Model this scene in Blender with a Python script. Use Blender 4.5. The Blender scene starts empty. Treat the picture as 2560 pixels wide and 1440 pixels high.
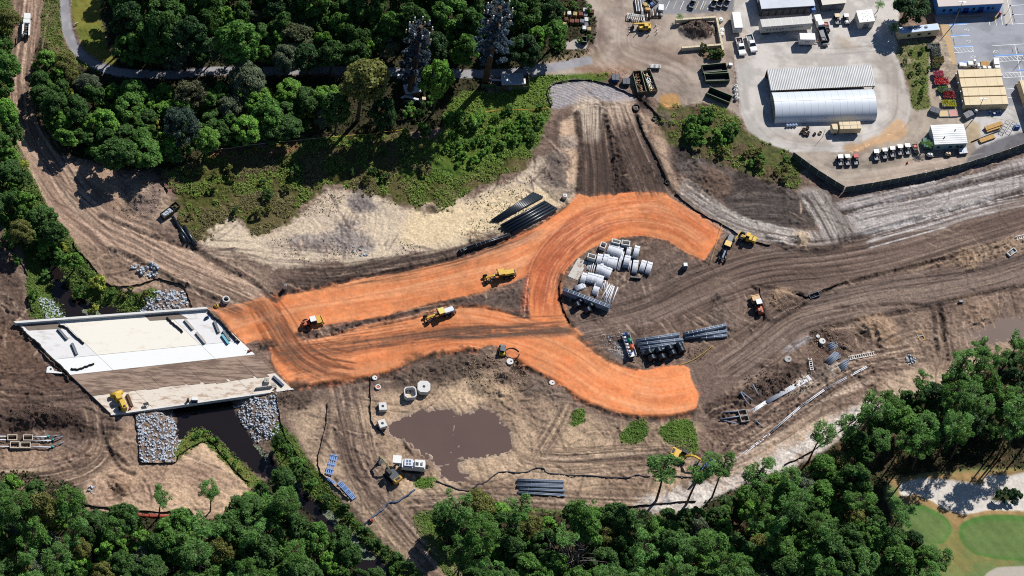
import bpy, math, random
import numpy as np
from mathutils import Vector, Matrix
random.seed(7); rng = np.random.default_rng(7)
SC = bpy.context.scene; COL = SC.collection
R = math.radians
# ---------------------------------------------------------------- camera
FPX, TH, RHO, ALT = 8300.0, R(31), R(13), 751.0
r0 = Vector((1,0,0)); f0 = Vector((0,math.sin(TH),-math.cos(TH))); u0 = Vector((0,math.cos(TH),math.sin(TH)))
RZ = Matrix.Rotation(-math.atan(math.tan(RHO)*math.cos(TH)),3,'Z')
CF = RZ@f0; CR = RZ@(r0*math.cos(RHO)+u0*math.sin(RHO)); CU = RZ@(u0*math.cos(RHO)-r0*math.sin(RHO))
CP = -CF*(ALT/math.cos(TH))
cd = bpy.data.cameras.new('camera'); cam = bpy.data.objects.new('camera',cd); COL.objects.link(cam)
M4 = Matrix((CR,CU,-CF)).transposed().to_4x4(); M4.translation = CP; cam.matrix_world = M4
cd.sensor_width = 36; cd.lens = 36*FPX/2560; cd.clip_start = 1; cd.clip_end = 8000
SC.camera = cam
# ---------------------------------------------------------------- sky, sun, exposure
SUN_EL = R(45); SDX, SDY = -0.59, -0.807            # shadows fall this way on the ground
w = bpy.data.worlds.new('World'); SC.world = w; w.use_nodes = True
nt = w.node_tree; bg = nt.nodes['Background']; sk = nt.nodes.new('ShaderNodeTexSky')
sk.sky_type = 'NISHITA'; sk.sun_disc = False; sk.sun_elevation = SUN_EL
sk.sun_rotation = math.atan2(-SDX,-SDY); sk.air_density = 1.0; sk.dust_density = 0.3; sk.ozone_density = 6.0
nt.links.new(sk.outputs[0],bg.inputs[0]); bg.inputs[1].default_value = 0.058
sl = bpy.data.lights.new('sun','SUN'); sl.energy = 4.6; sl.angle = R(0.53); sl.color = (1,0.965,0.91)
so = bpy.data.objects.new('sun',sl); COL.objects.link(so)
sd = Vector((SDX,SDY,-math.tan(SUN_EL)*math.hypot(SDX,SDY))).normalized()
so.rotation_euler = sd.to_track_quat('-Z','Y').to_euler(); so.location = (0,0,300)
SC.view_settings.view_transform = 'Standard'; SC.view_settings.look = 'None'
SC.view_settings.exposure = 0.35; SC.view_settings.gamma = 1
SC.cycles.max_bounces = 5; SC.cycles.diffuse_bounces = 2; SC.cycles.glossy_bounces = 2
SC.cycles.transmission_bounces = 3; SC.cycles.use_denoising = False; SC.cycles.filter_width = 1.05
KEXP = 1.45                                          # scene light on flat ground: display value / albedo
# ---------------------------------------------------------------- pixel of the photograph -> place on the ground
def P(x,y,z=0.0):
    d = CF*FPX+CR*(x-1280)-CU*(y-720); t = (z-CP.z)/d.z
    return Vector((CP.x+d.x*t,CP.y+d.y*t,z))
def PW(pts,z=0.0): return np.array([P(a,b,z)[:2] for a,b in pts],dtype=np.float64)
def lin(c):
    c = np.asarray(c,dtype=np.float64)/255.0
    return np.where(c<=0.04045,c/12.92,((c+0.055)/1.055)**2.4)
def alb(c,k=KEXP): return np.clip(lin(c)/k,0.004,0.86)
# ---------------------------------------------------------------- noise on arrays
_T = np.random.default_rng(11).random((256,256)).astype(np.float32)
def vn(x,y,s=0):
    x = x+s*17.31; y = y+s*9.77
    xi = np.floor(x).astype(np.int32); yi = np.floor(y).astype(np.int32)
    fx = (x-xi).astype(np.float32); fy = (y-yi).astype(np.float32)
    fx = fx*fx*(3-2*fx); fy = fy*fy*(3-2*fy)
    a = xi&255; b = (xi+1)&255; c = yi&255; d = (yi+1)&255
    return (_T[c,a]*(1-fx)+_T[c,b]*fx)*(1-fy)+(_T[d,a]*(1-fx)+_T[d,b]*fx)*fy
def fbm(x,y,o=4,s=0,g=0.5):
    t = 0; A = 1.0; n = 0
    for i in range(o):
        t = t+A*vn(x*2**i,y*2**i,s+i*3); n += A; A *= g
    return t/n
# ---------------------------------------------------------------- materials
MATS = {}
def mat(name,c,rough=0.6,metal=0.0,var=0.12,scale=1.5,bump=0.0,spec=0.4,k=KEXP):
    if name in MATS: return MATS[name]
    m = bpy.data.materials.new(name); m.use_nodes = True; n = m.node_tree; b = n.nodes['Principled BSDF']
    a = alb(c,k); 
    tc = n.nodes.new('ShaderNodeTexCoord'); no = n.nodes.new('ShaderNodeTexNoise'); no.inputs['Scale'].default_value = scale
    no.inputs['Detail'].default_value = 5
    n.links.new(tc.outputs['Object'],no.inputs['Vector'])
    mx = n.nodes.new('ShaderNodeMix'); mx.data_type = 'RGBA'
    mx.inputs[6].default_value = (*np.clip(a*(1-var*2),0,1),1); mx.inputs[7].default_value = (*np.clip(a*(1+var*1.4),0,1),1)
    n.links.new(no.outputs['Fac'],mx.inputs[0]); n.links.new(mx.outputs[2],b.inputs['Base Color'])
    b.inputs['Roughness'].default_value = rough; b.inputs['Metallic'].default_value = metal
    b.inputs['Specular IOR Level'].default_value = spec
    if bump:
        bp = n.nodes.new('ShaderNodeBump'); bp.inputs['Strength'].default_value = bump; bp.inputs['Distance'].default_value = 0.1
        n.links.new(no.outputs['Fac'],bp.inputs['Height']); n.links.new(bp.outputs[0],b.inputs['Normal'])
    MATS[name] = m; return m
# ---------------------------------------------------------------- mesh builder
def rotz(v,a): c,s = math.cos(a),math.sin(a); return (v[0]*c-v[1]*s,v[0]*s+v[1]*c)
class MB:
    def __init__(s): s.v = []; s.f = []; s.sm = []
    def add(s,vs,fs,smooth=False):
        o = len(s.v); s.v += [tuple(p) for p in vs]; s.f += [tuple(i+o for i in q) for q in fs]; s.sm += [smooth]*len(fs); return s
    def box(s,cx,cy,z0,lx,ly,h,rz=0,taper=1.0,bev=0.0,ry=0.0):
        # axis box from z0 up, optional chamfer on the upright and top edges
        if bev<=0:
            q = [(-lx/2,-ly/2,0),(lx/2,-ly/2,0),(lx/2,ly/2,0),(-lx/2,ly/2,0)]
            t = [(x*taper,y*taper,h) for x,y,_ in q]; vs = q+t
            fs = [(3,2,1,0),(4,5,6,7),(0,1,5,4),(1,2,6,5),(2,3,7,6),(3,0,4,7)]
        else:
            b = min(bev,lx*.45,ly*.45,h*.45)
            def ring(e,z,tp=1.0):
                a,c = lx/2-e,ly/2-e
                return [(x*tp,y*tp,z) for x,y in ((-a+b,-c),(a-b,-c),(a,-c+b),(a,c-b),(a-b,c),(-a+b,c),(-a,c-b),(-a,-c+b))]
            vs = ring(0,0)+ring(0,h-b,taper)+ring(b*.7,h,taper)
            fs = [tuple(range(7,-1,-1)),tuple(range(16,24))]
            for k in (0,8):
                fs += [(k+i,k+(i+1)%8,k+8+(i+1)%8,k+8+i) for i in range(8)]
        out = []
        for x,y,z in vs:
            if ry: x,z = x*math.cos(ry)+z*math.sin(ry),-x*math.sin(ry)+z*math.cos(ry)
            a,b2 = rotz((x,y),rz); out.append((a+cx,b2+cy,z+z0))
        return s.add(out,fs)
    def prism(s,poly,z0,z1):
        n = len(poly); A = sum(poly[i][0]*poly[(i+1)%n][1]-poly[(i+1)%n][0]*poly[i][1] for i in range(n))
        if A<0: poly = poly[::-1]
        vs = [(x,y,z0) for x,y in poly]+[(x,y,z1) for x,y in poly]
        return s.add(vs,[tuple(range(n-1,-1,-1)),tuple(range(n,2*n))]+[(i,(i+1)%n,n+(i+1)%n,n+i) for i in range(n)])
    def side(s,prof,y0,y1):
        # profile in x,z pushed along y
        n = len(prof); A = sum(prof[i][0]*prof[(i+1)%n][1]-prof[(i+1)%n][0]*prof[i][1] for i in range(n))
        if A<0: prof = prof[::-1]
        vs = [(x,y0,z) for x,z in prof]+[(x,y1,z) for x,z in prof]
        return s.add(vs,[tuple(range(n)),tuple(range(2*n-1,n-1,-1))]+[((i+1)%n,i,n+i,n+(i+1)%n) for i in range(n)])
    def cyl(s,a,b,ra,rb=None,n=12,caps=True,smooth=True):
        rb = ra if rb is None else rb
        a = Vector(a); b = Vector(b); d = (b-a).normalized()
        u = d.orthogonal().normalized(); w2 = d.cross(u); vs = []
        for c,r in ((a,ra),(b,rb)):
            for i in range(n):
                t = 2*math.pi*i/n; vs.append(c+u*(r*math.cos(t))+w2*(r*math.sin(t)))
        o = len(s.v); s.add(vs,[(i,(i+1)%n,n+(i+1)%n,n+i) for i in range(n)],smooth)
        if caps: s.f += [tuple(o+i for i in range(n-1,-1,-1)),tuple(o+n+i for i in range(n))]; s.sm += [False,False]
        return s
    def ring(s,a,b,r1,r2,n=14):
        # pipe with wall: outer r1, inner r2
        a = Vector(a); b = Vector(b); d = (b-a).normalized(); u = d.orthogonal().normalized(); w2 = d.cross(u); vs = []
        for c,r in ((a,r1),(b,r1),(b,r2),(a,r2)):
            for i in range(n):
                t = 2*math.pi*i/n; vs.append(c+u*(r*math.cos(t))+w2*(r*math.sin(t)))
        fs = []
        for k in range(4):
            for i in range(n): fs.append((k*n+i,k*n+(i+1)%n,((k+1)%4)*n+(i+1)%n,((k+1)%4)*n+i))
        return s.add(vs,fs,True)
    def tube(s,pts,r,n=8,caps=True):
        pts = [Vector(p) for p in pts]; o = len(s.v); m = len(pts); up = Vector((0,0,1))
        for k,p in enumerate(pts):
            d = (pts[min(k+1,m-1)]-pts[max(k-1,0)]).normalized()
            u = d.cross(up); u = u.normalized() if u.length>1e-4 else Vector((1,0,0)); w2 = u.cross(d)
            rr = r[k] if hasattr(r,'__len__') else r
            for i in range(n):
                t = 2*math.pi*i/n; s.v.append(tuple(p+u*(rr*math.cos(t))+w2*(rr*math.sin(t))))
        for k in range(m-1):
            for i in range(n):
                s.f.append((o+k*n+i,o+k*n+(i+1)%n,o+(k+1)*n+(i+1)%n,o+(k+1)*n+i)); s.sm.append(True)
        if caps:
            s.f += [tuple(o+i for i in range(n-1,-1,-1)),tuple(o+(m-1)*n+i for i in range(n))]; s.sm += [False,False]
        return s
    def frame(s,cx,cy,z0,lx,ly,h,t,rz=0):
        # open-topped box walls
        o = len(s.v)
        s.box(cx,cy,z0,lx,t,h,rz); q = s.v[o:]; s.v[o:] = []; del s.f[-6:]; del s.sm[-6:]
        for (x,y,a,b) in ((0,-(ly-t)/2,lx,t),(0,(ly-t)/2,lx,t),(-(lx-t)/2,0,t,ly-2*t),((lx-t)/2,0,t,ly-2*t)):
            p = rotz((x,y),rz); s.box(cx+p[0],cy+p[1],z0,a,b,h,rz)
        return s
    def mesh(s,name):
        me = bpy.data.meshes.new(name); me.from_pydata(s.v,[],s.f); me.polygons.foreach_set('use_smooth',s.sm); me.update(); return me
    def build(s,name,m,parent=None,loc=None,rz=0):
        return ob(name,s.mesh(name),m,parent,loc,rz)
def ob(name,me,m=None,parent=None,loc=None,rz=0):
    if m is not None and not me.materials: me.materials.append(m)
    o = bpy.data.objects.new(name,me); COL.objects.link(o)
    if parent is not None: o.parent = parent
    if loc is not None: o.location = loc
    if rz: o.rotation_euler = (0,0,rz)
    return o
def tag(o,label,cat,group=None,kind=None):
    if label: o['label'] = label
    if cat: o['category'] = cat
    if group: o['group'] = group
    if kind: o['kind'] = kind
    return o
def struct(o,label=None):
    o['kind'] = 'structure'
    if label: o['label'] = label
    return o
def thing(name,label,cat,loc,rz=0,group=None):
    o = bpy.data.objects.new(name,None); COL.objects.link(o); o.location = loc; o.rotation_euler = (0,0,rz)
    o.empty_display_size = 0.5
    return tag(o,label,cat,group)
def kids(o): return [c for c in COL.objects if c.parent is o]
def copy_tree(o,loc,rz=None,label=None,sub=None):
    c = o.copy(); COL.objects.link(c); c.location = loc
    if rz is not None: c.rotation_euler = (0,0,rz)
    if label: c['label'] = label
    for k in (sub if sub is not None else list(o.children)):
        d = k.copy(); COL.objects.link(d); d.parent = c
        for g in list(k.children):
            e = g.copy(); COL.objects.link(e); e.parent = d
    return c
def head(a,b):
    # world heading of the line from pixel a to pixel b
    d = P(*b)-P(*a); return math.atan2(d.y,d.x)
# ---------------------------------------------------------------- the ground as one height field, cut into named surfaces
ST = 0.25
cn = [P(*c) for c in ((-50,-55),(2610,-55),(-50,1495),(2610,1495))]
GX0 = min(c.x for c in cn); GX1 = max(c.x for c in cn); GY0 = min(c.y for c in cn); GY1 = max(c.y for c in cn)
NX = int((GX1-GX0)/ST)+1; NY = int((GY1-GY0)/ST)+1
gx = GX0+ST*np.arange(NX); gy = GY0+ST*np.arange(NY)
X,Y = np.meshgrid(gx.astype(np.float32),gy.astype(np.float32))
def sdf(pw,band=6.0):
    par = np.zeros((NY,NX+1),np.int8); D = np.full((NY,NX),band,np.float32); n = len(pw)
    for i in range(n):
        x1,y1 = pw[i]; x2,y2 = pw[(i+1)%n]
        if y1!=y2:
            j0 = max(0,int(math.ceil((min(y1,y2)-GY0)/ST))); j1 = min(NY-1,int(math.ceil((max(y1,y2)-GY0)/ST))-1)
            if j1>=j0:
                j = np.arange(j0,j1+1); xi = x1+(gy[j]-y1)/(y2-y1)*(x2-x1)
                k = np.clip(np.ceil((xi-GX0)/ST).astype(int),0,NX); par[j,k] ^= 1
        seg(D,None,None,x1,y1,x2,y2,band,0)
    ins = (np.cumsum(par[:,:NX],axis=1)&1).astype(bool)
    D[ins] *= -1
    return D
def seg(D,S,T,x1,y1,x2,y2,band,s0):
    a0 = max(0,int((min(x1,x2)-band-GX0)/ST)); a1 = min(NX,int((max(x1,x2)+band-GX0)/ST)+2)
    b0 = max(0,int((min(y1,y2)-band-GY0)/ST)); b1 = min(NY,int((max(y1,y2)+band-GY0)/ST)+2)
    if a1<=a0 or b1<=b0: return
    xx = X[b0:b1,a0:a1]-np.float32(x1); yy = Y[b0:b1,a0:a1]-np.float32(y1)
    dx,dy = x2-x1,y2-y1; L2 = dx*dx+dy*dy+1e-9; L = math.sqrt(L2)
    t = np.clip((xx*dx+yy*dy)/L2,0,1); ex = xx-t*dx; ey = yy-t*dy; d = np.sqrt(ex*ex+ey*ey)
    sub = D[b0:b1,a0:a1]; m = d<sub
    sub[m] = d[m]
    if S is not None:
        S[b0:b1,a0:a1][m] = (s0+t*L)[m]
        T[b0:b1,a0:a1][m] = (((dx*yy-dy*xx)>0)*2-1)[m]*d[m]
def smooth(pts,k=6):
    # Catmull-Rom through the traced points
    p = np.array(pts,float); q = np.vstack([2*p[0]-p[1],p,2*p[-1]-p[-2]]); out = []
    for i in range(1,len(q)-2):
        for t in np.linspace(0,1,k,endpoint=False):
            a,b,c,d = q[i-1],q[i],q[i+1],q[i+2]
            out.append(0.5*(2*b+(c-a)*t+(2*a-5*b+4*c-d)*t*t+(3*b-a-3*c+d)*t**3))
    out.append(q[-2]); return np.array(out)
def smooth_closed(pts,k=4):
    p = np.array(pts,float); n = len(p); out = []
    for i in range(n):
        a,b,c,d = p[i-1],p[i],p[(i+1)%n],p[(i+2)%n]
        for t in np.linspace(0,1,k,endpoint=False):
            out.append(0.5*(2*b+(c-a)*t+(2*a-5*b+4*c-d)*t*t+(3*b-a-3*c+d)*t**3))
    return np.array(out)
def line(pw,band):
    D = np.full((NY,NX),band,np.float32); S = np.zeros((NY,NX),np.float32); T = np.zeros((NY,NX),np.float32); s = 0
    for i in range(len(pw)-1):
        x1,y1 = pw[i]; x2,y2 = pw[i+1]; seg(D,S,T,x1,y1,x2,y2,band,s); s += math.hypot(x2-x1,y2-y1)
    return D,S,T
# noise fields shared by the whole ground
n1 = fbm(X*0.9,Y*0.9,4,1); n2 = fbm(X*0.16,Y*0.16,4,2); n3 = fbm(X*0.045,Y*0.045,3,3); n4 = vn(X*2.9,Y*2.9,5); n5 = fbm(X*0.35,Y*0.35,4,8)
EDGE = (n1-0.5)*2+(n2-0.5)*2
HT = np.zeros((NY,NX),np.float32); ROUGH = np.full((NY,NX),0.24,np.float32)
CC = np.empty((NY,NX,3),np.float32); CC[:] = alb((116,96,83))
LAB = np.zeros((NY,NX),np.int8); NAMES = ['ground']
FLOW = np.zeros((NY,NX),np.float32)   # where the flow streaks live
def cover(w,c,var=0.0):
    c = np.asarray(alb(c),np.float32); w = w[...,None]
    CC[:] = CC*(1-w)+c*w
def region(pts,c,name=None,edge=0.6,soft=0.5,rough=None,round_=True,alpha=1.0,z=None,zs=1.0,c2=None):
    pw = PW(pts); pw = smooth_closed(pw) if round_ else pw
    d = sdf(pw); dd = d+EDGE*edge; w = np.clip(0.5-dd/(2*soft),0,1)*alpha
    if c is not None: cover(w,c)
    if c2 is not None: cover(w*np.clip((n2-0.42)*5+(n1-0.5)*2,0,1),c2)
    if name:
        if name not in NAMES: NAMES.append(name)
        LAB[dd<0] = NAMES.index(name)
    if rough is not None: ROUGH[:] = ROUGH*(1-w)+rough*w
    if z is not None:
        wz = np.clip(0.5-d/(2*zs),0,1); wz = wz*wz*(3-2*wz); HT[:] = HT*(1-wz)+z*wz
    return d
def strip(pts,hw,c=None,name=None,edge=0.3,soft=0.4,z=0.0,zw=None,rough=None,alpha=1.0,sm=True,endfade=0.0):
    pw = PW(pts); pw = smooth(pw) if sm else pw
    zw = zw or hw; d,S,T = line(pw,max(hw,zw)*1.6+2)
    dd = d-hw+EDGE*edge; w = np.clip(0.5-dd/(2*soft),0,1)*alpha
    if c is not None: cover(w,c)
    if name:
        if name not in NAMES: NAMES.append(name)
        LAB[dd<0] = NAMES.index(name)
    if rough is not None: ROUGH[:] = ROUGH*(1-w)+rough*w
    if z: q = np.clip(1-d/zw,0,1); HT[:] += z*q*q*(3-2*q)*(0.7+0.6*n1)
    return d,S,T
def streaks(pts,hw,dark,light,amp=0.7,rut=0.05,across=1.1,along=0.05,seed=0,fade=2.5,thr=0.5,mask=None):
    # wheel-drawn streaks along a course: colour of turned-up soil and shallow ruts
    pw = smooth(PW(pts)); d,S,T = line(pw,hw+fade); SM = S.max(); m = (True if mask is None else mask)& (d<hw+fade)&(S>0.01)&(S<SM-0.01)
    T2 = T[m]+(vn(S[m]*0.09,S[m]*0.0,seed)-0.5)*2.2; s = S[m]
    f = fbm(T2*across,s*along,4,seed+40,0.6); g = fbm(T2*across*2.4,s*along*2,3,seed+70,0.6)
    wt = np.clip((hw+fade-d[m])/fade,0,1)*amp*np.clip(np.minimum(s,SM-s)/4+0.15,0,1)
    a = np.clip((f-thr)*6,0,1)*wt; b = np.clip((thr-0.05-f)*5,0,1)*wt; e = np.clip((g-0.56)*8,0,1)*wt*0.75
    c = CC[m]
    for q,col in ((a,dark),(b,light),(e,dark)):
        if col is not None: c = c*(1-q[:,None])+np.asarray(alb(col),np.float32)*q[:,None]
    CC[m] = c; HT[m] -= (rut*((f-0.5)*3+(g-0.5)*2.2)*wt).astype(np.float32)
SOIL = (116,96,83)
# ---------------------------------------------------------------- soils, grass and paving, traced from the photograph
wat = PW([(100,640),(137,743),(165,795),(300,910),(437,1023),(443,1060),(450,1093),(467,1080),(507,1067),(540,1093),(593,1143),(640,1183),(667,1192),(720,1235),(790,1300),(850,1360),(900,1440),(930,1500),(1020,1500),(985,1440),(930,1380),(880,1330),(800,1265),(713,1187),(677,1137),(640,1117),(617,1077),(593,1043),(577,1003),(460,900),(345,795),(353,780),(303,783),(293,770),(253,770),(213,750),(187,740),(160,690),(130,640)],-2.0)
D_CANAL = sdf(wat,9.0)
# broad tone changes of the bare soil
cover(np.clip((n3-0.5)*3,0,1)*0.55,(150,128,108)); cover(np.clip((0.47-n3)*4,0,1)*0.5,(92,76,66)); cover(np.clip((n5-0.55)*5,0,1)*0.5,(140,118,100)); cover(np.clip((0.42-n5)*6,0,1)*0.5,(86,71,62))
# pale sand field north of the clay road
region([(500,600),(520,560),(590,545),(640,590),(720,560),(790,500),(830,470),(880,480),(950,490),(1010,520),(1090,520),(1150,500),(1220,470),(1300,440),(1350,400),(1420,380),(1440,440),(1445,485),(1400,520),(1340,555),(1280,580),(1150,612),(1060,634),(980,645),(900,655),(800,660),(720,668),(660,655),(600,630),(540,620)],(214,194,166),edge=2.2,soft=1.2,rough=0.15,c2=(192,172,150))
region([(1040,520),(1150,505),(1260,470),(1330,470),(1420,490),(1380,530),(1280,575),(1160,600),(1060,615),(1000,600)],(228,204,166),edge=1.6,soft=2,rough=0.12)
for p in ([(780,600),(840,575),(920,585),(930,625),(860,640),(800,632)],[(720,600),(760,590),(800,600),(770,625),(730,620)],[(880,495),(930,500),(950,525),(900,530)],[(840,560),(890,550),(900,570),(850,580)]):
    region(p,(132,122,118),edge=1.6,soft=1.2,alpha=0.8,rough=0.35)
region([(290,430),(380,450),(420,480),(440,540),(400,560),(330,540),(280,500)],(168,144,122),edge=1.5,soft=1.5,rough=0.35,c2=(120,102,92))
# west dirt bank by the haul road
region([(170,590),(250,600),(330,640),(420,690),(450,700),(400,720),(300,735),(255,700),(215,640)],(160,134,110),edge=1,soft=1,c2=(130,108,90))
# ground round the muddy basin, and the tan flats of the south side
region([(930,985),(1020,985),(1100,960),(1180,925),(1300,965),(1400,1005),(1480,1045),(1560,1065),(1740,1065),(1740,1140),(1700,1200),(1640,1255),(1400,1262),(1120,1262),(1000,1275),(950,1200),(900,1100),(880,1010)],(176,150,122),edge=1.8,soft=1.5,c2=(140,117,97))
region([(1100,980),(1160,960),(1220,1000),(1180,1025),(1120,1020)],(196,168,136),edge=1.2,soft=1.5)
region([(740,1075),(720,1040),(750,1025),(830,1015),(835,1100),(860,1160),(920,1230),(960,1290),(1030,1340),(1160,1460),(1080,1460),(930,1330),(880,1270),(800,1190),(770,1130)],(178,152,124),edge=1.0,soft=1.0,c2=(146,124,104))
region([(215,1275),(240,1180),(330,1162),(440,1145),(480,1112),(520,1108),(560,1150),(622,1212),(600,1252),(560,1300),(400,1282)],(190,160,130),edge=1.0,soft=1.0,c2=(160,132,110))
region([(0,1130),(60,1120),(140,1130),(240,1110),(330,1060),(335,1150),(250,1190),(150,1200),(0,1190)],(160,132,108),edge=2,soft=1.5,c2=(116,94,80))
region([(0,1010),(120,1005),(215,1050),(210,1080),(150,1085),(90,1075),(0,1085)],(78,62,54),edge=1.5,soft=1.5,rough=0.5)
region([(-40,800),(45,805),(120,920),(180,950),(100,990),(-40,985)],(104,82,68),edge=1.0,soft=1.0,rough=0.35)
# south-east strip, white sand along the wood
region([(1700,1240),(1800,1195),(1900,1120),(2050,1020),(2130,955),(2250,925),(2400,900),(2560,830),(2620,860),(2440,940),(2300,990),(2180,1030),(2100,1090),(1980,1165),(1850,1195)],(176,152,128),edge=1.5,soft=1.5,c2=(142,118,98))
region([(1600,1250),(1700,1235),(1850,1185),(1980,1122),(2080,1060),(2150,1018),(2200,1030),(2110,1095),(1980,1170),(1880,1200),(1780,1275),(1640,1275)],(226,216,206),edge=2.2,soft=1.2,c2=(170,150,132))
region([(1720,1100),(1800,1060),(1900,990),(2000,930),(2120,900),(2200,870),(2300,880),(2250,920),(2120,950),(2000,1040),(1860,1130),(1760,1160)],(122,100,86),edge=1.5,soft=1.5,rough=0.4)
region([(1960,865),(2010,840),(2035,830),(2030,845),(1990,870),(1965,880)],(160,154,150),edge=0.6,soft=0.8)
region([(1990,955),(2060,905),(2110,905),(2080,945),(2000,985)],(205,190,170),edge=1.5,soft=1.2)
region([(690,738),(783,724),(900,696),(1007,675),(1120,651),(1215,622),(1250,598),(1150,617),(1060,638),(980,650),(900,664),(800,690),(715,700)],(88,72,63),edge=0.8,soft=0.8,rough=0.3)
region([(1760,1010),(1830,985),(1930,945),(1985,905),(2010,925),(1960,975),(1860,1030),(1790,1045)],(76,62,54),edge=1.2,soft=0.8,rough=0.5)
region([(900,915),(980,935),(1080,895),(1180,885),(1250,900),(1220,940),(1120,945),(1000,950)],(92,76,66),edge=1.5,soft=1.0,rough=0.45)
# grey haul lanes to the east
region([(2085,530),(2110,500),(2300,470),(2440,435),(2620,380),(2620,500),(2450,512),(2350,545),(2240,575),(2133,600),(2100,610)],(166,157,150),edge=0.6,soft=0.7,rough=0.12)
region([(1990,480),(2065,480),(2140,575),(2105,610),(2070,612),(2035,545)],(150,139,129),edge=0.6,soft=0.7,rough=0.15)
region([(1690,480),(1740,500),(1830,570),(1900,590),(2000,612),(2090,612),(2040,582),(1900,560),(1830,530),(1760,480),(1722,448)],(164,152,140),edge=0.8,soft=0.7,c2=(130,116,104))
region([(1810,492),(1900,485),(2020,490),(2035,560),(1990,570),(1860,548)],(80,71,65),edge=0.8,soft=0.8,rough=0.25)
region([(1560,690),(1700,640),(1800,660),(1760,720),(1600,790),(1470,800),(1500,740)],(104,88,78),edge=2,soft=2,alpha=0.8)
# the two dark haul roads
region([(1425,815),(1560,775),(1700,700),(1800,655),(1920,622),(1993,627),(2080,617),(2133,605),(2240,579),(2353,549),(2620,470),(2620,572),(2483,605),(2353,639),(2253,668),(2187,684),(2087,712),(2027,739),(1987,732),(1920,714),(1870,720),(1860,790),(1890,830),(1940,790),(1987,767),(2053,733),(2153,703),(2253,680),(2373,667),(2453,657),(2620,610),(2620,705),(2500,723),(2420,740),(2337,757),(2253,777),(2187,793),(2107,807),(2020,833),(1920,895),(1830,970),(1745,1010),(1722,925),(1700,905),(1790,850),(1820,830),(1800,790),(1700,790),(1600,800),(1460,838)],(113,94,82),'haul_road',edge=0.5,soft=0.8,rough=0.10)
region([(2060,735),(2160,706),(2255,683),(2373,670),(2453,660),(2620,613),(2620,702),(2500,720),(2420,737),(2337,754),(2253,774),(2187,790),(2107,804),(2020,830),(1920,890),(1850,950),(1850,900),(1950,820)],(132,114,101),edge=1.2,soft=1.5,alpha=.85)
region([(2027,739),(2087,712),(2187,684),(2253,668),(2353,639),(2483,605),(2620,570),(2620,612),(2453,655),(2373,665),(2253,678),(2153,701),(2053,731)],(150,126,104),edge=0.8,soft=0.6,rough=0.4)
# vegetated ground
region([(405,430),(470,380),(560,385),(700,350),(800,340),(900,330),(1000,330),(1060,350),(1130,330),(1250,270),(1360,270),(1370,310),(1330,370),(1300,425),(1200,470),(1090,520),(1010,515),(950,490),(880,475),(830,465),(790,490),(720,555),(640,585),(590,545),(530,560),(500,600),(470,590),(440,530),(430,480)],(108,98,64),'scrub_field',edge=2.0,soft=0.8,rough=0.3,c2=(82,84,40))
region([(1000,420),(1130,320),(1180,260),(1250,240),(1330,195),(1380,210),(1370,250),(1378,280),(1365,320),(1330,375),(1250,405),(1150,445),(1060,460)],(92,112,44),'scrub_field',edge=1.5,soft=0.8,c2=(70,96,34))
region([(1330,192),(1440,180),(1520,178),(1505,205),(1420,206),(1380,215),(1365,225)],(88,112,44),'scrub_field',edge=0.8,soft=0.6)
region([(525,385),(620,372),(760,352),(765,368),(640,388),(545,402)],(150,104,78),edge=1.0,soft=0.8)
region([(407,430),(445,425),(452,470),(430,487),(412,470)],(128,98,86),edge=0.5,soft=0.4)
region([(-40,-60),(36,-60),(32,83),(27,217),(35,333),(60,390),(83,440),(103,480),(130,530),(157,567),(183,607),(213,647),(250,693),(277,717),(340,733),(380,722),(395,735),(360,770),(330,800),(100,800),(70,740),(60,640),(20,600),(0,560),(-40,560)],(84,100,46),'grass_verge',edge=0.7,soft=0.5,rough=0.35,c2=(62,84,34))
region([(-40,560),(20,610),(45,700),(70,790),(40,800),(-40,800)],(98,80,68),edge=1.0,soft=0.8,rough=0.4)
region([(455,1090),(480,1062),(522,1068),(655,1195),(622,1215),(560,1152),(520,1108),(490,1112),(445,1148),(430,1130)],(96,110,46),'grass_verge',edge=0.7,soft=0.5,c2=(124,120,62))
region([(690,1060),(730,1090),(770,1150),(860,1260),(960,1360),(1080,1460),(960,1460),(830,1320),(760,1240),(715,1180),(680,1120)],(80,98,42),'grass_verge',edge=0.7,soft=0.6,c2=(104,116,54))
region([(1035,1300),(1080,1272),(1250,1267),(1420,1277),(1500,1288),(1600,1460),(1170,1460),(1070,1370)],(84,112,40),'grass_verge',edge=0.7,soft=0.6,c2=(66,92,34))
for p in ([(1550,1085),(1590,1047),(1617,1052),(1622,1085),(1600,1108),(1560,1110)],[(1650,1066),(1720,1047),(1742,1110),(1735,1130),(1690,1125),(1660,1100)],[(1425,1060),(1440,1025),(1462,1030),(1450,1062)],[(1045,1195),(1085,1195),(1075,1215),(1045,1220)]):
    region(p,(84,116,42),'grass_patch',edge=0.9,soft=0.5,c2=(66,94,34))
region([(1635,325),(1655,255),(1690,250),(1710,268),(1755,253),(1800,263),(1850,300),(1870,335),(1980,380),(1995,470),(1900,445),(1830,420),(1740,400),(1700,370)],(92,96,54),'scrub_field',edge=1.4,soft=0.7,c2=(100,84,64))
region([(1690,370),(1740,385),(1830,425),(1900,450),(1985,475),(1960,490),(1830,478),(1740,450),(1690,425)],(64,56,52),edge=1.6,soft=1.0,rough=0.4,c2=(96,86,80))
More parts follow.
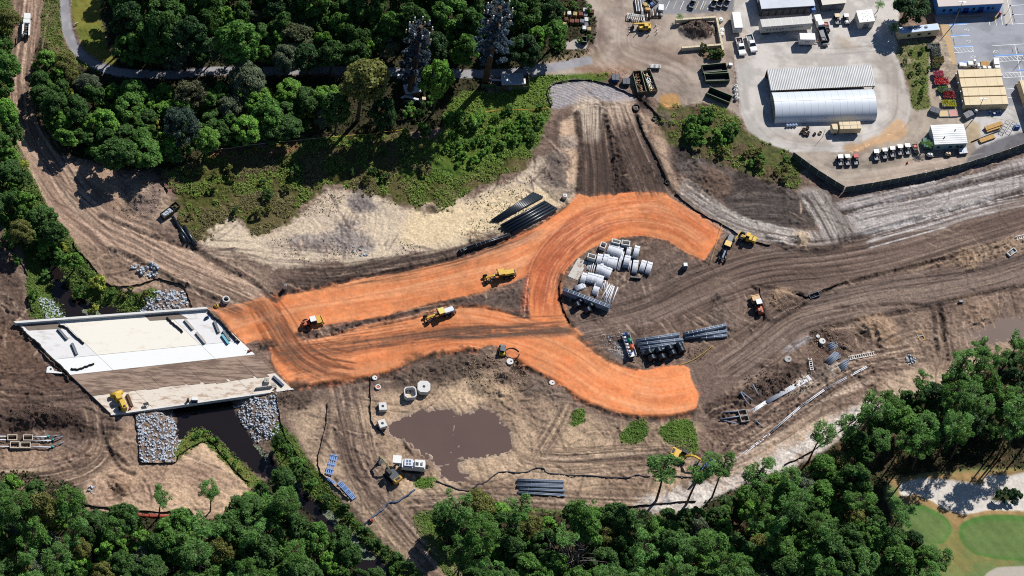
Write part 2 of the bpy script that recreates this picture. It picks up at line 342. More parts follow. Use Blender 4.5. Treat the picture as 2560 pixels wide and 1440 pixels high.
# forest floors
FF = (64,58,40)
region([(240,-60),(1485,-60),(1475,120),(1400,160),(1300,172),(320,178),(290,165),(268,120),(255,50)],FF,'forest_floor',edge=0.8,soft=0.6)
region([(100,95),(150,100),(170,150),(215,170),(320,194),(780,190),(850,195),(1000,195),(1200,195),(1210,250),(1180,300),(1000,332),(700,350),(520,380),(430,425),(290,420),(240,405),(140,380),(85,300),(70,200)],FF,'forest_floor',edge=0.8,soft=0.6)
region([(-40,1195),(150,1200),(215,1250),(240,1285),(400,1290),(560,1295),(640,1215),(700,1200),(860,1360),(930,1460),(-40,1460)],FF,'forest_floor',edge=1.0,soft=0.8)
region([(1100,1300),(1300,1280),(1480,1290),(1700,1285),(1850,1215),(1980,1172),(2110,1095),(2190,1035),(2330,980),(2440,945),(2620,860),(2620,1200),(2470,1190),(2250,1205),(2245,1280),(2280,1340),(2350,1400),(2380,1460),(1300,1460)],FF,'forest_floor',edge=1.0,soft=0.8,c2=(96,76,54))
region([(1110,300),(1140,238),(1210,232),(1330,236),(1340,262),(1250,300),(1130,345)],(94,116,46),'scrub_field',edge=1.2,soft=0.6)
# golf course
region([(2240,1200),(2620,1190),(2620,1470),(2360,1470),(2330,1380),(2270,1335),(2235,1290)],(122,140,84),'fairway',edge=0.5,soft=0.6,rough=0.03,c2=(140,134,80))
region([(2245,1225),(2262,1265),(2300,1262),(2345,1285),(2375,1310),(2395,1325),(2420,1300),(2480,1288),(2620,1292),(2620,1180),(2250,1195)],(178,146,100),'fairway',edge=0.5,soft=0.8,rough=0.05,c2=(150,126,82))
region([(2250,1213),(2267,1205),(2303,1196),(2387,1200),(2453,1212),(2467,1190),(2520,1188),(2620,1180),(2620,1273),(2487,1273),(2440,1280),(2407,1283),(2367,1273),(2343,1260),(2320,1247),(2293,1235),(2257,1237)],(226,218,208),'sand_bunker',edge=0.35,soft=0.3,rough=0.06,z=-0.35,zs=1.2)
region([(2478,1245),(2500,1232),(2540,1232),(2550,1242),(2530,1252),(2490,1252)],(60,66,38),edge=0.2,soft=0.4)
G1 = [(2267,1277),(2273,1262),(2297,1260),(2330,1273),(2363,1293),(2377,1313),(2377,1330),(2367,1350),(2353,1360),(2320,1357),(2290,1340),(2270,1323),(2263,1300)]
G2 = [(2397,1327),(2400,1313),(2420,1300),(2453,1290),(2503,1287),(2570,1290),(2620,1300),(2620,1395),(2560,1403),(2487,1397),(2440,1387),(2413,1367),(2400,1347)]
for g in (G1,G2):
    region(g,(92,132,64),'putting_green',edge=0.1,soft=0.3,rough=0.0,z=0.15,zs=2)
    c = np.mean(g,axis=0); region([tuple(c+(np.array(p)-c)*np.array([0.88,0.8])+np.array([0,5])) for p in g],(110,132,76),'putting_green',edge=0.1,soft=0.4)
region([(2450,1470),(2462,1440),(2482,1424),(2513,1417),(2620,1420),(2620,1470)],(196,186,172),'cart_path',edge=0.05,soft=0.2,rough=0.02)
region([(190,-60),(262,-60),(250,30),(258,70),(268,120),(290,158),(262,155),(220,130),(195,85),(180,20)],(132,128,58),'lawn',edge=0.3,soft=0.4,rough=0.12,c2=(112,120,52))
region([(100,-60),(150,-60),(155,60),(165,110),(200,150),(250,182),(160,150),(105,95)],(92,96,48),'grass_verge',edge=0.5,soft=0.5,c2=(118,104,74))
# haul road from the north-west
region([(35,-60),(107,-60),(100,67),(84,133),(66,187),(70,250),(82,300),(113,333),(140,380),(173,403),(253,415),(290,425),(300,470),(330,530),(417,600),(490,623),(567,667),(640,700),(690,750),(700,775),(660,790),(617,752),(567,742),(493,712),(423,682),(333,642),(280,622),(200,600),(157,567),(130,530),(103,480),(83,440),(60,390),(35,333),(27,217),(32,83)],(164,136,114),'haul_road',edge=0.45,soft=0.6,rough=0.14)
region([(66,300),(105,312),(112,342),(80,345),(70,325)],(118,94,84),edge=0.6,soft=0.5,rough=0.02)
# maintenance yard
region([(1478,-60),(1850,-60),(1840,90),(1835,200),(1850,290),(1830,275),(1760,258),(1690,262),(1640,245),(1560,195),(1520,178),(1440,182),(1330,190),(1330,165),(1430,148),(1478,130),(1490,60)],(186,170,156),'yard_ground',edge=0.7,soft=0.6,rough=0.06,c2=(168,150,136))
for p,c in (([(1485,60),(1500,40),(1520,90),(1500,140),(1480,150),(1470,120)],(124,104,94)),([(1560,110),(1700,120),(1720,160),(1600,175),(1540,150)],(150,128,114)),([(1660,220),(1730,215),(1740,240),(1690,250)],(136,124,114)),([(1450,170),(1560,165),(1600,175),(1560,190),(1480,180)],(160,118,90)),([(1380,140),(1480,125),(1490,150),(1400,160)],(176,152,124))):
    region(p,c,edge=1.4,soft=1.6,alpha=0.75)
region([(1648,240),(1690,234),(1700,255),(1690,270),(1665,268)],(208,160,104),edge=0.5,soft=0.5)
region([(1415,105),(1440,98),(1470,100),(1470,122),(1415,124)],(190,180,170),'concrete_pad',edge=0.1,soft=0.2,round_=False,rough=0)
region([(1585,-60),(1860,-60),(1850,15),(1820,28),(1640,36),(1600,30)],(146,146,150),'parking_lot',edge=0.3,soft=0.4,rough=0.0)
region([(1836,-60),(2260,-60),(2240,100),(2250,140),(2262,210),(2284,280),(2266,312),(2200,345),(2130,378),(2070,385),(1990,382),(1975,380),(1900,350),(1868,322),(1852,285),(1842,200),(1836,120)],(212,205,198),'concrete_yard',edge=0.25,soft=0.35,rough=0.015,round_=False)
for p,c in (([(2095,90),(2145,110),(2140,125),(2100,120)],(186,168,148)),([(1835,60),(1870,80),(1880,130),(1850,160),(1838,120)],(188,170,156)),([(2180,140),(2240,150),(2270,290),(2200,335),(2230,260)],(190,178,166)),([(1930,335),(2060,345),(2060,365),(1960,352)],(196,180,166))):
    region(p,c,edge=0.8,soft=1.0,alpha=0.7)
region([(1985,385),(2112,470),(2200,460),(2330,425),(2430,402),(2485,362),(2440,280),(2370,250),(2285,268),(2268,312),(2200,347),(2130,380)],(184,170,154),'yard_ground',edge=0.5,soft=0.5,rough=0.05,c2=(166,152,140))
region([(2115,362),(2200,340),(2240,300),(2262,315),(2257,345),(2190,362),(2150,382),(2120,380)],(212,172,130),edge=0.8,soft=0.5,alpha=0.9)
region([(2230,415),(2330,395),(2460,380),(2420,402),(2330,427),(2200,460),(2120,466)],(196,176,158),edge=0.8,soft=0.8,alpha=0.9)
region([(2100,405),(2240,392),(2230,410),(2120,425)],(140,128,116),edge=0.8,soft=0.8,alpha=0.8)
region([(2240,118),(2335,108),(2338,190),(2330,262),(2283,270),(2274,208)],(112,116,66),'planting_plot',edge=0.5,soft=0.5,c2=(150,138,112))
region([(2330,108),(2392,108),(2400,270),(2330,270)],(176,160,142),'yard_ground',edge=0.4,soft=0.4)
region([(2350,62),(2372,60),(2393,160),(2381,162),(2365,110)],(206,178,138),'sidewalk',edge=0.08,soft=0.15,round_=False,rough=0)
region([(2335,-60),(2620,-60),(2620,300),(2560,300),(2400,275),(2393,160),(2372,60),(2340,60)],(168,170,178),'parking_lot',edge=0.1,soft=0.2,round_=False,rough=0.0)
region([(2340,30),(2500,20),(2490,40),(2350,58)],(176,170,168),'sidewalk',edge=0.05,soft=0.15,round_=False)
region([(2502,-60),(2524,-60),(2532,60),(2512,60)],(206,198,188),'sidewalk',edge=0.08,soft=0.15,round_=False)
region([(2420,275),(2560,262),(2620,260),(2620,340),(2560,333),(2500,352),(2440,372),(2420,330)],(206,202,200),'concrete_yard',edge=0.3,soft=0.4,rough=0,round_=False)
region([(2425,305),(2450,310),(2447,345),(2430,365),(2420,340)],(190,170,140),edge=0.8,soft=0.6)
region([(2417,400),(2440,375),(2507,343),(2560,328),(2640,300),(2640,350),(2560,360),(2480,388),(2420,412)],(120,118,122),'asphalt_lane',edge=0.4,soft=0.4,rough=0.02)
# silt pad at the head of the spur
region([(1367,235),(1372,218),(1390,205),(1430,200),(1480,202),(1530,213),(1570,232),(1590,248),(1550,258),(1500,252),(1440,258),(1390,272),(1370,256)],(156,148,146),edge=0.4,soft=0.4,rough=0.1)
# spur road
region([(1400,318),(1425,300),(1440,290),(1447,370),(1450,410),(1447,440),(1425,470),(1412,440)],(196,166,138),edge=0.5,soft=0.5,rough=0.06)
region([(1443,278),(1508,272),(1512,320),(1527,380),(1533,492),(1440,492),(1455,430),(1450,330)],(86,68,59),'spur_road',edge=0.3,soft=0.4,rough=0.08)
region([(1445,255),(1500,255),(1508,300),(1500,345),(1470,350),(1450,320)],(214,194,170),edge=1.0,soft=1.6,alpha=0.9)
region([(1508,285),(1530,310),(1555,385),(1590,490),(1535,492),(1527,400)],(56,45,40),edge=0.4,soft=0.4,rough=0.45)
region([(1525,280),(1580,265),(1600,330),(1633,400),(1675,490),(1590,488),(1560,390),(1545,340)],(102,83,72),'spur_road',edge=0.3,soft=0.4,rough=0.08)
region([(1510,262),(1580,252),(1590,300),(1530,310)],(196,172,148),edge=1.0,soft=1.6,alpha=0.85)
region([(1593,287),(1633,300),(1657,337),(1667,383),(1680,433),(1707,480),(1680,490),(1640,400)],(176,150,126),edge=0.7,soft=0.7,rough=0.2,c2=(150,124,104))
region([(1340,420),(1400,370),(1412,440),(1440,480),(1400,505),(1370,480)],(120,104,92),edge=1.2,soft=1.2,rough=0.4,alpha=0.8)
# paved cart path of the wood
strip([(160,-70),(162,0),(166,60),(182,110),(215,147),(260,170),(317,183),(433,187),(533,178),(650,178),(783,175),(900,178),(1050,182),(1180,185),(1300,180),(1400,165),(1470,150)],1.35,(166,164,168),'paved_path',edge=0.08,soft=0.2,rough=0.0)
# orange clay road
ORANGE = (245,160,108); OD = (222,130,82); OL = (255,188,140)
CLAY = [
 [(533,775),(627,752),(660,745),(703,737),(783,725),(900,697),(1007,677),(1120,653),(1207,627),(1280,597),(1363,553),(1420,513),(1447,485),(1473,493),(1520,487),(1590,480),(1657,482),(1713,517),(1760,543),(1808,572),(1795,600),(1760,652),(1713,630),(1673,603),(1630,592),(1590,590),(1547,595),(1507,607),(1467,627),(1437,650),(1413,677),(1403,713),(1408,753),(1427,812),(1460,838),(1447,842),(1460,850),(1487,873),(1520,897),(1567,917),(1613,927),(1657,917),(1707,913),(1723,923),(1728,950),(1747,990),(1740,1020),(1717,1037),(1663,1042),(1613,1042),(1563,1037),(1513,1023),(1467,1007),(1423,983),(1397,960),(1330,923),(1280,897),(1255,868),(1220,863),(1190,877),(1140,880),(1063,893),(973,930),(887,948),(800,960),(733,973),(690,925),(680,905),(680,870),(640,850),(612,862),(570,815)]]
MEDIAN = [(743,835),(775,827),(797,823),(810,813),(873,805),(957,797),(1023,777),(1120,753),(1207,730),(1280,707),(1322,687),(1323,795),(1280,785),(1257,777),(1227,767),(1187,763),(1133,767),(1073,780),(1007,797),(907,817),(820,843),(755,857)]
for p in CLAY: d_clay = region(p,ORANGE,'clay_road',edge=0.12,soft=0.14,rough=0.05,round_=False,z=0.30,zs=0.8,c2=(238,146,94))
region(MEDIAN,(112,95,84),'ground',edge=0.25,soft=0.3,rough=0.35,round_=False,z=0.05,zs=0.8,c2=(90,76,68))
LAB[d_clay>0.6] = np.where(LAB[d_clay>0.6]==NAMES.index('clay_road'),0,LAB[d_clay>0.6])
# basins and puddles
POND = [(968,1070),(977,1057),(1007,1043),(1057,1027),(1100,1023),(1130,1023),(1140,1037),(1173,1030),(1203,1020),(1233,1030),(1253,1047),(1273,1070),(1280,1090),(1273,1120),(1257,1133),(1207,1140),(1160,1147),(1150,1173),(1173,1187),(1153,1200),(1130,1200),(1110,1190),(1100,1170),(1073,1153),(1037,1120),(1003,1100),(977,1087)]
POND2 = [(2413,833),(2460,810),(2493,800),(2507,793),(2550,793),(2640,790),(2640,835),(2513,853),(2473,863),(2447,860),(2433,850)]
region(POND,(150,132,118),edge=0.8,soft=1.2,rough=0.12,z=-0.5,zs=2.2)
region(POND2,(140,120,106),edge=0.8,soft=1.2,rough=0.12,z=-0.5,zs=2.0)
# streaks left by wheels and graders
BR = (84,68,59); TN = (158,134,113); PS = (206,184,160)
streaks([(72,-60),(66,60),(50,180),(52,280),(80,350),(130,430),(180,500),(260,575),(350,640),(450,690),(560,735),(640,770)],4.5,(112,90,77),(206,176,150),0.85,0.05,1.2,0.035,1)
streaks([(150,470),(240,520),(330,580),(450,640),(560,690),(650,745)],4.5,(104,84,72),(212,182,154),0.7,0.05,1.4,0.03,2)
streaks([(640,748),(690,810),(720,860),(760,905),(830,940)],2.6,(112,82,64),(190,128,92),0.95,0.05,1.3,0.05,3)
streaks([(650,740),(670,790),(700,850),(740,890),(800,915),(860,950)],3.6,(150,84,50),None,0.8,0.05,1.3,0.05,31,1.5,0.46)
streaks([(2620,500),(2450,555),(2253,615),(2080,650),(1900,668),(1750,720),(1600,790),(1430,828)],6.0,BR,(136,116,102),0.5,0.05,0.8,0.018,4)
streaks([(2620,655),(2450,705),(2253,735),(2100,765),(1980,800),(1900,860),(1800,930)],5.5,BR,(146,124,106),0.5,0.05,0.8,0.018,5)
streaks([(2620,440),(2450,475),(2320,510),(2130,560)],6.5,(110,98,92),(190,180,170),0.8,0.06,0.9,0.02,6)
streaks([(2620,395),(2450,440),(2320,475),(2130,515)],3.0,(120,106,98),(184,172,160),0.7,0.05,0.9,0.02,7)
streaks([(2020,480),(2060,540),(2095,610)],3.2,(96,86,80),(180,170,158),0.8,0.06,1.2,0.04,8)
streaks([(1480,255),(1482,340),(1490,420),(1492,500)],4.2,(70,55,48),(160,136,116),0.6,0.04,1.3,0.03,9)
streaks([(1550,260),(1575,340),(1610,420),(1640,500)],4.4,(76,60,52),(180,156,134),0.65,0.04,1.3,0.03,10)
streaks([(1425,300),(1430,380),(1430,470)],1.4,(150,124,104),(220,190,160),0.6,0.03,1.5,0.03,11)
streaks([(1690,470),(1760,520),(1850,570),(2000,605)],3.0,(112,98,90),(190,180,168),0.7,0.06,1.2,0.04,12)
streaks([(1810,510),(1900,520),(2020,530)],4.0,(58,52,48),(104,94,86),0.8,0.10,0.9,0.04,13)
streaks([(-60,960),(40,970),(150,965),(230,955)],4.0,(84,66,55),(130,106,90),0.8,0.05,1.0,0.03,14)
streaks([(240,1000),(255,1080),(230,1150),(120,1190),(-40,1200)],2.6,(92,74,62),(190,162,134),0.8,0.10,1.1,0.04,15)
streaks([(860,960),(880,1060),(900,1150),(950,1240),(1010,1320),(1100,1420),(1180,1500)],3.2,(96,78,66),(176,148,122),0.85,0.06,1.2,0.03,16)
streaks([(1000,1255),(1200,1248),(1400,1252),(1640,1262)],2.0,(112,92,78),(180,156,130),0.8,0.08,1.3,0.025,17)
streaks([(1750,1090),(1850,1110),(1990,1020),(2130,930),(2300,890)],3.0,(100,82,70),(170,146,122),0.6,0.07,1.0,0.04,18)
streaks([(1760,1180),(1900,1110),(2060,1010),(2200,960)],3.0,(112,92,80),(200,178,156),0.7,0.06,1.0,0.03,19)
streaks([(720,690),(860,690),(1000,668),(1140,640),(1260,600),(1350,560)],2.4,(72,60,53),(146,126,108),0.8,0.10,1.0,0.03,20)
streaks([(460,605),(560,625),(700,640),(850,640)],2.6,(112,94,82),(206,184,158),0.7,0.08,1.2,0.03,21)
streaks([(1250,1060),(1300,1140),(1400,1160),(1560,1150),(1740,1140)],3.5,(124,102,86),(196,170,140),0.6,0.07,1.0,0.03,22)
streaks([(1340,1140),(1390,1060),(1420,1000)],1.6,(104,86,74),(190,164,136),0.8,0.08,1.3,0.04,23)
streaks([(330,1190),(450,1180),(580,1220)],4.0,(150,122,100),(206,178,148),0.6,0.06,1.0,0.03,24)
# clay lanes
streaks([(540,800),(700,760),(900,725),(1100,690),(1280,640),(1420,560),(1520,520),(1650,510),(1790,590)],6.5,OD,OL,0.42,0.008,0.7,0.015,25,2.5,0.55,mask=d_clay<-0.2)
streaks([(1340,700),(1420,610),(1500,560),(1600,545),(1700,570),(1770,620)],4.0,(204,112,72),None,0.6,0.008,0.8,0.05,26,2,0.48,mask=d_clay<-0.2)
streaks([(1345,790),(1355,720),(1375,660),(1440,590),(1520,545)],3.8,(188,102,70),(236,150,108),0.85,0.008,0.9,0.08,27,2,0.42,mask=d_clay<-0.2)
streaks([(700,920),(860,885),(1000,850),(1150,825),(1300,850),(1420,900),(1520,970),(1640,1000),(1740,990)],6.5,OD,OL,0.45,0.008,0.7,0.02,28,2.5,0.52,mask=d_clay<-0.2)
streaks([(680,890),(850,868),(1000,848),(1150,830),(1300,825),(1430,820)],1.6,(134,98,78),None,0.9,0.03,1.2,0.02,29,1.5,0.44,mask=d_clay<-0.2)
streaks([(1100,840),(1250,832),(1450,825)],1.2,(104,84,72),None,1.0,0.03,1.2,0.02,30,1.2,0.40,mask=d_clay<-0.2)
streaks([(700,960),(820,930),(900,935)],3.0,(170,110,78),OL,0.6,0.03,1.2,0.05,32,mask=d_clay<-0.2)
# ribbed silt pad
m = sdf(PW([(1367,235),(1372,218),(1390,205),(1430,200),(1480,202),(1530,213),(1570,232),(1500,252),(1440,258),(1390,272),(1370,256)]))<0
q = 0.5+0.5*np.sin((Y*0.94+X*0.34)*7.5+(n2-0.5)*14); HT[m] += (q[m]*0.16).astype(np.float32)
CC[m] *= (0.80+0.35*q[m])[:,None].astype(np.float32)
# ditches (below), berms and spoil heaps (above)
for pts,hw,c,z in (
 ([(703,735),(783,722),(900,694),(1007,674),(1120,650),(1207,624),(1280,594),(1363,550),(1415,512)],0.55,(58,47,42),-0.45),
 ([(490,625),(567,672),(633,707),(685,750),(705,735)],0.8,(80,66,58),-0.6),
 ([(280,622),(333,642),(423,690),(493,722),(560,750)],0.8,(96,80,68),0.55),
 ([(250,540),(330,572),(420,605),(490,625)],0.6,(90,74,64),-0.45),
 ([(2110,530),(2200,512),(2347,478),(2470,450),(2620,420)],0.8,(72,62,56),-0.6),
 ([(2103,607),(2180,585),(2253,563),(2320,543),(2450,510),(2620,468)],1.0,(70,58,52),-0.6),
 ([(1920,590),(1993,620),(2060,622),(2100,612)],0.8,(80,68,60),0.5),
 ([(2027,742),(2100,712),(2187,690),(2253,672),(2353,650),(2450,630)],0.5,(62,50,44),-0.5),
 ([(1890,715),(1935,722),(1987,733),(2030,742)],0.5,(74,62,54),-0.4),
 ([(1890,715),(1910,770),(1930,800),(1990,770),(2030,745)],0.6,(84,70,60),0.5),
 ([(2030,835),(2107,810),(2253,780),(2420,743),(2560,715)],0.7,(74,60,52),-0.5),
 ([(1443,285),(1450,340),(1455,400),(1447,470)],0.9,(62,50,44),0.5),
 ([(1510,290),(1525,360),(1532,440),(1535,485)],0.6,(56,46,40),-0.5),
 ([(1587,275),(1605,330),(1640,400),(1665,455),(1690,490)],0.7,(48,40,36),-0.6),
 ([(743,838),(830,826),(910,806),(1007,787),(1080,765),(1160,748)],0.7,(74,62,55),0.35),
 ([(830,838),(907,822),(1007,802),(1073,785),(1133,771),(1187,767),(1260,781),(1320,797)],0.35,(50,42,38),-0.35),
 ([(733,978),(800,965),(887,953),(973,936),(1063,900),(1140,886),(1190,883)],0.8,(66,54,48),-0.5),
 ([(1290,905),(1330,930),(1397,966),(1467,1013),(1563,1043),(1663,1048),(1730,1035)],0.8,(82,68,60),-0.5),
 ([(1403,690),(1397,720),(1405,770),(1430,815)],0.6,(74,62,54),-0.35),
 ([(1447,845),(1490,880),(1530,905),(1590,925)],0.6,(86,72,62),-0.3),
 ([(2035,850),(2100,905),(2160,960),(2230,1010)],0.5,(80,66,58),-0.4),
 ([(820,1010),(825,1050),(815,1100),(800,1130)],0.4,(110,92,78),0.2),
 ([(2085,770),(2330,770),(2370,900)],0.5,(90,74,64),-0.3),
 ([(2180,820),(2190,850),(2200,880)],0.6,(66,54,48),-0.5),([(2350,765),(2355,800),(2360,850)],0.8,(60,50,44),-0.8),([(2335,770),(2340,830),(2345,880)],0.6,(74,62,54),0.5),
 ([(250,1060),(270,1120),(300,1170),(335,1185)],0.5,(64,52,46),-0.5),([(280,1120),(320,1160)],0.5,(70,56,48),0.5),([(262,1070),(300,1075)],0.5,(60,50,44),-0.5),
):
    strip(pts,hw,c,None,0.4,0.4,z,hw*1.8,0.35,0.85)
def mound(x,y,rx,h,c=None,ry=None,rot=0):
    p = P(x,y); ry = ry or rx; dx = X-p.x; dy = Y-p.y
    a = dx*math.cos(rot)+dy*math.sin(rot); b = -dx*math.sin(rot)+dy*math.cos(rot)
    r = np.sqrt((a/rx)**2+(b/ry)**2)+(n2-0.5)*0.8+(n1-0.5)*0.3; q = np.clip(1.1-r,0,1); q = q*q*(3-2*q)
    HT[:] += h*q*(0.75+0.5*n1)
    if c is not None: cover(np.clip(q*2.5,0,1)*0.8,c)
    ROUGH[q>0.1] = np.maximum(ROUGH[q>0.1],0.35)
for a in ((1745,75,5.2,2.4,(74,56,46),3.4,0.0),(120,1045,12,2.6,(76,60,52),3.5,0.1),(1260,940,5,1.6,(124,104,86),3),(1290,925,3,-1.2,(70,58,50)),(1215,960,5,1.0,(150,128,104)),(1340,970,5,0.8,(112,96,82)),(1250,985,4,0.9,(176,150,120)),(1390,985,4,0.7,(116,98,84)),
 (1170,900,5,0.8,(88,74,64)),(1110,925,6,0.7,(92,78,66)),(1040,940,6,0.6,(98,82,70)),(2190,820,6,1.2,(158,130,104)),(2160,840,3,-0.8,(84,70,60)),(2440,780,6,0.9,(140,116,96)),(2070,870,6,-0.8,(88,70,60)),(2045,930,5,-0.9,(84,68,58)),(1920,960,6,0.9,(90,74,64),2.5,0.55),(1860,1000,5,0.9,(84,68,58),2.2,0.55),(1830,1010,4,-0.6,(90,72,62)),
 (1960,745,4,0.9,(160,132,106)),(1975,760,3,-0.5,(90,76,66)),(1810,800,4,1.0,(112,96,84),6,0.3),(1800,745,2.5,0.7,(104,90,80)),(2000,600,3,0.8,(190,166,138)),(1985,605,2.0,-0.6,(74,62,54)),(700,990,4,0.8,(96,80,68)),(745,990,5,0.6,(84,70,60)),(600,875,3,0.4),(665,862,3.5,0.6,(88,72,62),2),(300,1215,4,0.8,(150,122,98)),(295,1235,2.5,-0.8,(96,78,66)),(30,1080,4,-0.8,(84,68,58)),(200,1085,4,-0.9,(72,58,50)),
 (1400,400,4,0.9,(104,92,84)),(1390,440,4,0.7,(98,86,78)),(1420,355,3,0.8,(150,134,120)),(1760,440,5,0.8,(96,82,72)),(1790,455,5,0.9,(104,84,70)),(350,480,4,0.8,(172,150,128)),(330,520,3,-0.7,(96,82,74)),(360,500,3,0.7,(120,104,92)),(1190,590,3,0.5,(170,146,118)),(900,500,4,-0.4,(120,110,104)),(1070,520,2.4,0.7,(196,174,146)),(1075,525,1.6,-0.9,(110,92,78)),(1500,790,3,0.4),(1560,880,3,0.3,(150,142,136)),(2420,650,4,0.6,(164,136,110)),(2230,1080,3,0.6,(160,132,108)),(1660,300,3,0.8,(110,98,84)),(1620,420,2,0.5,(96,80,68)),(1650,450,2,-0.6,(56,48,44)),(1570,330,2,0.3),(1605,260,2.2,-0.9,(60,50,46))): mound(*a)
# scattered wheel tracks and blade scratches over the loose soil, drawn in small windows
loose = ((LAB==0)&(D_CANAL>6)).astype(np.float32); loose[np.isin(LAB,[NAMES.index('haul_road'),NAMES.index('spur_road')])] = 0.45
TR = random.Random(5)
def scratch(pts,ws,offs,depth,col,al):
    x0 = min(p[0] for p in pts)-2.5; x1 = max(p[0] for p in pts)+2.5; y0 = min(p[1] for p in pts)-2.5; y1 = max(p[1] for p in pts)+2.5
    a0 = max(0,int((x0-GX0)/ST)); a1 = min(NX,int((x1-GX0)/ST)+1); b0 = max(0,int((y0-GY0)/ST)); b1 = min(NY,int((y1-GY0)/ST)+1)
    if a1-a0<3 or b1-b0<3: return
    sl_ = (slice(b0,b1),slice(a0,a1)); xx = X[sl_]; yy = Y[sl_]; D = np.full(xx.shape,9.0,np.float32); T = np.full(xx.shape,9.0,np.float32); S = np.zeros(xx.shape,np.float32); s = 0
    for (xa,ya),(xb,yb) in zip(pts[:-1],pts[1:]):
        dx,dy = xb-xa,yb-ya; Ln = math.hypot(dx,dy); t = ((xx-xa)*dx+(yy-ya)*dy)/(Ln*Ln); tc = np.clip(t,0,1); ex = xx-xa-tc*dx; ey = yy-ya-tc*dy; d = np.sqrt(ex*ex+ey*ey); m = d<D
        D[m] = d[m]; T[m] = (np.sign(dx*(yy-ya)-dy*(xx-xa))*d)[m]; S[m] = s+(tc*Ln)[m]; s += Ln
    g = 0
    for o in offs: g = g+np.exp(-((T-o)/ws)**2)
    g = g*np.clip(S/1.5,0,1)*np.clip((s-S)/1.5,0,1)*loose[sl_]*np.clip(0.35+1.3*n1[sl_]-0.2,0,1.2)
    w = np.clip(g*al,0,1)[...,None]; CC[sl_] = CC[sl_]*(1-w)+np.asarray(alb(col),np.float32)*w; HT[sl_] -= depth*g.astype(np.float32)
for k in range(2600):
    i = TR.randrange(NX); j = TR.randrange(NY)
    if loose[j,i]<0.1: continue
    x,y = gx[i],gy[j]; a = (float(n3[j,i])-0.5)*9+0.2+TR.gauss(0,0.35); cur = TR.gauss(0,0.06); pr = TR.random()<0.3; n = TR.randint(4,10) if pr else TR.randint(2,5); st2 = 1.8; pts = [(x,y)]
    for q in range(n): a += cur*st2; x += st2*math.cos(a); y += st2*math.sin(a); pts.append((x,y))
    if pr: scratch(pts,0.26,(-0.95,0.95),TR.uniform(0.08,0.2),TR.choice(((76,62,55),(76,62,55),(180,156,132))),TR.uniform(.3,.65))
    else: scratch(pts,TR.uniform(0.18,0.4),(0.0,),TR.uniform(0.12,0.38)*TR.choice((1,1,-1)),TR.choice(((66,54,48),(66,54,48),(74,60,52),(186,160,136))),TR.uniform(.3,.8))
# damp and dry blotches of the clay itself
cw_ = np.clip(-d_clay/0.8,0,1); bl_ = 1+cw_*((n3-0.5)*0.45+(n2-0.5)*0.40+(n5-0.5)*0.35+(n1-0.5)*0.22); CC *= np.clip(bl_,.6,1.4)[...,None].astype(np.float32)
# haul tracks dragged over the clay, and clay spilled past its edges
m0 = np.clip((n1-0.25)*2.2,0,1)
for pts,hw,c,al in (([(640,745),(690,810),(722,862),(765,905),(840,940)],2.3,(150,112,88),.75),([(690,893),(850,870),(1000,850),(1150,832),(1300,826),(1440,820)],1.0,(140,104,84),.7),([(1080,846),(1250,838),(1440,828)],1.0,(118,94,80),.8),([(840,960),(900,925),(960,905)],1.8,(176,118,84),.5)):
    d,S,T = line(smooth(PW(pts)),hw+3); w = np.clip((hw-d)/1.2+.5,0,1)*al*m0*np.clip(np.minimum(S,S.max()-S)/5+.1,0,1)*(d_clay<0.3); cover(w,c)
w = np.clip(1-d_clay/1.6,0,1)*(d_clay>0)*np.clip((n1-0.5)*5,0,1)*0.45; cover(w.astype(np.float32),(214,128,84))
# crisp wheel lines that follow the roads
def wheel_lines(pts,hw,n,cols,mask,seed,wd=(0.14,0.3),dep=0.05,al=(.4,.9)):
    global loose
    keep = loose; loose = mask.astype(np.float32); q = smooth(PW(pts)); R2 = random.Random(seed); seglen = np.hypot(*np.diff(q,axis=0).T); tot = np.concatenate([[0],np.cumsum(seglen)])
    for _ in range(n):
        o = R2.uniform(-hw,hw); s0 = R2.uniform(-5,tot[-1]-4); s1 = s0+R2.uniform(8,45); ss = np.arange(max(0,s0),min(tot[-1],s1),2.5)
        if len(ss)<3: continue
        x = np.interp(ss,tot,q[:,0]); y = np.interp(ss,tot,q[:,1]); dx = np.gradient(x); dy = np.gradient(y); L2 = np.hypot(dx,dy); o2 = o+np.cumsum(np.full(len(ss),R2.gauss(0,0.04)))
        ws = R2.uniform(*wd); offs = (0,1.9) if R2.random()<0.4 else (0,); scratch([(a-d*e/l2,b+c*e/l2) for a,b,c,d,l2,e in zip(x,y,dx,dy,L2,o2)],ws,offs,dep*R2.choice((1,1,-.6)),R2.choice(cols),R2.uniform(*al))
    loose = keep
one = np.ones((NY,NX)); dk = ((66,54,48),(58,47,42),(70,58,52)); dkl = dk+((150,128,110),(184,160,136)); dke = dk+((142,122,108),); og = ((196,104,68),(206,118,80),(255,196,156),(255,190,150),(150,92,66)); mc = (d_clay<-0.15)
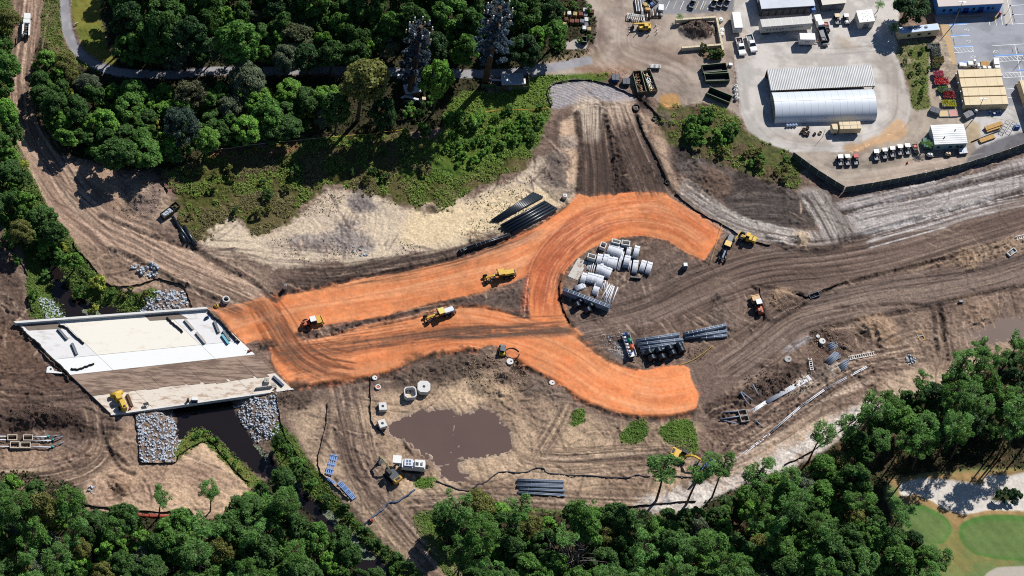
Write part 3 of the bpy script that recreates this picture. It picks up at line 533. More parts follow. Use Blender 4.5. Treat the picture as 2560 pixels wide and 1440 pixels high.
for a in (([(72,-60),(66,60),(50,180),(52,280),(80,350),(130,430),(180,500),(260,575),(350,640),(450,690),(560,735),(640,770)],4.5,60,dkl,one,1),([(640,748),(690,810),(720,860),(760,905),(830,940)],3,26,((110,78,60),(96,68,54),(214,140,100)),one,2),([(2620,500),(2450,555),(2253,615),(2080,650),(1900,668),(1750,720),(1600,790),(1430,828)],7,80,dke,one,3),([(2620,655),(2450,705),(2253,735),(2100,765),(1980,800),(1900,860),(1800,930)],6.5,70,dke,one,4),([(2620,440),(2450,475),(2320,510),(2130,560)],6.5,60,((90,80,76),(196,188,180),(206,198,190)),one,5),([(2620,395),(2450,440),(2320,475),(2130,515)],3,24,((90,80,76),(196,188,180)),one,6),([(2020,480),(2060,540),(2095,610)],3.4,20,((80,72,68),(190,180,168)),one,7),([(1480,255),(1482,340),(1490,420),(1492,500)],3.8,46,dk,one,8),([(1550,260),(1575,340),(1610,420),(1640,500)],4.0,46,dk,one,9),([(1690,470),(1760,520),(1850,570),(2000,605)],3,24,((96,86,80),(196,186,174)),one,10),([(860,960),(880,1060),(900,1150),(950,1240),(1010,1320),(1100,1420)],3.4,40,dkl,one,11),([(240,1000),(255,1080),(230,1150),(120,1190),(-40,1200)],3,24,dkl,one,12),([(-60,960),(40,970),(150,965),(230,955)],5,24,dk,one,13),([(1250,1060),(1300,1140),(1400,1160),(1560,1150),(1740,1140)],4,24,dkl,one,14),([(1750,1090),(1850,1110),(1990,1020),(2130,930),(2300,890)],4,34,dkl,one,15),([(1000,1255),(1200,1248),(1400,1252),(1640,1262)],2.4,20,dkl,one,16),([(720,690),(860,690),(1000,668),(1140,640),(1260,600)],2.4,30,dk,one,17),
 ([(540,800),(700,760),(900,725),(1100,690),(1280,640),(1420,560),(1520,520),(1650,510),(1790,590)],6.5,34,og,mc,18,(.12,.22),.015,(.2,.45)),([(1340,700),(1420,610),(1500,560),(1600,545),(1700,570),(1770,620)],4,16,og,mc,19,(.12,.22),.015,(.2,.5)),([(1345,790),(1355,720),(1375,660),(1440,590),(1520,545)],3.8,20,og,mc,20,(.12,.22),.015,(.25,.6)),([(700,920),(860,885),(1000,850),(1150,825),(1300,850),(1420,900),(1520,970),(1640,1000),(1740,990)],6.5,34,og,mc,21,(.12,.22),.015,(.2,.45)),([(680,890),(850,868),(1000,848),(1150,830),(1300,825),(1430,820)],1.8,26,((110,80,64),(96,72,60)),mc,22),([(690,780),(740,850),(800,900),(900,920)],4,26,((150,88,60),(120,78,58)),mc,23)): wheel_lines(*a)
# worn paving, mown turf
yd = np.isin(LAB,[NAMES.index(q) for q in ('concrete_yard','parking_lot','yard_ground','asphalt_lane','paved_path')]).astype(np.float32)
CC *= (1-yd*np.clip((n5-0.5)*1.1+(n2-0.5)*0.5,-.10,.16))[...,None].astype(np.float32)
for a in (([(1870,120),(2050,140),(2230,140),(2262,240),(2240,320),(2120,360),(1960,355),(1880,280),(1860,180)],5,46,((150,140,132),(160,150,142)),yd,51,(.15,.5),.0,(.12,.35)),([(1540,20),(1530,100),(1560,150),(1680,190),(1720,230)],7,40,((130,112,100),(206,192,178)),yd,52,(.15,.5),.0,(.15,.4)),([(2000,400),(2110,440),(2300,415),(2470,380)],4,34,((140,124,110),(210,196,182)),yd,53,(.15,.4),.0,(.15,.4)),([(2420,100),(2560,90)],6,14,((140,142,150),),yd,54,(.2,.6),.0,(.12,.3))): wheel_lines(*a)
gr_ = (LAB==NAMES.index('putting_green'))|(LAB==NAMES.index('fairway')); st_ = np.sign(np.sin((X*0.8+Y*0.6)*2.2))*0.045+(n2-0.5)*0.35+(n5-0.5)*0.3
CC[gr_] *= (1+st_[gr_])[:,None].astype(np.float32)
# canal banks
b = np.clip(D_CANAL/6.0,0,1); b = b*b*(3-2*b); HT[:] = HT*b+(1-b)*-2.1; HT[D_CANAL<0] = np.maximum(-3.2,-2.1+0.5*D_CANAL[D_CANAL<0])
cover(np.clip(1-D_CANAL/1.2,0,1)*0.8,(48,40,34))
# soils dry out lighter and greyer than the first coats
sm = np.isin(LAB,[NAMES.index(q) for q in ('ground','haul_road','spur_road')])
lum = CC.mean(-1); g = (1-np.clip((lum-0.22)/0.25,0,1))*sm
CC *= (1+g[...,None]*np.array([0.26,0.29,0.36],np.float32))
# small relief: lumps everywhere, scaled by how loose the surface is
clod = np.clip((vn(X*1.5,Y*1.5,31)*0.6+vn(X*3.1,Y*3.1,32)*0.4-0.56)*7,0,1)*np.clip((n5-0.40)*5,0,1)
rdg = 1-np.abs(2*fbm(X*0.55,Y*0.55,3,21)-1); rdg = np.clip((rdg-0.72)*4,0,1)
HT += (ROUGH*((n1-0.5)*1.3+(n5-0.5)*1.6+(n4-0.5)*0.7+rdg*1.1*np.clip((n2-0.4)*5,0,1)+clod*np.clip((ROUGH-0.12)*4,0,1)*0.9)).astype(np.float32)
HT += ((n3-0.5)*0.3).astype(np.float32)
# soil tone from the relief noise: paler lumps, darker hollows, strongest on loose ground
wl = np.clip(ROUGH/0.24,0.12,1.0)
mot = 1+wl*((n1-0.5)*0.75+(n4-0.5)*0.45)
CC *= np.clip(mot,0.45,1.7)[...,None].astype(np.float32)
CC = np.clip(CC,0.004,0.85)
def gz(x,y):
    i = min(max(int((x-GX0)/ST+0.5),0),NX-1); j = min(max(int((y-GY0)/ST+0.5),0),NY-1); return float(HT[j,i])
def G(px,py,dz=0.0):
    p = P(px,py); z = gz(p.x,p.y); p = P(px,py,z); return Vector((p.x,p.y,z+dz))
# flat footings where things stand on paving
# ---------------------------------------------------------------- cut the height field into named meshes
def ground_mat(name,rough=0.95,fine=0.35,sc=2.2,bump=0.6):
    m = bpy.data.materials.new(name); m.use_nodes = True; n = m.node_tree; bs = n.nodes['Principled BSDF']
    at = n.nodes.new('ShaderNodeAttribute'); at.attribute_name = 'Col'
    tc = n.nodes.new('ShaderNodeTexCoord'); no = n.nodes.new('ShaderNodeTexNoise'); no.inputs['Scale'].default_value = sc; no.inputs['Detail'].default_value = 6; no.inputs['Roughness'].default_value = 0.65
    n.links.new(tc.outputs['Object'],no.inputs['Vector'])
    mr = n.nodes.new('ShaderNodeMapRange'); mr.inputs[1].default_value = 0.3; mr.inputs[2].default_value = 0.7; mr.inputs[3].default_value = 1-fine; mr.inputs[4].default_value = 1+fine
    n.links.new(no.outputs['Fac'],mr.inputs[0])
    mx = n.nodes.new('ShaderNodeVectorMath'); mx.operation = 'SCALE'
    n.links.new(at.outputs['Color'],mx.inputs[0]); n.links.new(mr.outputs[0],mx.inputs['Scale']); n.links.new(mx.outputs[0],bs.inputs['Base Color'])
    bs.inputs['Roughness'].default_value = rough; bs.inputs['Specular IOR Level'].default_value = 0.15
    bp = n.nodes.new('ShaderNodeBump'); bp.inputs['Strength'].default_value = bump; bp.inputs['Distance'].default_value = 0.12
    n.links.new(no.outputs['Fac'],bp.inputs['Height']); n.links.new(bp.outputs[0],bs.inputs['Normal'])
    return m
GM = ground_mat('loose soil',0.95,0.34,1.9,0.8); GP = ground_mat('paving',0.85,0.05,0.9,0.03); GG = ground_mat('turf',0.9,0.4,2.6,0.9); GC = ground_mat('clay',0.95,0.16,1.4,0.3); GS = ground_mat('short turf',0.9,0.12,1.2,0.1)
LM = {'ground':GM,'haul_road':GM,'spur_road':GM,'clay_road':GC,'scrub_field':GG,'grass_verge':GG,'grass_patch':GG,'forest_floor':GG,'fairway':GS,'putting_green':GS,'lawn':GS,'sand_bunker':GC,'planting_plot':GG}
PXL = (X-CP.x,Y-CP.y); dz = -CP.z
den = PXL[0]*CF.x+PXL[1]*CF.y+dz*CF.z
PX_ = 1280+FPX*(PXL[0]*CR.x+PXL[1]*CR.y+dz*CR.z)/den; PY_ = 720-FPX*(PXL[0]*CU.x+PXL[1]*CU.y+dz*CU.z)/den
vis = (PX_>-46)&(PX_<2606)&(PY_>-50)&(PY_<1490)
cv = vis[:-1,:-1]&vis[1:,:-1]&vis[:-1,1:]&vis[1:,1:]
lab4 = LAB[:-1,:-1]
idx = np.arange(NY*NX,dtype=np.int32).reshape(NY,NX)
V = np.stack([X,Y,HT],-1).reshape(-1,3).astype(np.float32); VC = np.concatenate([CC.reshape(-1,3),np.ones((NX*NY,1),np.float32)],1)
for li,nm in enumerate(NAMES):
    m = cv&(lab4==li)
    if not m.any(): continue
    q = np.stack([idx[:-1,:-1][m],idx[:-1,1:][m],idx[1:,1:][m],idx[1:,:-1][m]],1)
    u,inv = np.unique(q,return_inverse=True); q2 = inv.reshape(-1,4).astype(np.int32)
    me = bpy.data.meshes.new(nm); me.vertices.add(len(u)); me.vertices.foreach_set('co',V[u].ravel())
    me.loops.add(q2.size); me.loops.foreach_set('vertex_index',q2.ravel()); me.polygons.add(len(q2))
    me.polygons.foreach_set('loop_start',np.arange(0,q2.size,4,dtype=np.int32)); me.polygons.foreach_set('loop_total',np.full(len(q2),4,np.int32))
    me.polygons.foreach_set('use_smooth',np.ones(len(q2),bool))
    ca = me.color_attributes.new('Col','FLOAT_COLOR','POINT'); ca.data.foreach_set('color',VC[u].ravel())
    me.update(); me.validate(); struct(ob(nm,me,LM.get(nm,GP)))
# land beyond the traced area, a coarse apron reaching far out
ap = MB(); Q = [P(-40,-45),P(2600,-45),P(2600,1485),P(-40,1485)]; far = [(-2500,2500),(2500,2500),(2500,-2500),(-2500,-2500)]
vs = [(q.x,q.y,-0.6) for q in Q]+[(a,b2,-0.6) for a,b2 in far]
ap.add(vs,[(0,1,5,4),(1,2,6,5),(2,3,7,6),(3,0,4,7)][::1])
struct(ap.build('outlying_land',mat('outlying turf',(70,82,40),0.95,var=0.3,scale=0.05)))
# ---------------------------------------------------------------- water
def water(name,pts,z,c,rough=0.12,spec=0.5,var=0.08):
    pw = PW(pts,z) if not isinstance(pts,np.ndarray) else pts
    c0 = pw.mean(0); m = MB(); n = len(pw)
    m.v = [(x,y,z) for x,y in pw]; m.f = [tuple(range(n))] ; m.sm = [False]
    o = m.build(name,mat(name,c,rough,var=var,scale=0.09,spec=spec)); return struct(o)
water('canal_water',PW([(60,600),(120,640),(130,735),(160,800),(300,920),(425,1030),(430,1100),(450,1105),(480,1085),(507,1080),(540,1105),(593,1155),(640,1195),(667,1204),(720,1250),(790,1315),(850,1375),(900,1460),(930,1500),(1040,1500),(1000,1440),(940,1370),(890,1320),(810,1250),(725,1175),(690,1125),(655,1105),(632,1070),(608,1035),(592,1000),(470,890),(365,795),(370,770),(303,765),(260,750),(220,735),(200,720),(170,680),(135,620)],-2.0),-2.0,(36,30,30),0.08,0.35)
water('muddy_basin_water',[(940,1075),(960,1040),(1050,1010),(1130,1005),(1240,1010),(1300,1060),(1300,1120),(1270,1150),(1190,1165),(1190,1215),(1130,1215),(1080,1190),(1020,1130),(960,1105)],-0.27,(110,90,83),0.18,0.35,0.10)
water('roadside_basin_water',[(2390,840),(2450,800),(2500,780),(2640,775),(2640,850),(2510,870),(2440,875)],-0.27,(122,100,90),0.18,0.35,0.10)
# ---------------------------------------------------------------- plants
def leaf_mat(name,trans=0.38,rough=0.6):
    m = bpy.data.materials.new(name); m.use_nodes = True; n = m.node_tree; n.nodes.clear()
    out = n.nodes.new('ShaderNodeOutputMaterial'); oi = n.nodes.new('ShaderNodeObjectInfo'); ge = n.nodes.new('ShaderNodeNewGeometry')
    tc = n.nodes.new('ShaderNodeTexCoord'); no = n.nodes.new('ShaderNodeTexNoise'); no.inputs['Scale'].default_value = 0.8; no.inputs['Detail'].default_value = 3
    n.links.new(tc.outputs['Object'],no.inputs['Vector'])
    hs = n.nodes.new('ShaderNodeHueSaturation')
    m1 = n.nodes.new('ShaderNodeMapRange'); m1.inputs[3].default_value = 0.46; m1.inputs[4].default_value = 0.535
    m2 = n.nodes.new('ShaderNodeMapRange'); m2.inputs[3].default_value = 0.62; m2.inputs[4].default_value = 1.4
    m3 = n.nodes.new('ShaderNodeMapRange'); m3.inputs[1].default_value = 0.3; m3.inputs[2].default_value = 0.7; m3.inputs[3].default_value = 0.7; m3.inputs[4].default_value = 1.35
    mu = n.nodes.new('ShaderNodeMath'); mu.operation = 'MULTIPLY'
    n.links.new(no.outputs['Fac'],m1.inputs[0]); n.links.new(ge.outputs['Random Per Island'],m2.inputs[0]); n.links.new(no.outputs['Fac'],m3.inputs[0])
    n.links.new(m2.outputs[0],mu.inputs[0]); n.links.new(m3.outputs[0],mu.inputs[1])
    n.links.new(m1.outputs[0],hs.inputs['Hue']); n.links.new(mu.outputs[0],hs.inputs['Value']); n.links.new(oi.outputs['Color'],hs.inputs['Color'])
    p = n.nodes.new('ShaderNodeBsdfPrincipled'); p.inputs['Roughness'].default_value = rough; p.inputs['Specular IOR Level'].default_value = 0.25
    t = n.nodes.new('ShaderNodeBsdfTranslucent'); mx = n.nodes.new('ShaderNodeMixShader'); mx.inputs[0].default_value = trans
    n.links.new(hs.outputs[0],p.inputs['Base Color']); n.links.new(hs.outputs[0],t.inputs['Color'])
    n.links.new(p.outputs[0],mx.inputs[1]); n.links.new(t.outputs[0],mx.inputs[2]); n.links.new(mx.outputs[0],out.inputs['Surface'])
    return m
LEAF = leaf_mat('foliage'); SOFT = leaf_mat('soft grass',0.3,0.8)
for _n in SOFT.node_tree.nodes:
    if _n.type=='MAP_RANGE' and abs(_n.inputs[4].default_value-1.4)<1e-3: _n.inputs[3].default_value = 0.75; _n.inputs[4].default_value = 1.25; BARK = mat('bark',(96,82,70),0.9,var=0.25,scale=3); GREYBARK = mat('grey bark',(150,140,134),0.9,var=0.2,scale=3)
def quads_mesh(name,c,nrm,w,l,rg):
    # one leaf spray per row: centre, facing, width, length
    n = len(c); r = rg.normal(size=(n,3)); a = np.cross(nrm,r); a /= np.linalg.norm(a,axis=1,keepdims=True)+1e-9; b = np.cross(nrm,a)
    a = a*(w/2)[:,None]; b = b*(l/2)[:,None]; up = nrm*(w*0.18)[:,None]
    v = np.empty((n,4,3),np.float32); v[:,0] = c-b; v[:,1] = c+a+up; v[:,2] = c+b; v[:,3] = c-a+up
    me = bpy.data.meshes.new(name); me.vertices.add(n*4); me.vertices.foreach_set('co',v.ravel())
    me.loops.add(n*4); me.loops.foreach_set('vertex_index',np.arange(n*4,dtype=np.int32)); me.polygons.add(n)
    me.polygons.foreach_set('loop_start',np.arange(0,n*4,4,dtype=np.int32)); me.polygons.foreach_set('loop_total',np.full(n,4,np.int32))
    me.update(); me.materials.append(LEAF); return me
def clumps(rg,cen,rad,flat,nper,lw,ll,outw=0.75,up=0.35):
    cs,ns,ws,ls = [],[],[],[]
    for (c,r) in zip(cen,rad):
        k = int(nper*(r/np.mean(rad))**2); d = rg.normal(size=(k,3)); d /= np.linalg.norm(d,axis=1,keepdims=True)
        d[:,2] = np.where(d[:,2]<-0.25,-d[:,2],d[:,2]); q = r*(0.62+0.45*rg.random(k))[:,None]
        p = np.array(c)+d*q*np.array([1,1,flat]); nn = d*outw+rg.normal(size=(k,3))*0.45+np.array([0,0,up]); nn /= np.linalg.norm(nn,axis=1,keepdims=True)
        cs.append(p); ns.append(nn); ws.append(lw*(0.6+0.9*rg.random(k))); ls.append(ll*(0.6+0.9*rg.random(k)))
    return np.concatenate(cs),np.concatenate(ns),np.concatenate(ws),np.concatenate(ls)
PROTO = {}
def proto(kind,seed):
    # crown centred on its own middle at height zc above the foot; unit: metres at nominal size
    rg = np.random.default_rng(100+seed); t = MB(); lean = rg.normal(size=2)*0.25
    if kind in ('broadleaf','young','shrub','olive','vine'):
        Rr,Hh,nc,nper = {'broadleaf':(5.0,11.5,58,112),'young':(3.4,8.0,34,84),'shrub':(1.7,2.6,16,46),'olive':(4.6,13.0,60,104),'vine':(5.0,10.0,64,96)}[kind]
        zc = Hh-Rr*0.72; cen,rad = [],[]
        lob = [(rg.random()*6.28,0.2+1.6*rg.random()) for _ in range(6)]
        for i in range(nc):
            a = rg.random()*6.28; u = rg.random()**0.6; el = rg.uniform(-0.35,1.0)
            rr = Rr*(0.62 if kind=='olive' else 0.80)*math.sqrt(max(0,1-(max(el,0))**2))*(0.45+0.55*u)
            s = 1+0.20*sum(math.cos(a-b)*(w2-1) for b,w2 in lob)
            cen.append((rr*math.cos(a)*s,rr*math.sin(a)*s,el*Rr*(0.95 if kind!='olive' else 1.2)*(0.72+0.28*rg.random()))); rad.append(Rr*rg.uniform(0.16,0.27))
        lw = {'broadleaf':0.40,'young':0.36,'shrub':0.30,'olive':0.30,'vine':0.28}[kind]
        c,nn,w2,l2 = clumps(rg,cen,rad,0.8,nper,lw,lw*1.5)
        if kind!='shrub':
            t.tube([(0,0,-0.4),(lean[0]*.5,lean[1]*.5,zc*0.5),(lean[0],lean[1],zc+Rr*0.3)],[0.34,0.26,0.10],7)
            for i in range(6):
                q = cen[i*5%nc]; t.tube([(lean[0]*.7,lean[1]*.7,zc*0.75-0.3*i*0.2),(q[0]*.5,q[1]*.5,zc+q[2]*.4),(q[0]*.9,q[1]*.9,zc+q[2]*.85)],[0.15,0.09,0.03],5)
        else:
            for i in range(4):
                q = cen[i*3%nc]; t.tube([(0.1*i,0,-0.3),(q[0]*.5,q[1]*.5,zc*.6),(q[0],q[1],zc+q[2]*.8)],[0.05,0.04,0.015],4)
    elif kind=='pine':
        Rr,Hh = 3.1,17.0; zc = 14.0; cen,rad = [],[]; lean = rg.normal(size=2)*0.9; L = lambda z:(lean[0]*(z/Hh)**2,lean[1]*(z/Hh)**2)
        pts = [(*L(z),z) for z in (-0.4,4,8,12,15,16.6)]; t.tube(pts,[0.26,0.22,0.18,0.13,0.07,0.03],7)
        for i in range(26):
            z = rg.uniform(10.8,17.0); a = i*2.4+rg.normal()*0.4; rr = Rr*math.sin(math.pi*min(1,max(0.12,(17.6-z)/6.6))**0.8)*rg.uniform(0.45,1.0)
            b = L(z); e = (b[0]+rr*math.cos(a),b[1]+rr*math.sin(a),z+rg.uniform(-0.1,0.6)); cen.append((e[0],e[1],e[2]-zc)); rad.append(rg.uniform(0.62,1.05))
            t.tube([(b[0],b[1],z-0.5),((b[0]+e[0])/2,(b[1]+e[1])/2,z-0.25),e],[0.07,0.05,0.02],4)
        for i in range(3):
            z = rg.uniform(7,10); a = rg.random()*6.28; b = L(z); t.tube([(b[0],b[1],z),(b[0]+1.3*math.cos(a),b[1]+1.3*math.sin(a),z+0.3)],[0.05,0.02],4)
        c,nn,w2,l2 = clumps(rg,cen,rad,0.62,58,0.16,0.8,0.5,0.45)
    elif kind=='bare':
        zc = 5; c = None
        for i in range(46):
            a = rg.random()*6.28; sp = rg.uniform(0.2,1.0); p0 = np.array([0,0,1.5]); d = np.array([math.cos(a)*sp,math.sin(a)*sp,1.3]); d /= np.linalg.norm(d)
            ps = [p0]; 
            for k in range(4): d = d+rg.normal(size=3)*0.16; d /= np.linalg.norm(d); ps.append(ps[-1]+d*rg.uniform(1.4,2.2))
            t.tube([tuple(p) for p in ps],[0.13,0.09,0.06,0.04,0.015],5)
            for k in (2,3):
                e = ps[k]+rg.normal(size=3)*1.1+np.array([0,0,0.9]); t.tube([tuple(ps[k]),tuple(e)],[0.045,0.012],4)
        t.tube([(0,0,-0.4),(0,0,1.6)],[0.4,0.3],8)
        tm = t.mesh('bare_trunk'); tm.materials.append(GREYBARK); PROTO[(kind,seed)] = (tm,None,zc,5.0); return PROTO[(kind,seed)]
    elif kind=='palm':
        zc = 5.0; t.tube([(0,0,-0.3),(0.1,0,2.5),(0.15,0.05,5.0)],[0.17,0.14,0.12],8); cs,ns,ws,ls = [],[],[],[]
        for i in range(16):
            a = i*2.4; el = rg.uniform(-0.1,0.9)
            for k in range(9):
                s = (k+1)/9*2.3; p = np.array([s*math.cos(a)*math.cos(el*0.6),s*math.sin(a)*math.cos(el*0.6),el*s*0.5-0.16*s*s])
                for sg in (-1,1):
                    cs.append(p+np.array([-math.sin(a),math.cos(a),0])*sg*0.22); ns.append(np.array([math.cos(a)*.2,math.sin(a)*.2,1])+rg.normal(size=3)*0.25); ws.append(0.2); ls.append(0.62)
        c = np.array(cs); nn = np.array(ns); nn /= np.linalg.norm(nn,axis=1,keepdims=True); w2 = np.array(ws); l2 = np.array(ls); Rr = 2.3
    tm = t.mesh(kind+'_trunk'); tm.materials.append(BARK)
    cm = quads_mesh(kind+'_crown',c,nn,w2,l2,rg)
    PROTO[(kind,seed)] = (tm,cm,zc,Rr); return PROTO[(kind,seed)]
GREENS = {'deep':(66,98,46),'mid':(82,120,52),'fresh':(102,144,58),'olive':(112,116,60),'grey':(100,112,86),'dark':(54,82,46),'yellow':(148,156,66),'blue':(78,98,86),'pine':(92,132,66)}
ALLTREES = []
LANDMARKS = [(65,60,'the white service truck'),(190,60,'the curved grey path'),(330,150,'the bend of the paved path'),(500,60,'the dark wood along the top edge'),(700,60,'the shaded middle of the top wood'),(430,260,'the tangled thicket below the path'),(140,260,'the thicket beside the haul road'),(620,200,'the grey vine thicket'),(1030,180,'the left tree-shaped mast'),(1240,150,'the right tree-shaped mast'),(1280,200,'the silver-roofed equipment hut'),(1440,60,'the stacked stone pallets'),(1455,110,'the open bin on its pad'),(900,230,'the mottled crown left of the masts'),(1140,380,'the lower left of the bright slope'),(1230,390,'the foot of the bright slope'),(1200,300,'the middle of the bright slope'),(1290,280,'the orange tape on the slope'),(1330,350,'the right rim of the bright slope'),(620,470,'the brown marsh'),(1330,250,'the ribbed silt pad'),(1430,190,'the path end by the yard'),(1780,140,'the bark heap wall'),(1790,190,'the pair of green skips'),(1800,240,'the slanting skip'),(1750,300,'the shrubs below the yard'),(1930,420,'the dark screen fence'),(2270,20,'the blue building'),(2300,80,'the long tan cabin'),(2290,200,'the planting plot'),(150,770,'the north stones of the canal'),(250,740,'the lily clumps in the canal'),(120,560,'the bank left of the haul road'),(40,450,'the left edge beside the haul road'),(400,760,'the stone apron north of the bridge'),(60,1250,'the lower left corner'),(140,1290,'the olive tree of the lower left'),(400,1280,'the red strip along the wood'),(560,1250,'the tan spit by the canal'),(700,1200,'the dark canal end'),(860,1380,'the yellow boom in the canal'),(560,1400,'the bottom edge left of the canal'),(950,1380,'the canal track hedge'),(790,1240,'the blue pallet frames'),(1150,1290,'the grass corner by the track fork'),(1300,1330,'the bright thicket at the fork'),(1430,1390,'the bare grey tree'),(1560,1290,'the black silt sock'),(1700,1150,'the yellow excavator among pines'),(1770,1170,'the blue machine among pines'),(1900,1220,'the white sand strip'),(2010,1100,'the lone pine of the sand strip'),(1650,1390,'the bottom edge right of the bare tree'),(1950,1400,'the bottom edge before the golf green'),(2200,1150,'the shaded pine hollow'),(2250,1210,'the white bunker'),(2320,1310,'the small putting green'),(2330,1380,'the pines under the small green'),(2400,930,'the muddy roadside basin'),(2520,1000,'the right edge below the basin'),(2480,1240,'the bush inside the bunker'),(2300,960,'the yellow tape of the wood')]
def tree(kind,px,py,Rm,tone,label=None,group=None,name=None,seed=None,hs=1.0,col=None):
    sd = seed if seed is not None else random.randrange(4 if kind in ('broadleaf','young','pine','shrub') else 2)
    tm,cm,zc,R0 = PROTO.get((kind,sd)) or proto(kind,sd)
    s = Rm/R0; z = zc*s*hs; p = P(px,py,z); zb = gz(p.x,p.y); p = P(px,py,z+zb)
    nm = name or {'broadleaf':'broadleaf_tree','young':'young_tree','shrub':'shrub','olive':'cypress_tree','vine':'vine_covered_tree','pine':'pine_tree','bare':'bare_tree','palm':'palm'}[kind]
    t = thing(nm,label,'shrub' if kind=='shrub' else 'tree',(p.x,p.y,zb),random.random()*6.28,group)
    k = ob('trunk' if kind!='shrub' else 'stem',tm,None,t); k.scale = (s,s,s*hs)
    if cm is not None:
        c = ob('crown',cm,None,t); c.scale = (s*random.uniform(.85,1.2),s*random.uniform(.85,1.2),s*hs*random.uniform(.85,1.1)); c.location = (0,0,zc*s*hs)
        a = np.clip(alb(col or GREENS[tone])*1.6*random.uniform(0.86,1.16),0,0.5); c.color = (*a,1)
    ALLTREES.append((t,kind,tone,Rm,px,py)); return t
def inpoly(x,y,pl):
    c = False; j = len(pl)-1
    for i in range(len(pl)):
        if (pl[i][1]>y)!=(pl[j][1]>y) and x<(pl[j][0]-pl[i][0])*(y-pl[i][1])/(pl[j][1]-pl[i][1])+pl[i][0]: c = not c
        j = i
    return c
TAKEN = []
def fill(pl,mix,group,gap=0.62,tries=1500,mx=200,keep=(),tall=1.0):
    xs = [p[0] for p in pl]; ys = [p[1] for p in pl]; n = 0
    kinds = [m[0] for m in mix]; wts = [m[4] for m in mix]
    for _ in range(tries):
        x = random.uniform(min(xs),max(xs)); y = random.uniform(min(ys),max(ys))
        if not inpoly(x,y,pl): continue
        if any(inpoly(x,y,k) for k in keep): continue
        m = random.choices(mix,wts)[0]; Rm = random.uniform(m[2],m[3])
        if any(((x-a)/9.4)**2+((y-b)/8.0)**2<(gap*(Rm+r))**2 for a,b,r in TAKEN): continue
        TAKEN.append((x,y,Rm)); tree(m[0],x,y,Rm,random.choice(m[1]),None,group,hs=tall*random.uniform(.85,1.15)); n += 1
        if n>=mx: break
# single trees one can point at
tree('olive',905,215,8.4,'olive','broad mottled olive-yellow tree left of the left mast',hs=0.97,seed=0); TAKEN.append((905,215,7.8))
tree('broadleaf',1095,205,5.2,'fresh','bright green round tree right of the left mast',seed=1,hs=1.9); TAKEN.append((1095,205,5))
tree('olive',100,1285,6.0,'olive','brownish olive cypress at the lower left corner',hs=1.0,seed=1); TAKEN.append((100,1285,5))
tree('bare',1430,1385,7.5,'grey','large bare grey tree with leafless branches at the bottom'); TAKEN.append((1430,1385,6))
tree('vine',625,205,6.0,'grey','grey vine covered tree leaning over the shaded path',seed=0); TAKEN.append((625,205,6))
tree('vine',455,315,6.2,'blue','dull blue-grey tree in the middle of the thicket',seed=1,col=(58,76,66)); TAKEN.append((455,315,6))
tree('vine',480,235,5.0,'grey','tan-grey twiggy tree just under the paved path',seed=1,col=(100,102,74)); TAKEN.append((480,235,5))
tree('broadleaf',740,100,5.4,'olive','greyish tree with yellow tinge above the shaded path',seed=2,col=(80,88,58)); TAKEN.append((750,100,5))
tree('broadleaf',2272,8,5.4,'dark','large dark tree left of the blue building',seed=3,hs=.85); TAKEN.append((2265,12,7))
for x,y,Rm,lab in ((400,1240,2.6,'thin pine standing alone by the red strip'),(1670,1165,4.3,'tall leaning pine left of the yellow excavator'),(1745,1180,4.0,'leaning pine between the excavator and the blue machine'),(1805,1176,3.4,'leaning pine right of the blue machine'),(2050,1085,3.3,'lone leaning pine on the white sand strip'),(1890,1190,4.0,'low pine at the sand edge right of the blue machine'),(2405,905,4.0,'tall pine under the muddy roadside basin'),(2305,960,2.6,'short bushy pine beside the yellow tape'),(2250,1280,3.3,'crooked pine on the left lip of the small green'),(2450,870,3.2,'pine crown touching the basin shore'),(2500,890,3.2,'pine crown near the basin at the right'),(2545,850,3.0,'pine crown at the right end of the basin'),(530,1230,2.4,'small pine at the tip of the tan spit')):
    tree('pine',x,y,Rm,'pine',lab,'lone pines at the edge of the works'); TAKEN.append((x,y,Rm*0.8))
MIXD = [('broadleaf',('deep','deep','mid','dark'),3.8,6.2,6),('young',('mid','fresh','deep'),2.4,3.6,2.5),('vine',('grey','deep'),3.0,4.5,1)]
MIXT = [('broadleaf',('mid','fresh','deep'),3.2,4.8,4),('young',('mid','fresh','deep'),2.2,3.4,4),('shrub',('fresh','mid','yellow'),1.5,2.4,2),('vine',('grey','olive'),3.0,4.2,0.8)]
MIXB = [('broadleaf',('mid','deep','deep'),3.4,5.6,5),('pine',('pine','pine','mid'),2.8,4.0,3),('young',('mid','fresh','deep'),2.3,3.4,2),('vine',('grey','olive'),3.0,4.4,0.9)]
MIXP = [('pine',('pine','mid'),2.8,4.0,5),('broadleaf',('deep','dark','mid'),3.0,4.6,2),('young',('mid','deep'),2.2,3.2,2)]
fill([(285,-70),(1400,-70),(1395,100),(1300,130),(1200,140),(1000,130),(930,140),(780,146),(560,145),(400,146),(325,128),(295,80)],MIXD,'trees of the wood along the top edge',0.52,2600,140,tall=1.35,keep=([(975,60),(1075,60),(1075,200),(975,200)],[(1195,20),(1285,20),(1285,150),(1195,150)]))
fill([(95,150),(150,140),(205,205),(300,226),(560,226),(780,226),(820,240),(830,290),(760,320),(560,350),(480,370),(430,395),(250,390),(150,340),(95,260)],MIXT,'trees of the thicket under the path',0.50,2600,140)
fill([(-50,30),(22,30),(18,200),(25,340),(45,400),(70,470),(110,540),(160,610),(195,660),(190,675),(130,650),(60,600),(-20,520),(-50,500)],MIXT,'shrubs and trees on the left bank',0.60,900,48)
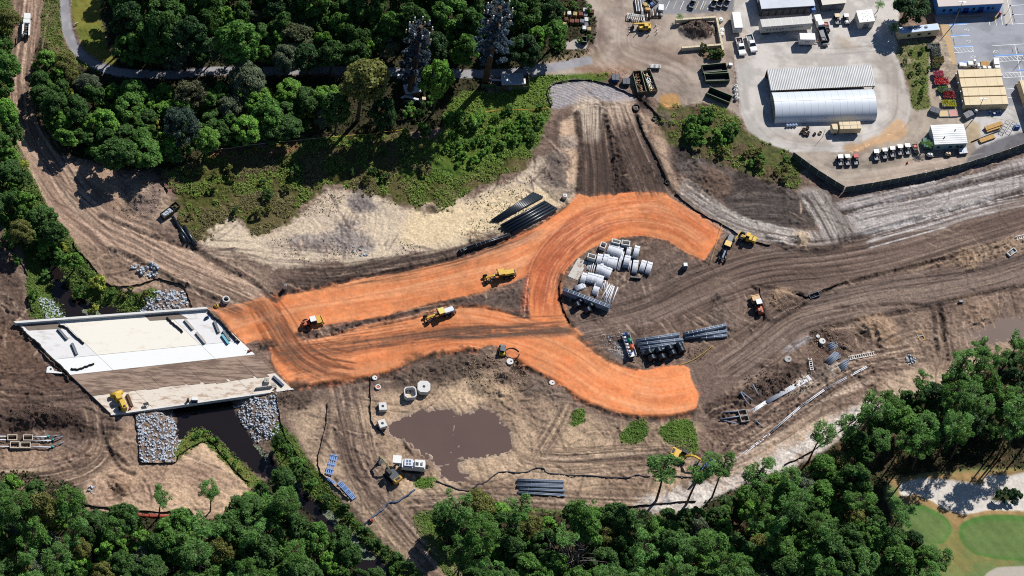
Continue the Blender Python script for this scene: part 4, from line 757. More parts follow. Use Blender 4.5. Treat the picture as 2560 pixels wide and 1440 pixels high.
fill([(-60,1190),(40,1200),(180,1260),(215,1300),(400,1310),(520,1290),(620,1240),(690,1195),(730,1210),(800,1300),(880,1380),(960,1460),(-60,1460)],MIXB,'trees of the lower left wood',0.56,2600,95,keep=([(740,1240),(800,1255),(880,1330),(870,1360),(790,1330)],[(380,1200),(430,1200),(430,1260),(380,1260)]))
fill([(690,1100),(730,1120),(780,1190),(870,1290),(960,1370),(1050,1440),(1000,1440),(900,1340),(800,1235),(720,1150)],[('shrub',('mid','deep'),1.4,2.2,3),('young',('deep','mid'),1.8,2.4,1)],'hedge between the canal and the track',0.7,700,28)
fill([(1075,1290),(1180,1265),(1330,1290),(1470,1270),(1560,1290),(1700,1290),(1850,1235),(1950,1195),(2060,1165),(2130,1100),(2170,1120),(2190,1200),(2190,1290),(2215,1350),(2250,1390),(2300,1460),(1200,1460),(1120,1380)],MIXB,'trees of the wood along the bottom edge',0.56,4200,150,keep=([(1040,1310),(1130,1320),(1180,1460),(1000,1460)],))
fill([(2110,1080),(2170,1010),(2250,990),(2340,965),(2440,905),(2600,885),(2600,1090),(2470,1080),(2380,1100),(2260,1120),(2190,1130)],MIXP,'pines of the wood at the right edge',0.60,1500,52)
fill([(2235,1330),(2290,1350),(2345,1385),(2370,1430),(2350,1470),(2250,1460)],MIXP,'pines under the small green',0.6,300,10)
for a in ((20,600),(40,650),(110,690),(85,735)): tree('shrub',*a,random.uniform(1.6,2.4),'mid',None,'shrubs and trees on the left bank')
for a in ((205,728,2.2),(237,775,1.6),(190,738,1.6),(245,705,2.2),(275,738,1.6)): tree('shrub',a[0],a[1],a[2],random.choice(('fresh','yellow','mid')),None,'bushes leaning over the canal')
random.seed(21)
for pl,n,g in (([(90,160),(150,150),(210,210),(300,224),(560,224),(790,226),(830,290),(760,330),(560,360),(430,400),(250,395),(140,345),(90,260)],26,'bushes inside the thicket under the path'),([(-20,30),(24,30),(22,200),(30,340),(60,420),(95,500),(135,570),(190,650),(150,660),(90,640),(40,560),(-20,500)],14,'shrubs and trees on the left bank')):
    for _ in range(n):
        for q in range(40):
            x = random.uniform(min(p[0] for p in pl),max(p[0] for p in pl)); y = random.uniform(min(p[1] for p in pl),max(p[1] for p in pl))
            if inpoly(x,y,pl): break
        tree('shrub',x,y,random.uniform(1.4,2.6),random.choice(('mid','fresh','deep','yellow')),None,g)
tree('broadleaf',845,275,4.6,'deep','tall dark tree at the shadow side of the mottled crown',hs=1.5); tree('broadleaf',965,285,4.2,'dark','dark tree under the right edge of the mottled crown',hs=1.5)
for pl,n,tn,rr,g in (([(1110,330),(1250,250),(1360,265),(1360,320),(1320,370),(1200,400),(1100,420)],62,('fresh','fresh','mid'),(0.7,1.6),'bushes on the bright scrub slope'),
 ([(440,420),(560,395),(760,370),(800,460),(640,560),(560,560),(480,560),(440,480)],16,('olive','deep','olive'),(0.9,1.8),'low bushes in the brown marsh'),
 ([(850,360),(1050,350),(1090,470),(960,480),(840,440)],10,('olive','deep'),(0.9,1.8),'low bushes in the brown marsh'),
 ([(1000,250),(1180,240),(1200,300),(1100,390),(1010,330)],14,('mid','fresh','deep'),(1.3,2.2),'bushes below the mast compounds'),
 ([(1650,260),(1700,275),(1760,265),(1830,310),(1850,345),(1780,375),(1700,340)],20,('fresh','mid','mid'),(1.2,2.4),'bushes below the yard'),
 ([(1790,375),(1870,350),(1970,395),(1985,450),(1900,430)],14,('mid','olive'),(0.9,1.7),'bushes along the dark screen fence'),
 ([(1385,10),(1480,5),(1480,20),(1395,35)],6,('mid','olive'),(1.0,1.6),'bushes behind the stone pallets'),
 ([(1390,75),(1470,88),(1482,130),(1420,90),(1400,130)],8,('mid','fresh'),(0.9,1.5),'bushes round the open bin'),
 ([(2250,130),(2325,120),(2325,180),(2310,255),(2285,260)],16,('deep','mid','fresh'),(0.5,1.0),'young plants in the planting plot'),
 ([(300,720),(400,720),(400,740),(350,775),(300,770)],5,('mid','olive'),(0.7,1.1),'bushes leaning over the canal'),
 ([(450,1100),(520,1072),(620,1180),(600,1185),(520,1095)],12,('mid','fresh'),(0.6,1.1),'weeds along the canal spit'),
 ([(1745,115),(1800,110),(1803,150),(1770,155)],5,('olive','deep'),(1.2,1.8),'brush piled behind the bark wall')):
    for _ in range(n):
        for q in range(40):
            x = random.uniform(min(p[0] for p in pl),max(p[0] for p in pl)); y = random.uniform(min(p[1] for p in pl),max(p[1] for p in pl))
            if inpoly(x,y,pl): break
        tree('shrub',x,y,random.uniform(*rr),random.choice(tn),None,g)
for x,y in ((1700,40),(2235,68),(2200,10),(2318,358)): tree('palm',x,y,1.6 if x!=1700 else 1.1,'mid',{1700:'small palm at the corner of the bark bay',2235:'palm whose crown throws a star shaped shadow on the concrete yard',2200:'palm at the top edge in the shaded yard corner',2318:'small palm beside the pale metal shed'}[x])
tree('shrub',2508,1236,2.4,'dark','low dark bush standing inside the white bunker'); tree('shrub',2535,1238,2.0,'dark','low dark bush at the right end inside the bunker')
# ---------------------------------------------------------------- grass, weeds and litter nobody could count
def carpet(name,labs,n,w,l,tone,hgt=0.25,filt=None,col=None,seed=0,up=0.6):
    rg = np.random.default_rng(300+seed); m = np.isin(LAB,[NAMES.index(q) for q in labs])&vis
    if filt is not None: m &= filt
    j,i = np.nonzero(m)
    if len(j)==0: return
    k = rg.integers(0,len(j),n); x = gx[i[k]]+rg.random(n)*ST; y = gy[j[k]]+rg.random(n)*ST; z = HT[j[k],i[k]]
    c = np.stack([x,y,z+hgt*rg.random(n)],1); nn = rg.normal(size=(n,3))*0.6+np.array([0,0,up]); nn /= np.linalg.norm(nn,axis=1,keepdims=True)
    me = quads_mesh(name,c,nn,w*(0.5+rg.random(n)),l*(0.5+rg.random(n)),rg); me.materials[0] = SOFT; o = ob(name,me); o['kind'] = 'stuff'; o.color = (*(alb(col or GREENS[tone])*1.6),1); return o
patch = n2>0.47
carpet('grass',['grass_verge','grass_patch'],30000,0.22,0.42,'mid',0.3,None,(104,128,62),0,1.3)
carpet('grass',['scrub_field'],20000,0.22,0.42,'olive',0.3,(~patch)&(PX_<1100)&(n5>0.42),(118,112,74),1,1.3)
carpet('weeds',['scrub_field'],24000,0.26,0.44,'mid',0.4,(patch&(n5>.45))|((PX_>1080)&(PX_<1420)&(n5>0.40)),(112,136,62),2,1.2)
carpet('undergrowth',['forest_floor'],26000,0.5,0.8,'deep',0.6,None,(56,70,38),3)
carpet('weeds',['planting_plot'],500,0.25,0.4,'mid',0.3,None,None,4)
carpet('weeds',['ground'],900,0.25,0.45,'olive',0.2,(CC[...,1]>0.22)&(PY_<700)&(PY_>440)&(PX_<1440)&(n2>0.62),(118,118,78),5)
# lily pads on the canal
def pads(n,pl,z,seed):
    rg = np.random.default_rng(seed); pw = PW(pl,z); c = []
    while len(c)<n:
        x = rg.uniform(pw[:,0].min(),pw[:,0].max()); y = rg.uniform(pw[:,1].min(),pw[:,1].max())
        if inpoly(x,y,pw) and vn(np.array([x*.35]),np.array([y*.35]),4)[0]>.42: c.append((x,y,z+.02+.03*rg.random()))
    nn = rg.normal(size=(n,3))*.12+np.array([0,0,1]); nn /= np.linalg.norm(nn,axis=1,keepdims=True); me = quads_mesh('lily_pads',np.array(c),nn,.4*(.5+rg.random(n)),.45*(.5+rg.random(n)),rg); me.materials[0] = SOFT; o = ob('lily_pads',me); o['kind'] = 'stuff'; o.color = (*alb((150,164,136)),1)
pads(900,[(715,1195),(760,1235),(830,1310),(900,1400),(940,1400),(890,1330),(800,1255),(740,1190)],-1.97,41); pads(260,[(190,745),(225,760),(255,790),(235,800),(200,775),(180,755)],-1.97,42); pads(120,[(630,1110),(650,1112),(715,1185),(700,1195)],-1.97,43)
# ---------------------------------------------------------------- helpers for placing things
def L(px,py,h=0.0):
    p = P(px,py,h); z = gz(p.x,p.y); p = P(px,py,h+z); return Vector((p.x,p.y,z))
def quad(pts,h=0.0):
    # four pixel corners of a top face at height h -> place, length, width, heading
    z = gz(*P(*np.mean(pts,axis=0),h)[:2]); q = [P(a,b,h+z) for a,b in pts]; c = (q[0]+q[1]+q[2]+q[3])/4
    d = (q[1]-q[0])+(q[2]-q[3]); e = (q[3]-q[0])+(q[2]-q[1])
    return Vector((c.x,c.y,z)),d.length/2,e.length/2,math.atan2(d.y,d.x)
def ends(a,b,h=0.0):
    z = gz(*P((a[0]+b[0])/2,(a[1]+b[1])/2,h)[:2]); p,q = P(*a,h+z),P(*b,h+z); c = (p+q)/2
    return Vector((c.x,c.y,z)),(q-p).length,math.atan2(q.y-p.y,q.x-p.x)
m_ye = mat('yellow paint',(236,192,62),0.55,var=0.16,scale=2.5); m_wh = mat('white paint',(244,244,242),0.5,var=0.05); m_bk = mat('black steel',(34,34,38),0.6); m_ty = mat('tyre rubber',(30,30,33),0.85)
m_gr = mat('grey steel',(120,126,132),0.5,var=0.15); m_gl = mat('glass',(28,44,58),0.12,var=0.02,spec=0.8); m_or = mat('orange paint',(206,96,56),0.5); m_bl = mat('blue paint',(42,104,186),0.5)
m_tan = mat('tan paint',(238,216,174),0.6,var=0.10,scale=0.6); m_dg = mat('dark green paint',(70,84,66),0.7,var=0.2); m_rust = mat('rusty steel',(112,84,62),0.9,var=0.3,scale=2); m_con = mat('pale concrete',(236,234,230),0.85,var=0.07,scale=0.8); m_con2 = mat('grey concrete',(186,182,176),0.85,var=0.12,scale=1.0)
m_pvc = mat('pale plastic pipe',(236,240,248),0.5,var=0.08); m_gp = mat('grey plastic pipe',(136,150,170),0.5,var=0.10); m_bp = mat('black plastic pipe',(30,40,52),0.35,var=0.15,spec=0.6); m_wood = mat('sawn timber',(214,170,104),0.8,var=0.18,scale=3); m_red = mat('red paint',(200,62,56),0.5); m_tapey = mat('yellow tape',(224,190,70),0.6); m_tapeo = mat('orange tape',(226,140,50),0.6); m_fab = mat('black silt fabric',(26,27,30),0.9,var=0.2); m_galv = mat('galvanised sheet',(206,212,220),0.45,metal=0.25,var=0.08,scale=0.5); m_stone = mat('riprap stone',(210,218,228),0.9,var=0.25,scale=1.2); m_mud = mat('dried mud',(140,116,102),0.95,var=0.2,scale=0.6,bump=0.3); m_bark2 = mat('bark mulch',(74,56,46),0.95,var=0.3,scale=4); m_teal = mat('teal cap',(60,180,186),0.5); m_stake = mat('wood stake',(150,124,96),0.9); m_pink = mat('pink gravel',(226,168,158),0.9,var=0.1,scale=4); m_tang = mat('tan gravel',(234,206,160),0.9,var=0.1,scale=4)
def wheel(par,x,y,r,w,mt=m_ty,name='wheel'):
    m = MB().cyl((x,y-w/2,r),(x,y+w/2,r),r,None,14); o = m.build(name,mt,par)
    MB().cyl((x,y-w/2-.01,r),(x,y+w/2+.01,r),r*.5,None,10).build('rim',m_gr,o); return o
# ---------------------------------------------------------------- the bridge
BZ = 0.62
BL_,BR_ = (PW([(45,812),(278,1035)],BZ),PW([(520,776),(730,972)],BZ))
def BUV(u,v):
    a = BL_[0]*(1-v)+BL_[1]*v; b = BR_[0]*(1-v)+BR_[1]*v; return a*(1-u)+b*u
def stain_mat(name,base,mud,thr,sc=(0.35,0.9)):
    m = bpy.data.materials.new(name); m.use_nodes = True; n = m.node_tree; b = n.nodes['Principled BSDF']; b.inputs['Roughness'].default_value = 0.85; b.inputs['Specular IOR Level'].default_value = 0.2
    tc = n.nodes.new('ShaderNodeTexCoord'); mp = n.nodes.new('ShaderNodeMapping'); mp.inputs['Scale'].default_value = (sc[0],sc[1],1); mp.inputs['Rotation'].default_value = (0,0,R(-8))
    no = n.nodes.new('ShaderNodeTexNoise'); no.inputs['Scale'].default_value = 0.9; no.inputs['Detail'].default_value = 8; no.inputs['Roughness'].default_value = 0.62
    cr = n.nodes.new('ShaderNodeValToRGB'); cr.color_ramp.elements[0].position = thr; cr.color_ramp.elements[1].position = min(thr+0.16,1)
    cr.color_ramp.elements[0].color = (*alb(base),1); cr.color_ramp.elements[1].color = (*alb(mud),1)
    n.links.new(tc.outputs['Object'],mp.inputs[0]); n.links.new(mp.outputs[0],no.inputs['Vector']); n.links.new(no.outputs['Fac'],cr.inputs[0]); n.links.new(cr.outputs[0],b.inputs['Base Color']); return m
br = thing('bridge','skewed concrete road bridge over the dark canal, half of its deck muddy','bridge',(*BUV(.5,.5),0))
BO = np.array(BUV(.5,.5)); rl = lambda q: (q[0]-BO[0],q[1]-BO[1])
k_cream = stain_mat('cream deck',(254,248,234),(242,232,214),0.55); k_gray = stain_mat('pale deck',(244,242,240),(220,214,208),0.52); k_white = stain_mat('white deck',(255,255,252),(248,246,240),0.6); k_low = stain_mat('muddy deck',(240,228,212),(188,156,132),0.50,(0.5,1.4)); k_mudshade = stain_mat('mud and parapet shade',(138,124,112),(120,106,94),0.5)
US = (0,0.23,0.783,1.0); VS = (0.0,0.39,0.565,0.80,1.0)
for r in range(4):
    for c in range(3):
        e = 0.0009; f = 0.0016
        ps = [rl(BUV(u,v)) for u,v in ((US[c]+e,VS[r]+f),(US[c+1]-e,VS[r]+f),(US[c+1]-e,VS[r+1]-f),(US[c]+e,VS[r+1]-f))]
        MB().prism(ps,BZ-0.55,BZ-(0.04 if r==2 else 0)).build('deck_slab',(k_cream if c==1 else k_gray) if r==0 else k_white if r==1 else k_low,br)
MB().prism([rl(BUV(u,v)) for u,v in ((0.01,0.02),(0.99,0.02),(0.99,0.98),(0.01,0.98))],BZ-1.1,BZ-0.56).build('girder',m_con2,br)
for u0_,u1_ in ((0.005,0.20),(0.80,0.995)):
    MB().prism([rl(BUV(u,v)) for u,v in ((u0_,0.04),(u1_,0.04),(u1_,0.96),(u0_,0.96))],-3.2,BZ-1.11).build('abutment',m_con2,br)
# parapet on the north side, low kerb on the south side
def along(v0,v1,u0_,u1_,z0,z1,name,m):
    return MB().prism([rl(BUV(u,v)) for u,v in ((u0_,v0),(u1_,v0),(u1_,v1),(u0_,v1))],z0,z1).build(name,m,br)
along(-0.022,0.0,-0.012,1.0,-0.6,BZ+0.95,'parapet',m_con); along(1.0,1.014,-0.006,1.004,-0.5,BZ+0.22,'kerb',m_con)
for k in range(3):
    u0_ = (0.02,0.34,0.66)[k]; MB().prism([rl(BUV(u,v)) for u,v in ((u0_,0.004),(u0_+0.18,0.004),(u0_+0.20,0.05+0.03*(k!=1)),(u0_,0.07))],BZ,BZ+0.012).build('mud_shade_film',k_mudshade,br) if k!=1 else None  # wet mud, with the parapet's shadow mixed into its colour
# crane mats across the dirty lane
rr = random.Random(3); k_mud = stain_mat('smeared mud',(176,152,134),(126,104,92),0.42,(.25,1.6))
MB().prism([rl(BUV(u,v)) for u,v in ((0,0.567),(1,0.567),(1,0.798),(0,0.798))],BZ-0.039,BZ+0.03).build('mud_layer',k_mud,br)
for k in range(9):
    u = 0.30+k*0.074+rr.uniform(-.012,.012); w0 = 0.066; v0 = 0.60+rr.uniform(-.012,.03); v1 = 0.79+rr.uniform(0.0,0.05)
    MB().prism([rl(BUV(*q)) for q in ((u,v0),(u+w0,v0),(u+w0,v1),(u,v1))],BZ+0.03+0.004*(k%3),BZ+0.07+0.012*(k%3)).build('road_plate',k_mud,br)
# girder-like formwork beams lying on the deck and other small things on it
def beam(a,b,label,m=m_con2,wd=0.9,h=0.55,name='formwork_beam',grp='formwork beams on the bridge deck'):
    c,l,rz = ends(a,b,0); p,q = P(*a,BZ+h),P(*b,BZ+h); c = (p+q)/2; l = (q-p).length; rz = math.atan2(q.y-p.y,q.x-p.x)
    t = thing(name,label,'beam',(c.x,c.y,BZ),rz,grp)
    mm = MB(); n = 7
    mm.box(0,0,0,l,wd,0.12); mm.build('bottom_flange',m,t); MB().box(0,0,0.12,l*.99,0.22,h-0.24).build('web',m,t); MB().box(0,0,h-0.12,l,wd*.7,0.12).build('top_flange',m,t)
    st = MB(); 
    for i in range(n): st.box(-l/2+l*(i+.5)/n,0,0.121,0.08,wd*.62,h-0.243)
    st.build('stiffener',m_gr,t); return t
beam((145,820),(168,847),'steel formwork beam nearest the upper left deck corner',m_gr); beam((180,857),(192,885),'dark formwork beam lying in the middle left of the deck',m_gr)
beam((462,798),(483,822),'grey formwork beam on the pale right slab, upper of two'); beam((491,830),(513,857),'grey formwork beam on the pale right slab, lower of two')
beam((536,802),(547,830),'dark ribbed beam beside the black edge sock',m_gr); beam((558,826),(574,850),'ribbed grey beam next to the turquoise beam',m_gr); beam((555,836),(571,858),'turquoise beam at the right end of the upper deck',mat('turquoise paint',(110,190,206),0.5))
beam((318,985),(330,1015),'long tan and dark beam beside the yellow deck machine',m_rust); beam((683,940),(708,963),'dark blue beam at the lower right corner of the deck',mat('dark blue steel',(60,78,110),0.5))
def sock(pts,label,r=0.22,m=m_fab,z=0.0,name='silt_sock',cat='silt sock',grp='black silt socks',smoothk=6):
    q = smooth(np.array(pts,float),smoothk); pp = []
    for i,(x,y) in enumerate(q):
        p = L(x,y) if z==0 else P(x,y,z); pp.append((p.x+0.08*math.sin(i*2.1),p.y+0.08*math.cos(i*1.7),(p.z if z==0 else z)+r*.8))
    c = Vector(pp[len(pp)//2]); o = MB().tube([Vector(p)-c for p in pp],r,7).build(name,m,None,c); return tag(o,label,cat,grp)
sock([(147,814),(165,820),(185,840),(210,860)],'black sock curving over the left deck joint',0.26,z=BZ); sock([(417,795),(430,808),(445,820),(457,831)],'black sock on the right deck joint',0.26,z=BZ); sock([(177,923),(195,924),(215,917),(235,910)],'short black sock lying alone on the white strip',0.24,z=BZ)
sock([(48,815),(60,830),(75,845),(95,860),(120,890),(150,915),(178,945)],'black sock along the left end of the deck',0.3,z=BZ); sock([(520,779),(535,795),(550,805),(565,822),(580,840),(598,858)],'black sock along the right end of the deck',0.34,z=BZ)
def small(px,py,h,name,label,cat,parts,z=None,rz=0,grp=None):
    l = L(px,py,h) if z is None else Vector((*P(px,py,z+h)[:2],z)); t = thing(name,label,cat,l,rz,grp)
    for pn,mt,mb in parts: mb.build(pn,mt,t)
    return t
def cone(px,py,label,z=None):
    small(px,py,0,'traffic_cone',label,'traffic cone',[('base',m_or,MB().box(0,0,0,0.7,0.7,0.08)),('body',m_or,MB().cyl((0,0,0.08),(0,0,0.95),0.3,0.06,10)),('band',m_wh,MB().cyl((0,0,0.5),(0,0,0.66),0.195,0.155,10))],z,0,'orange traffic cones')
cone(590,852,'orange cone at the right end of the upper deck',BZ); cone(622,878,'orange cone at the pointed corner of the white strip',BZ); cone(627,876,'orange cone beside the one at the white pointed corner',BZ); cone(325,1022,'orange cone at the foot of the long tan beam',BZ)
small(667,950,1.0,'concrete_block','square pale block standing on the lower right deck','concrete block',[('body',m_con2,MB().box(0,0,0,1.3,1.3,1.0,bev=.05)),('lifting_eye',m_gr,MB().cyl((0,0,1.0),(0,0,1.15),0.12,None,8))],BZ)
c,l,rz = ends((640,973),(680,968)); p = P(660,972,BZ)
small(660,966,0.9,'barrier_segment','low concrete barrier segment in front of the square block','barrier',[('body',m_con2,MB().side([(-.35,0),(.35,0),(.2,.3),(.12,.9),(-.12,.9),(-.2,.3)],-2.1,2.1)),('lifting_loop',m_gr,MB().cyl((0,-1,.9),(0,-1,1.0),0.08,None,8))],BZ,rz+math.pi/2)
small(684,963,0.15,'plywood_sheet','grey plywood sheet lying beside the deck blocks','plywood sheet',[('sheet',m_con2,MB().box(0,0,0,1.2,1.2,0.1)),('bearer',m_wood,MB().box(0,0,0.1,1.2,0.1,0.06))],BZ,0.1)
small(487,997,1.4,'generator','white topped dark generator near the lower deck edge','generator',[('body',mat('navy paint',(40,52,84),0.5),MB().box(0,0,.15,1.5,1.2,1.1,bev=.06)),('canopy',m_wh,MB().box(0,0.1,1.25,1.5,.9,.15,bev=.04)),('skid',m_bk,MB().box(0,0,0,1.6,1.0,.15))],BZ,0.05)
small(470,998,1.2,'fuel_tank','small dark upright tank beside the white topped generator','tank',[('body',m_bk,MB().cyl((0,0,.1),(0,0,1.2),.35,None,12)),('foot',m_gr,MB().box(0,0,0,.6,.6,.1))],BZ)
small(365,1009,1.0,'work_table','dark trestle table on the muddy lower deck','table',[('top',m_bk,MB().box(0,0,.8,1.3,.8,.1))]+[('leg',m_gr,MB().box(sx*.55,sy*.3,0,.08,.08,.8)) for sx in (-1,1) for sy in (-1,1)],BZ,0.3)
small(517,792,0.8,'pump','dark blue pump in the muddy top right corner of the deck','pump',[('body',m_bl,MB().box(0,0,0.1,1.1,.6,.5,bev=.08)),('motor',m_bk,MB().cyl((-.3,0,.7),(.3,0,.7),.22,None,10)),('skid',m_bk,MB().box(0,0,0,1.2,.7,.1))],BZ,0.6)
# ---------------------------------------------------------------- stones: riprap aprons and heaps
def stones(name,label,pts,size,zf=None,seed=0,pile=0.0,z0=None,m=m_stone,parent=None,dens=0.62):
    rg = np.random.default_rng(500+seed); pw = PW(pts,z0 if z0 is not None else 0.0); x0,y0 = pw.min(0); x1,y1 = pw.max(0)
    A = 0.5*abs(sum(pw[i][0]*pw[(i+1)%len(pw)][1]-pw[(i+1)%len(pw)][0]*pw[i][1] for i in range(len(pw))))
    mb = MB(); n = int(A/(size*size*dens)); got = 0; t = 0
    while got<n and t<n*8:
        t += 1; x = rg.uniform(x0,x1); y = rg.uniform(y0,y1)
        if not inpoly(x,y,pw): continue
        got += 1; s = size*rg.uniform(0.55,1.15); z = (z0 if z0 is not None else gz(x,y))+rg.uniform(0,0.25)*size+pile*rg.random()
        a = rg.random()*6.28; sx,sy,sz = s*rg.uniform(.8,1.25),s*rg.uniform(.6,1.0),s*rg.uniform(.5,.85)
        base = [(-.5,-.35,-.4),(.45,-.5,-.4),(.5,.4,-.4),(-.4,.5,-.4),(-.3,-.2,.45),(.25,-.35,.5),(.3,.25,.4),(-.25,.3,.5)]
        v = []
        for p in base:
            q = np.array(p)+rg.normal(size=3)*.10; c2,s2 = math.cos(a),math.sin(a); v.append((x+q[0]*sx*c2-q[1]*sy*s2,y+q[0]*sx*s2+q[1]*sy*c2,z+q[2]*sz))
        mb.add(v,[(3,2,1,0),(4,5,6,7),(0,1,5,4),(1,2,6,5),(2,3,7,6),(3,0,4,7)])
    o = mb.build(name,m,parent); o['kind'] = 'stuff'
    if label and parent is None: o['label'] = label
    return o
stones('riprap','grey blue stones lining the canal above the left end of the bridge',[(92,742),(135,740),(150,765),(172,797),(115,800),(105,775)],0.62,seed=1)
stones('riprap','grey blue stone apron north of the right end of the bridge',[(350,768),(362,745),(385,728),(455,724),(466,745),(472,770),(352,784)],0.78,seed=2)
stones('riprap','grey blue stone apron south of the bridge beside the black fence',[(341,1038),(430,1028),(440,1060),(452,1098),(440,1135),(432,1155),(352,1157),(345,1100)],0.70,seed=3)
stones('riprap','grey blue stones on the right canal bank below the bridge',[(580,1005),(690,990),(695,1030),(698,1080),(670,1098),(635,1095),(610,1055)],0.66,seed=4)
stones('stone_heap','heap of grey stones beside the north-west haul road',[(322,668),(345,660),(385,662),(398,680),(392,695),(360,692),(340,685)],0.8,seed=5,pile=0.7)
stones('stone_heap','few grey stones at the edge of the lower left wood',[(225,1215),(238,1218),(232,1235),(218,1228)],0.7,seed=6,pile=0.3)
stones('stone_heap','pale rubble spread beside the south clay arm',[(1570,830),(1500,840),(1510,870),(1550,890),(1590,880)],0.3,seed=7,dens=3.5)
stones('rubble','pale rubble along the eastern cut',[(2260,890),(2280,885),(2290,905),(2270,915)],0.6,seed=8,pile=0.2); stones('rubble','loose pale stones at the marsh corner',[(880,620),(910,615),(920,640),(890,645)],0.6,seed=9,dens=2)
# ---------------------------------------------------------------- silt fences, tapes, hoses
stake_me = MB().box(0,0,-.3,.07,.07,1.25).mesh('stake'); stake_me.materials.append(m_stake)
def silt_fence(pts,label,h=0.6,grp='black silt fences'):
    q = smooth(np.array(pts,float),4); ps = [L(x,y) for x,y in q]; c = ps[len(ps)//2].copy(); t = thing('silt_fence',label,'silt fence',c,0,grp)
    mb = MB(); n = len(ps); vs = []
    for i,p in enumerate(ps):
        d = (ps[min(i+1,n-1)]-ps[max(i-1,0)]); d.z = 0; d = d.normalized() if d.length>0 else Vector((1,0,0)); nn = Vector((-d.y,d.x,0))*0.03; wob = Vector((-d.y,d.x,0))*0.12*math.sin(i*1.9)
        hh = h*(0.9+0.15*math.sin(i*2.7))
        for s2,z in ((1,-.25),(1,hh),(-1,hh),(-1,-.25)): v = p-c+nn*s2+(wob if z>0 else Vector()); vs.append((v.x,v.y,v.z+z))
    fs = []
    for i in range(n-1):
        for k in range(4): fs.append((i*4+k,i*4+(k+1)%4,(i+1)*4+(k+1)%4,(i+1)*4+k))
    fs += [(3,2,1,0),tuple((n-1)*4+k for k in range(4))]; mb.add(vs,fs); mb.build('fabric',m_fab,t)
    acc = 0
    for i in range(n-1):
        acc += (ps[i+1]-ps[i]).length
        if acc>3.0: acc = 0; s = ob('stake',stake_me,None,t); s.location = ps[i]-c+Vector((0,0,0))
    return t
for pts,lab in (
 ([(183,607),(190,625),(207,640),(230,665),(250,693),(267,710),(287,717),(317,717),(350,712),(380,702),(397,698),(420,705),(455,713),(465,730),(473,750),(480,768)],'black silt fence winding from the left bank to the bridge end'),
 ([(-20,595),(0,607),(27,627),(50,653),(70,690)],'black silt fence at the left edge among the trees'),
 ([(65,745),(75,770),(85,785)],'short black silt fence left of the north canal stones'),
 ([(337,1035),(343,1080),(348,1130),(352,1157),(400,1159),(440,1156),(447,1140),(480,1118),(515,1103),(530,1108),(560,1145),(600,1190),(622,1208)],'black silt fence round the south stone apron and along the tan spit'),
 ([(690,995),(697,1030),(710,1085),(735,1125),(750,1155),(770,1172)],'black silt fence running down from the lower right bridge corner'),
 ([(818,1008),(815,1060),(798,1130),(795,1160),(803,1185),(820,1200),(850,1230),(872,1252)],'black silt fence behind the blue frames'),
 ([(925,945),(926,1000),(927,1045),(935,1065),(962,1087)],'black silt fence left of the square concrete chambers'),
 ([(1378,268),(1368,240),(1373,220),(1400,207),(1460,201),(1520,212),(1560,230),(1595,245),(1620,265),(1640,285),(1652,300)],'black silt fence curving round the ribbed silt pad'),
 ([(1688,485),(1720,513),(1760,540),(1810,565),(1850,590),(1895,608),(1925,615)],'black silt fence along the north-east edge of the clay arc'),
 ([(1513,1263),(1547,1268),(1613,1264),(1653,1260),(1740,1253)],'black silt fence behind the tall pines of the bottom wood'),
 ([(1960,1163),(2010,1140),(2060,1108),(2110,1072),(2140,1048)],'black silt fence along the white sand strip'),
 ([(210,1263),(260,1270),(333,1275),(397,1282),(453,1277)],'black silt fence above the red mulch strip'),
 ([(1897,720),(1903,750),(1908,775),(1913,798)],'black silt fence beside the orange roller at the road fork'),
 ([(399,425),(402,445),(410,465),(420,480)],'short pale silt fence by the small brown puddle of the marsh'),
 ([(1403,700),(1398,725),(1405,765),(1415,790),(1425,808)],'low black silt fence inside the left rim of the clay arc'),
 ([(1593,290),(1605,325),(1625,365),(1650,415),(1668,455)],'black silt fence down the right lane of the spur road'),
 ([(1990,735),(2028,745),(2060,725),(2110,708)],'black silt fence on the strip between the two haul roads'),
): silt_fence(pts,lab)
def tape(pts,label,m=m_tapey,w=0.16,h=0.35,name='barrier_tape',cat='barrier tape'):
    q = smooth(np.array(pts,float),4); ps = [L(x,y) for x,y in q]; c = ps[len(ps)//2].copy(); mb = MB()
    mb.tube([p-c+Vector((0,0,h+0.1*math.sin(i*1.3))) for i,p in enumerate(ps)],w/2,5); return tag(mb.build(name,m,None,c),label,cat,'tapes and floating booms')
tape([(520,378),(580,371),(640,362),(713,355),(790,348)],'pale tape along the bare strip under the thicket',m_tang,.22); tape([(790,348),(847,342),(923,337),(973,330),(1017,325)],'yellow tape crossing the mast shadows'); tape([(1190,287),(1240,277),(1280,275),(1323,277),(1370,272)],'orange tape across the bright scrub slope',m_tapeo)
tape([(2140,1045),(2160,1035),(2180,1025)],'short yellow tape at the bend of the wood edge',w=.26); tape([(2243,998),(2283,987),(2303,977),(2340,967),(2383,958),(2430,944)],'long yellow tape in front of the right wood',w=.28); tape([(883,1377),(903,1371),(913,1357),(918,1338)],'curved yellow boom floating in the canal end',w=.5,name='floating_boom',cat='boom'); tape([(835,1368),(845,1370)],'tiny yellow boom piece in the canal trees',w=.5,name='floating_boom',cat='boom')
tape([(-20,470),(12,475),(33,481)],'yellow tape at the left edge of the picture'); tape([(1805,562),(1790,612),(1773,665)],'thin yellow tape at the end of the north clay arm',w=.08,h=.8); tape([(1697,914),(1730,902),(1760,883),(1782,866)],'yellow tape round the southern pipe store',w=.14)
tape([(333,1288),(380,1291),(420,1292),(450,1291)],'red mulch strip along the lower left wood',mat('red mulch',(176,78,60),0.9),1.0,.1,'mulch_strip','mulch strip')
m_hose = mat('blue hose',(72,92,126),0.5,var=0.1)
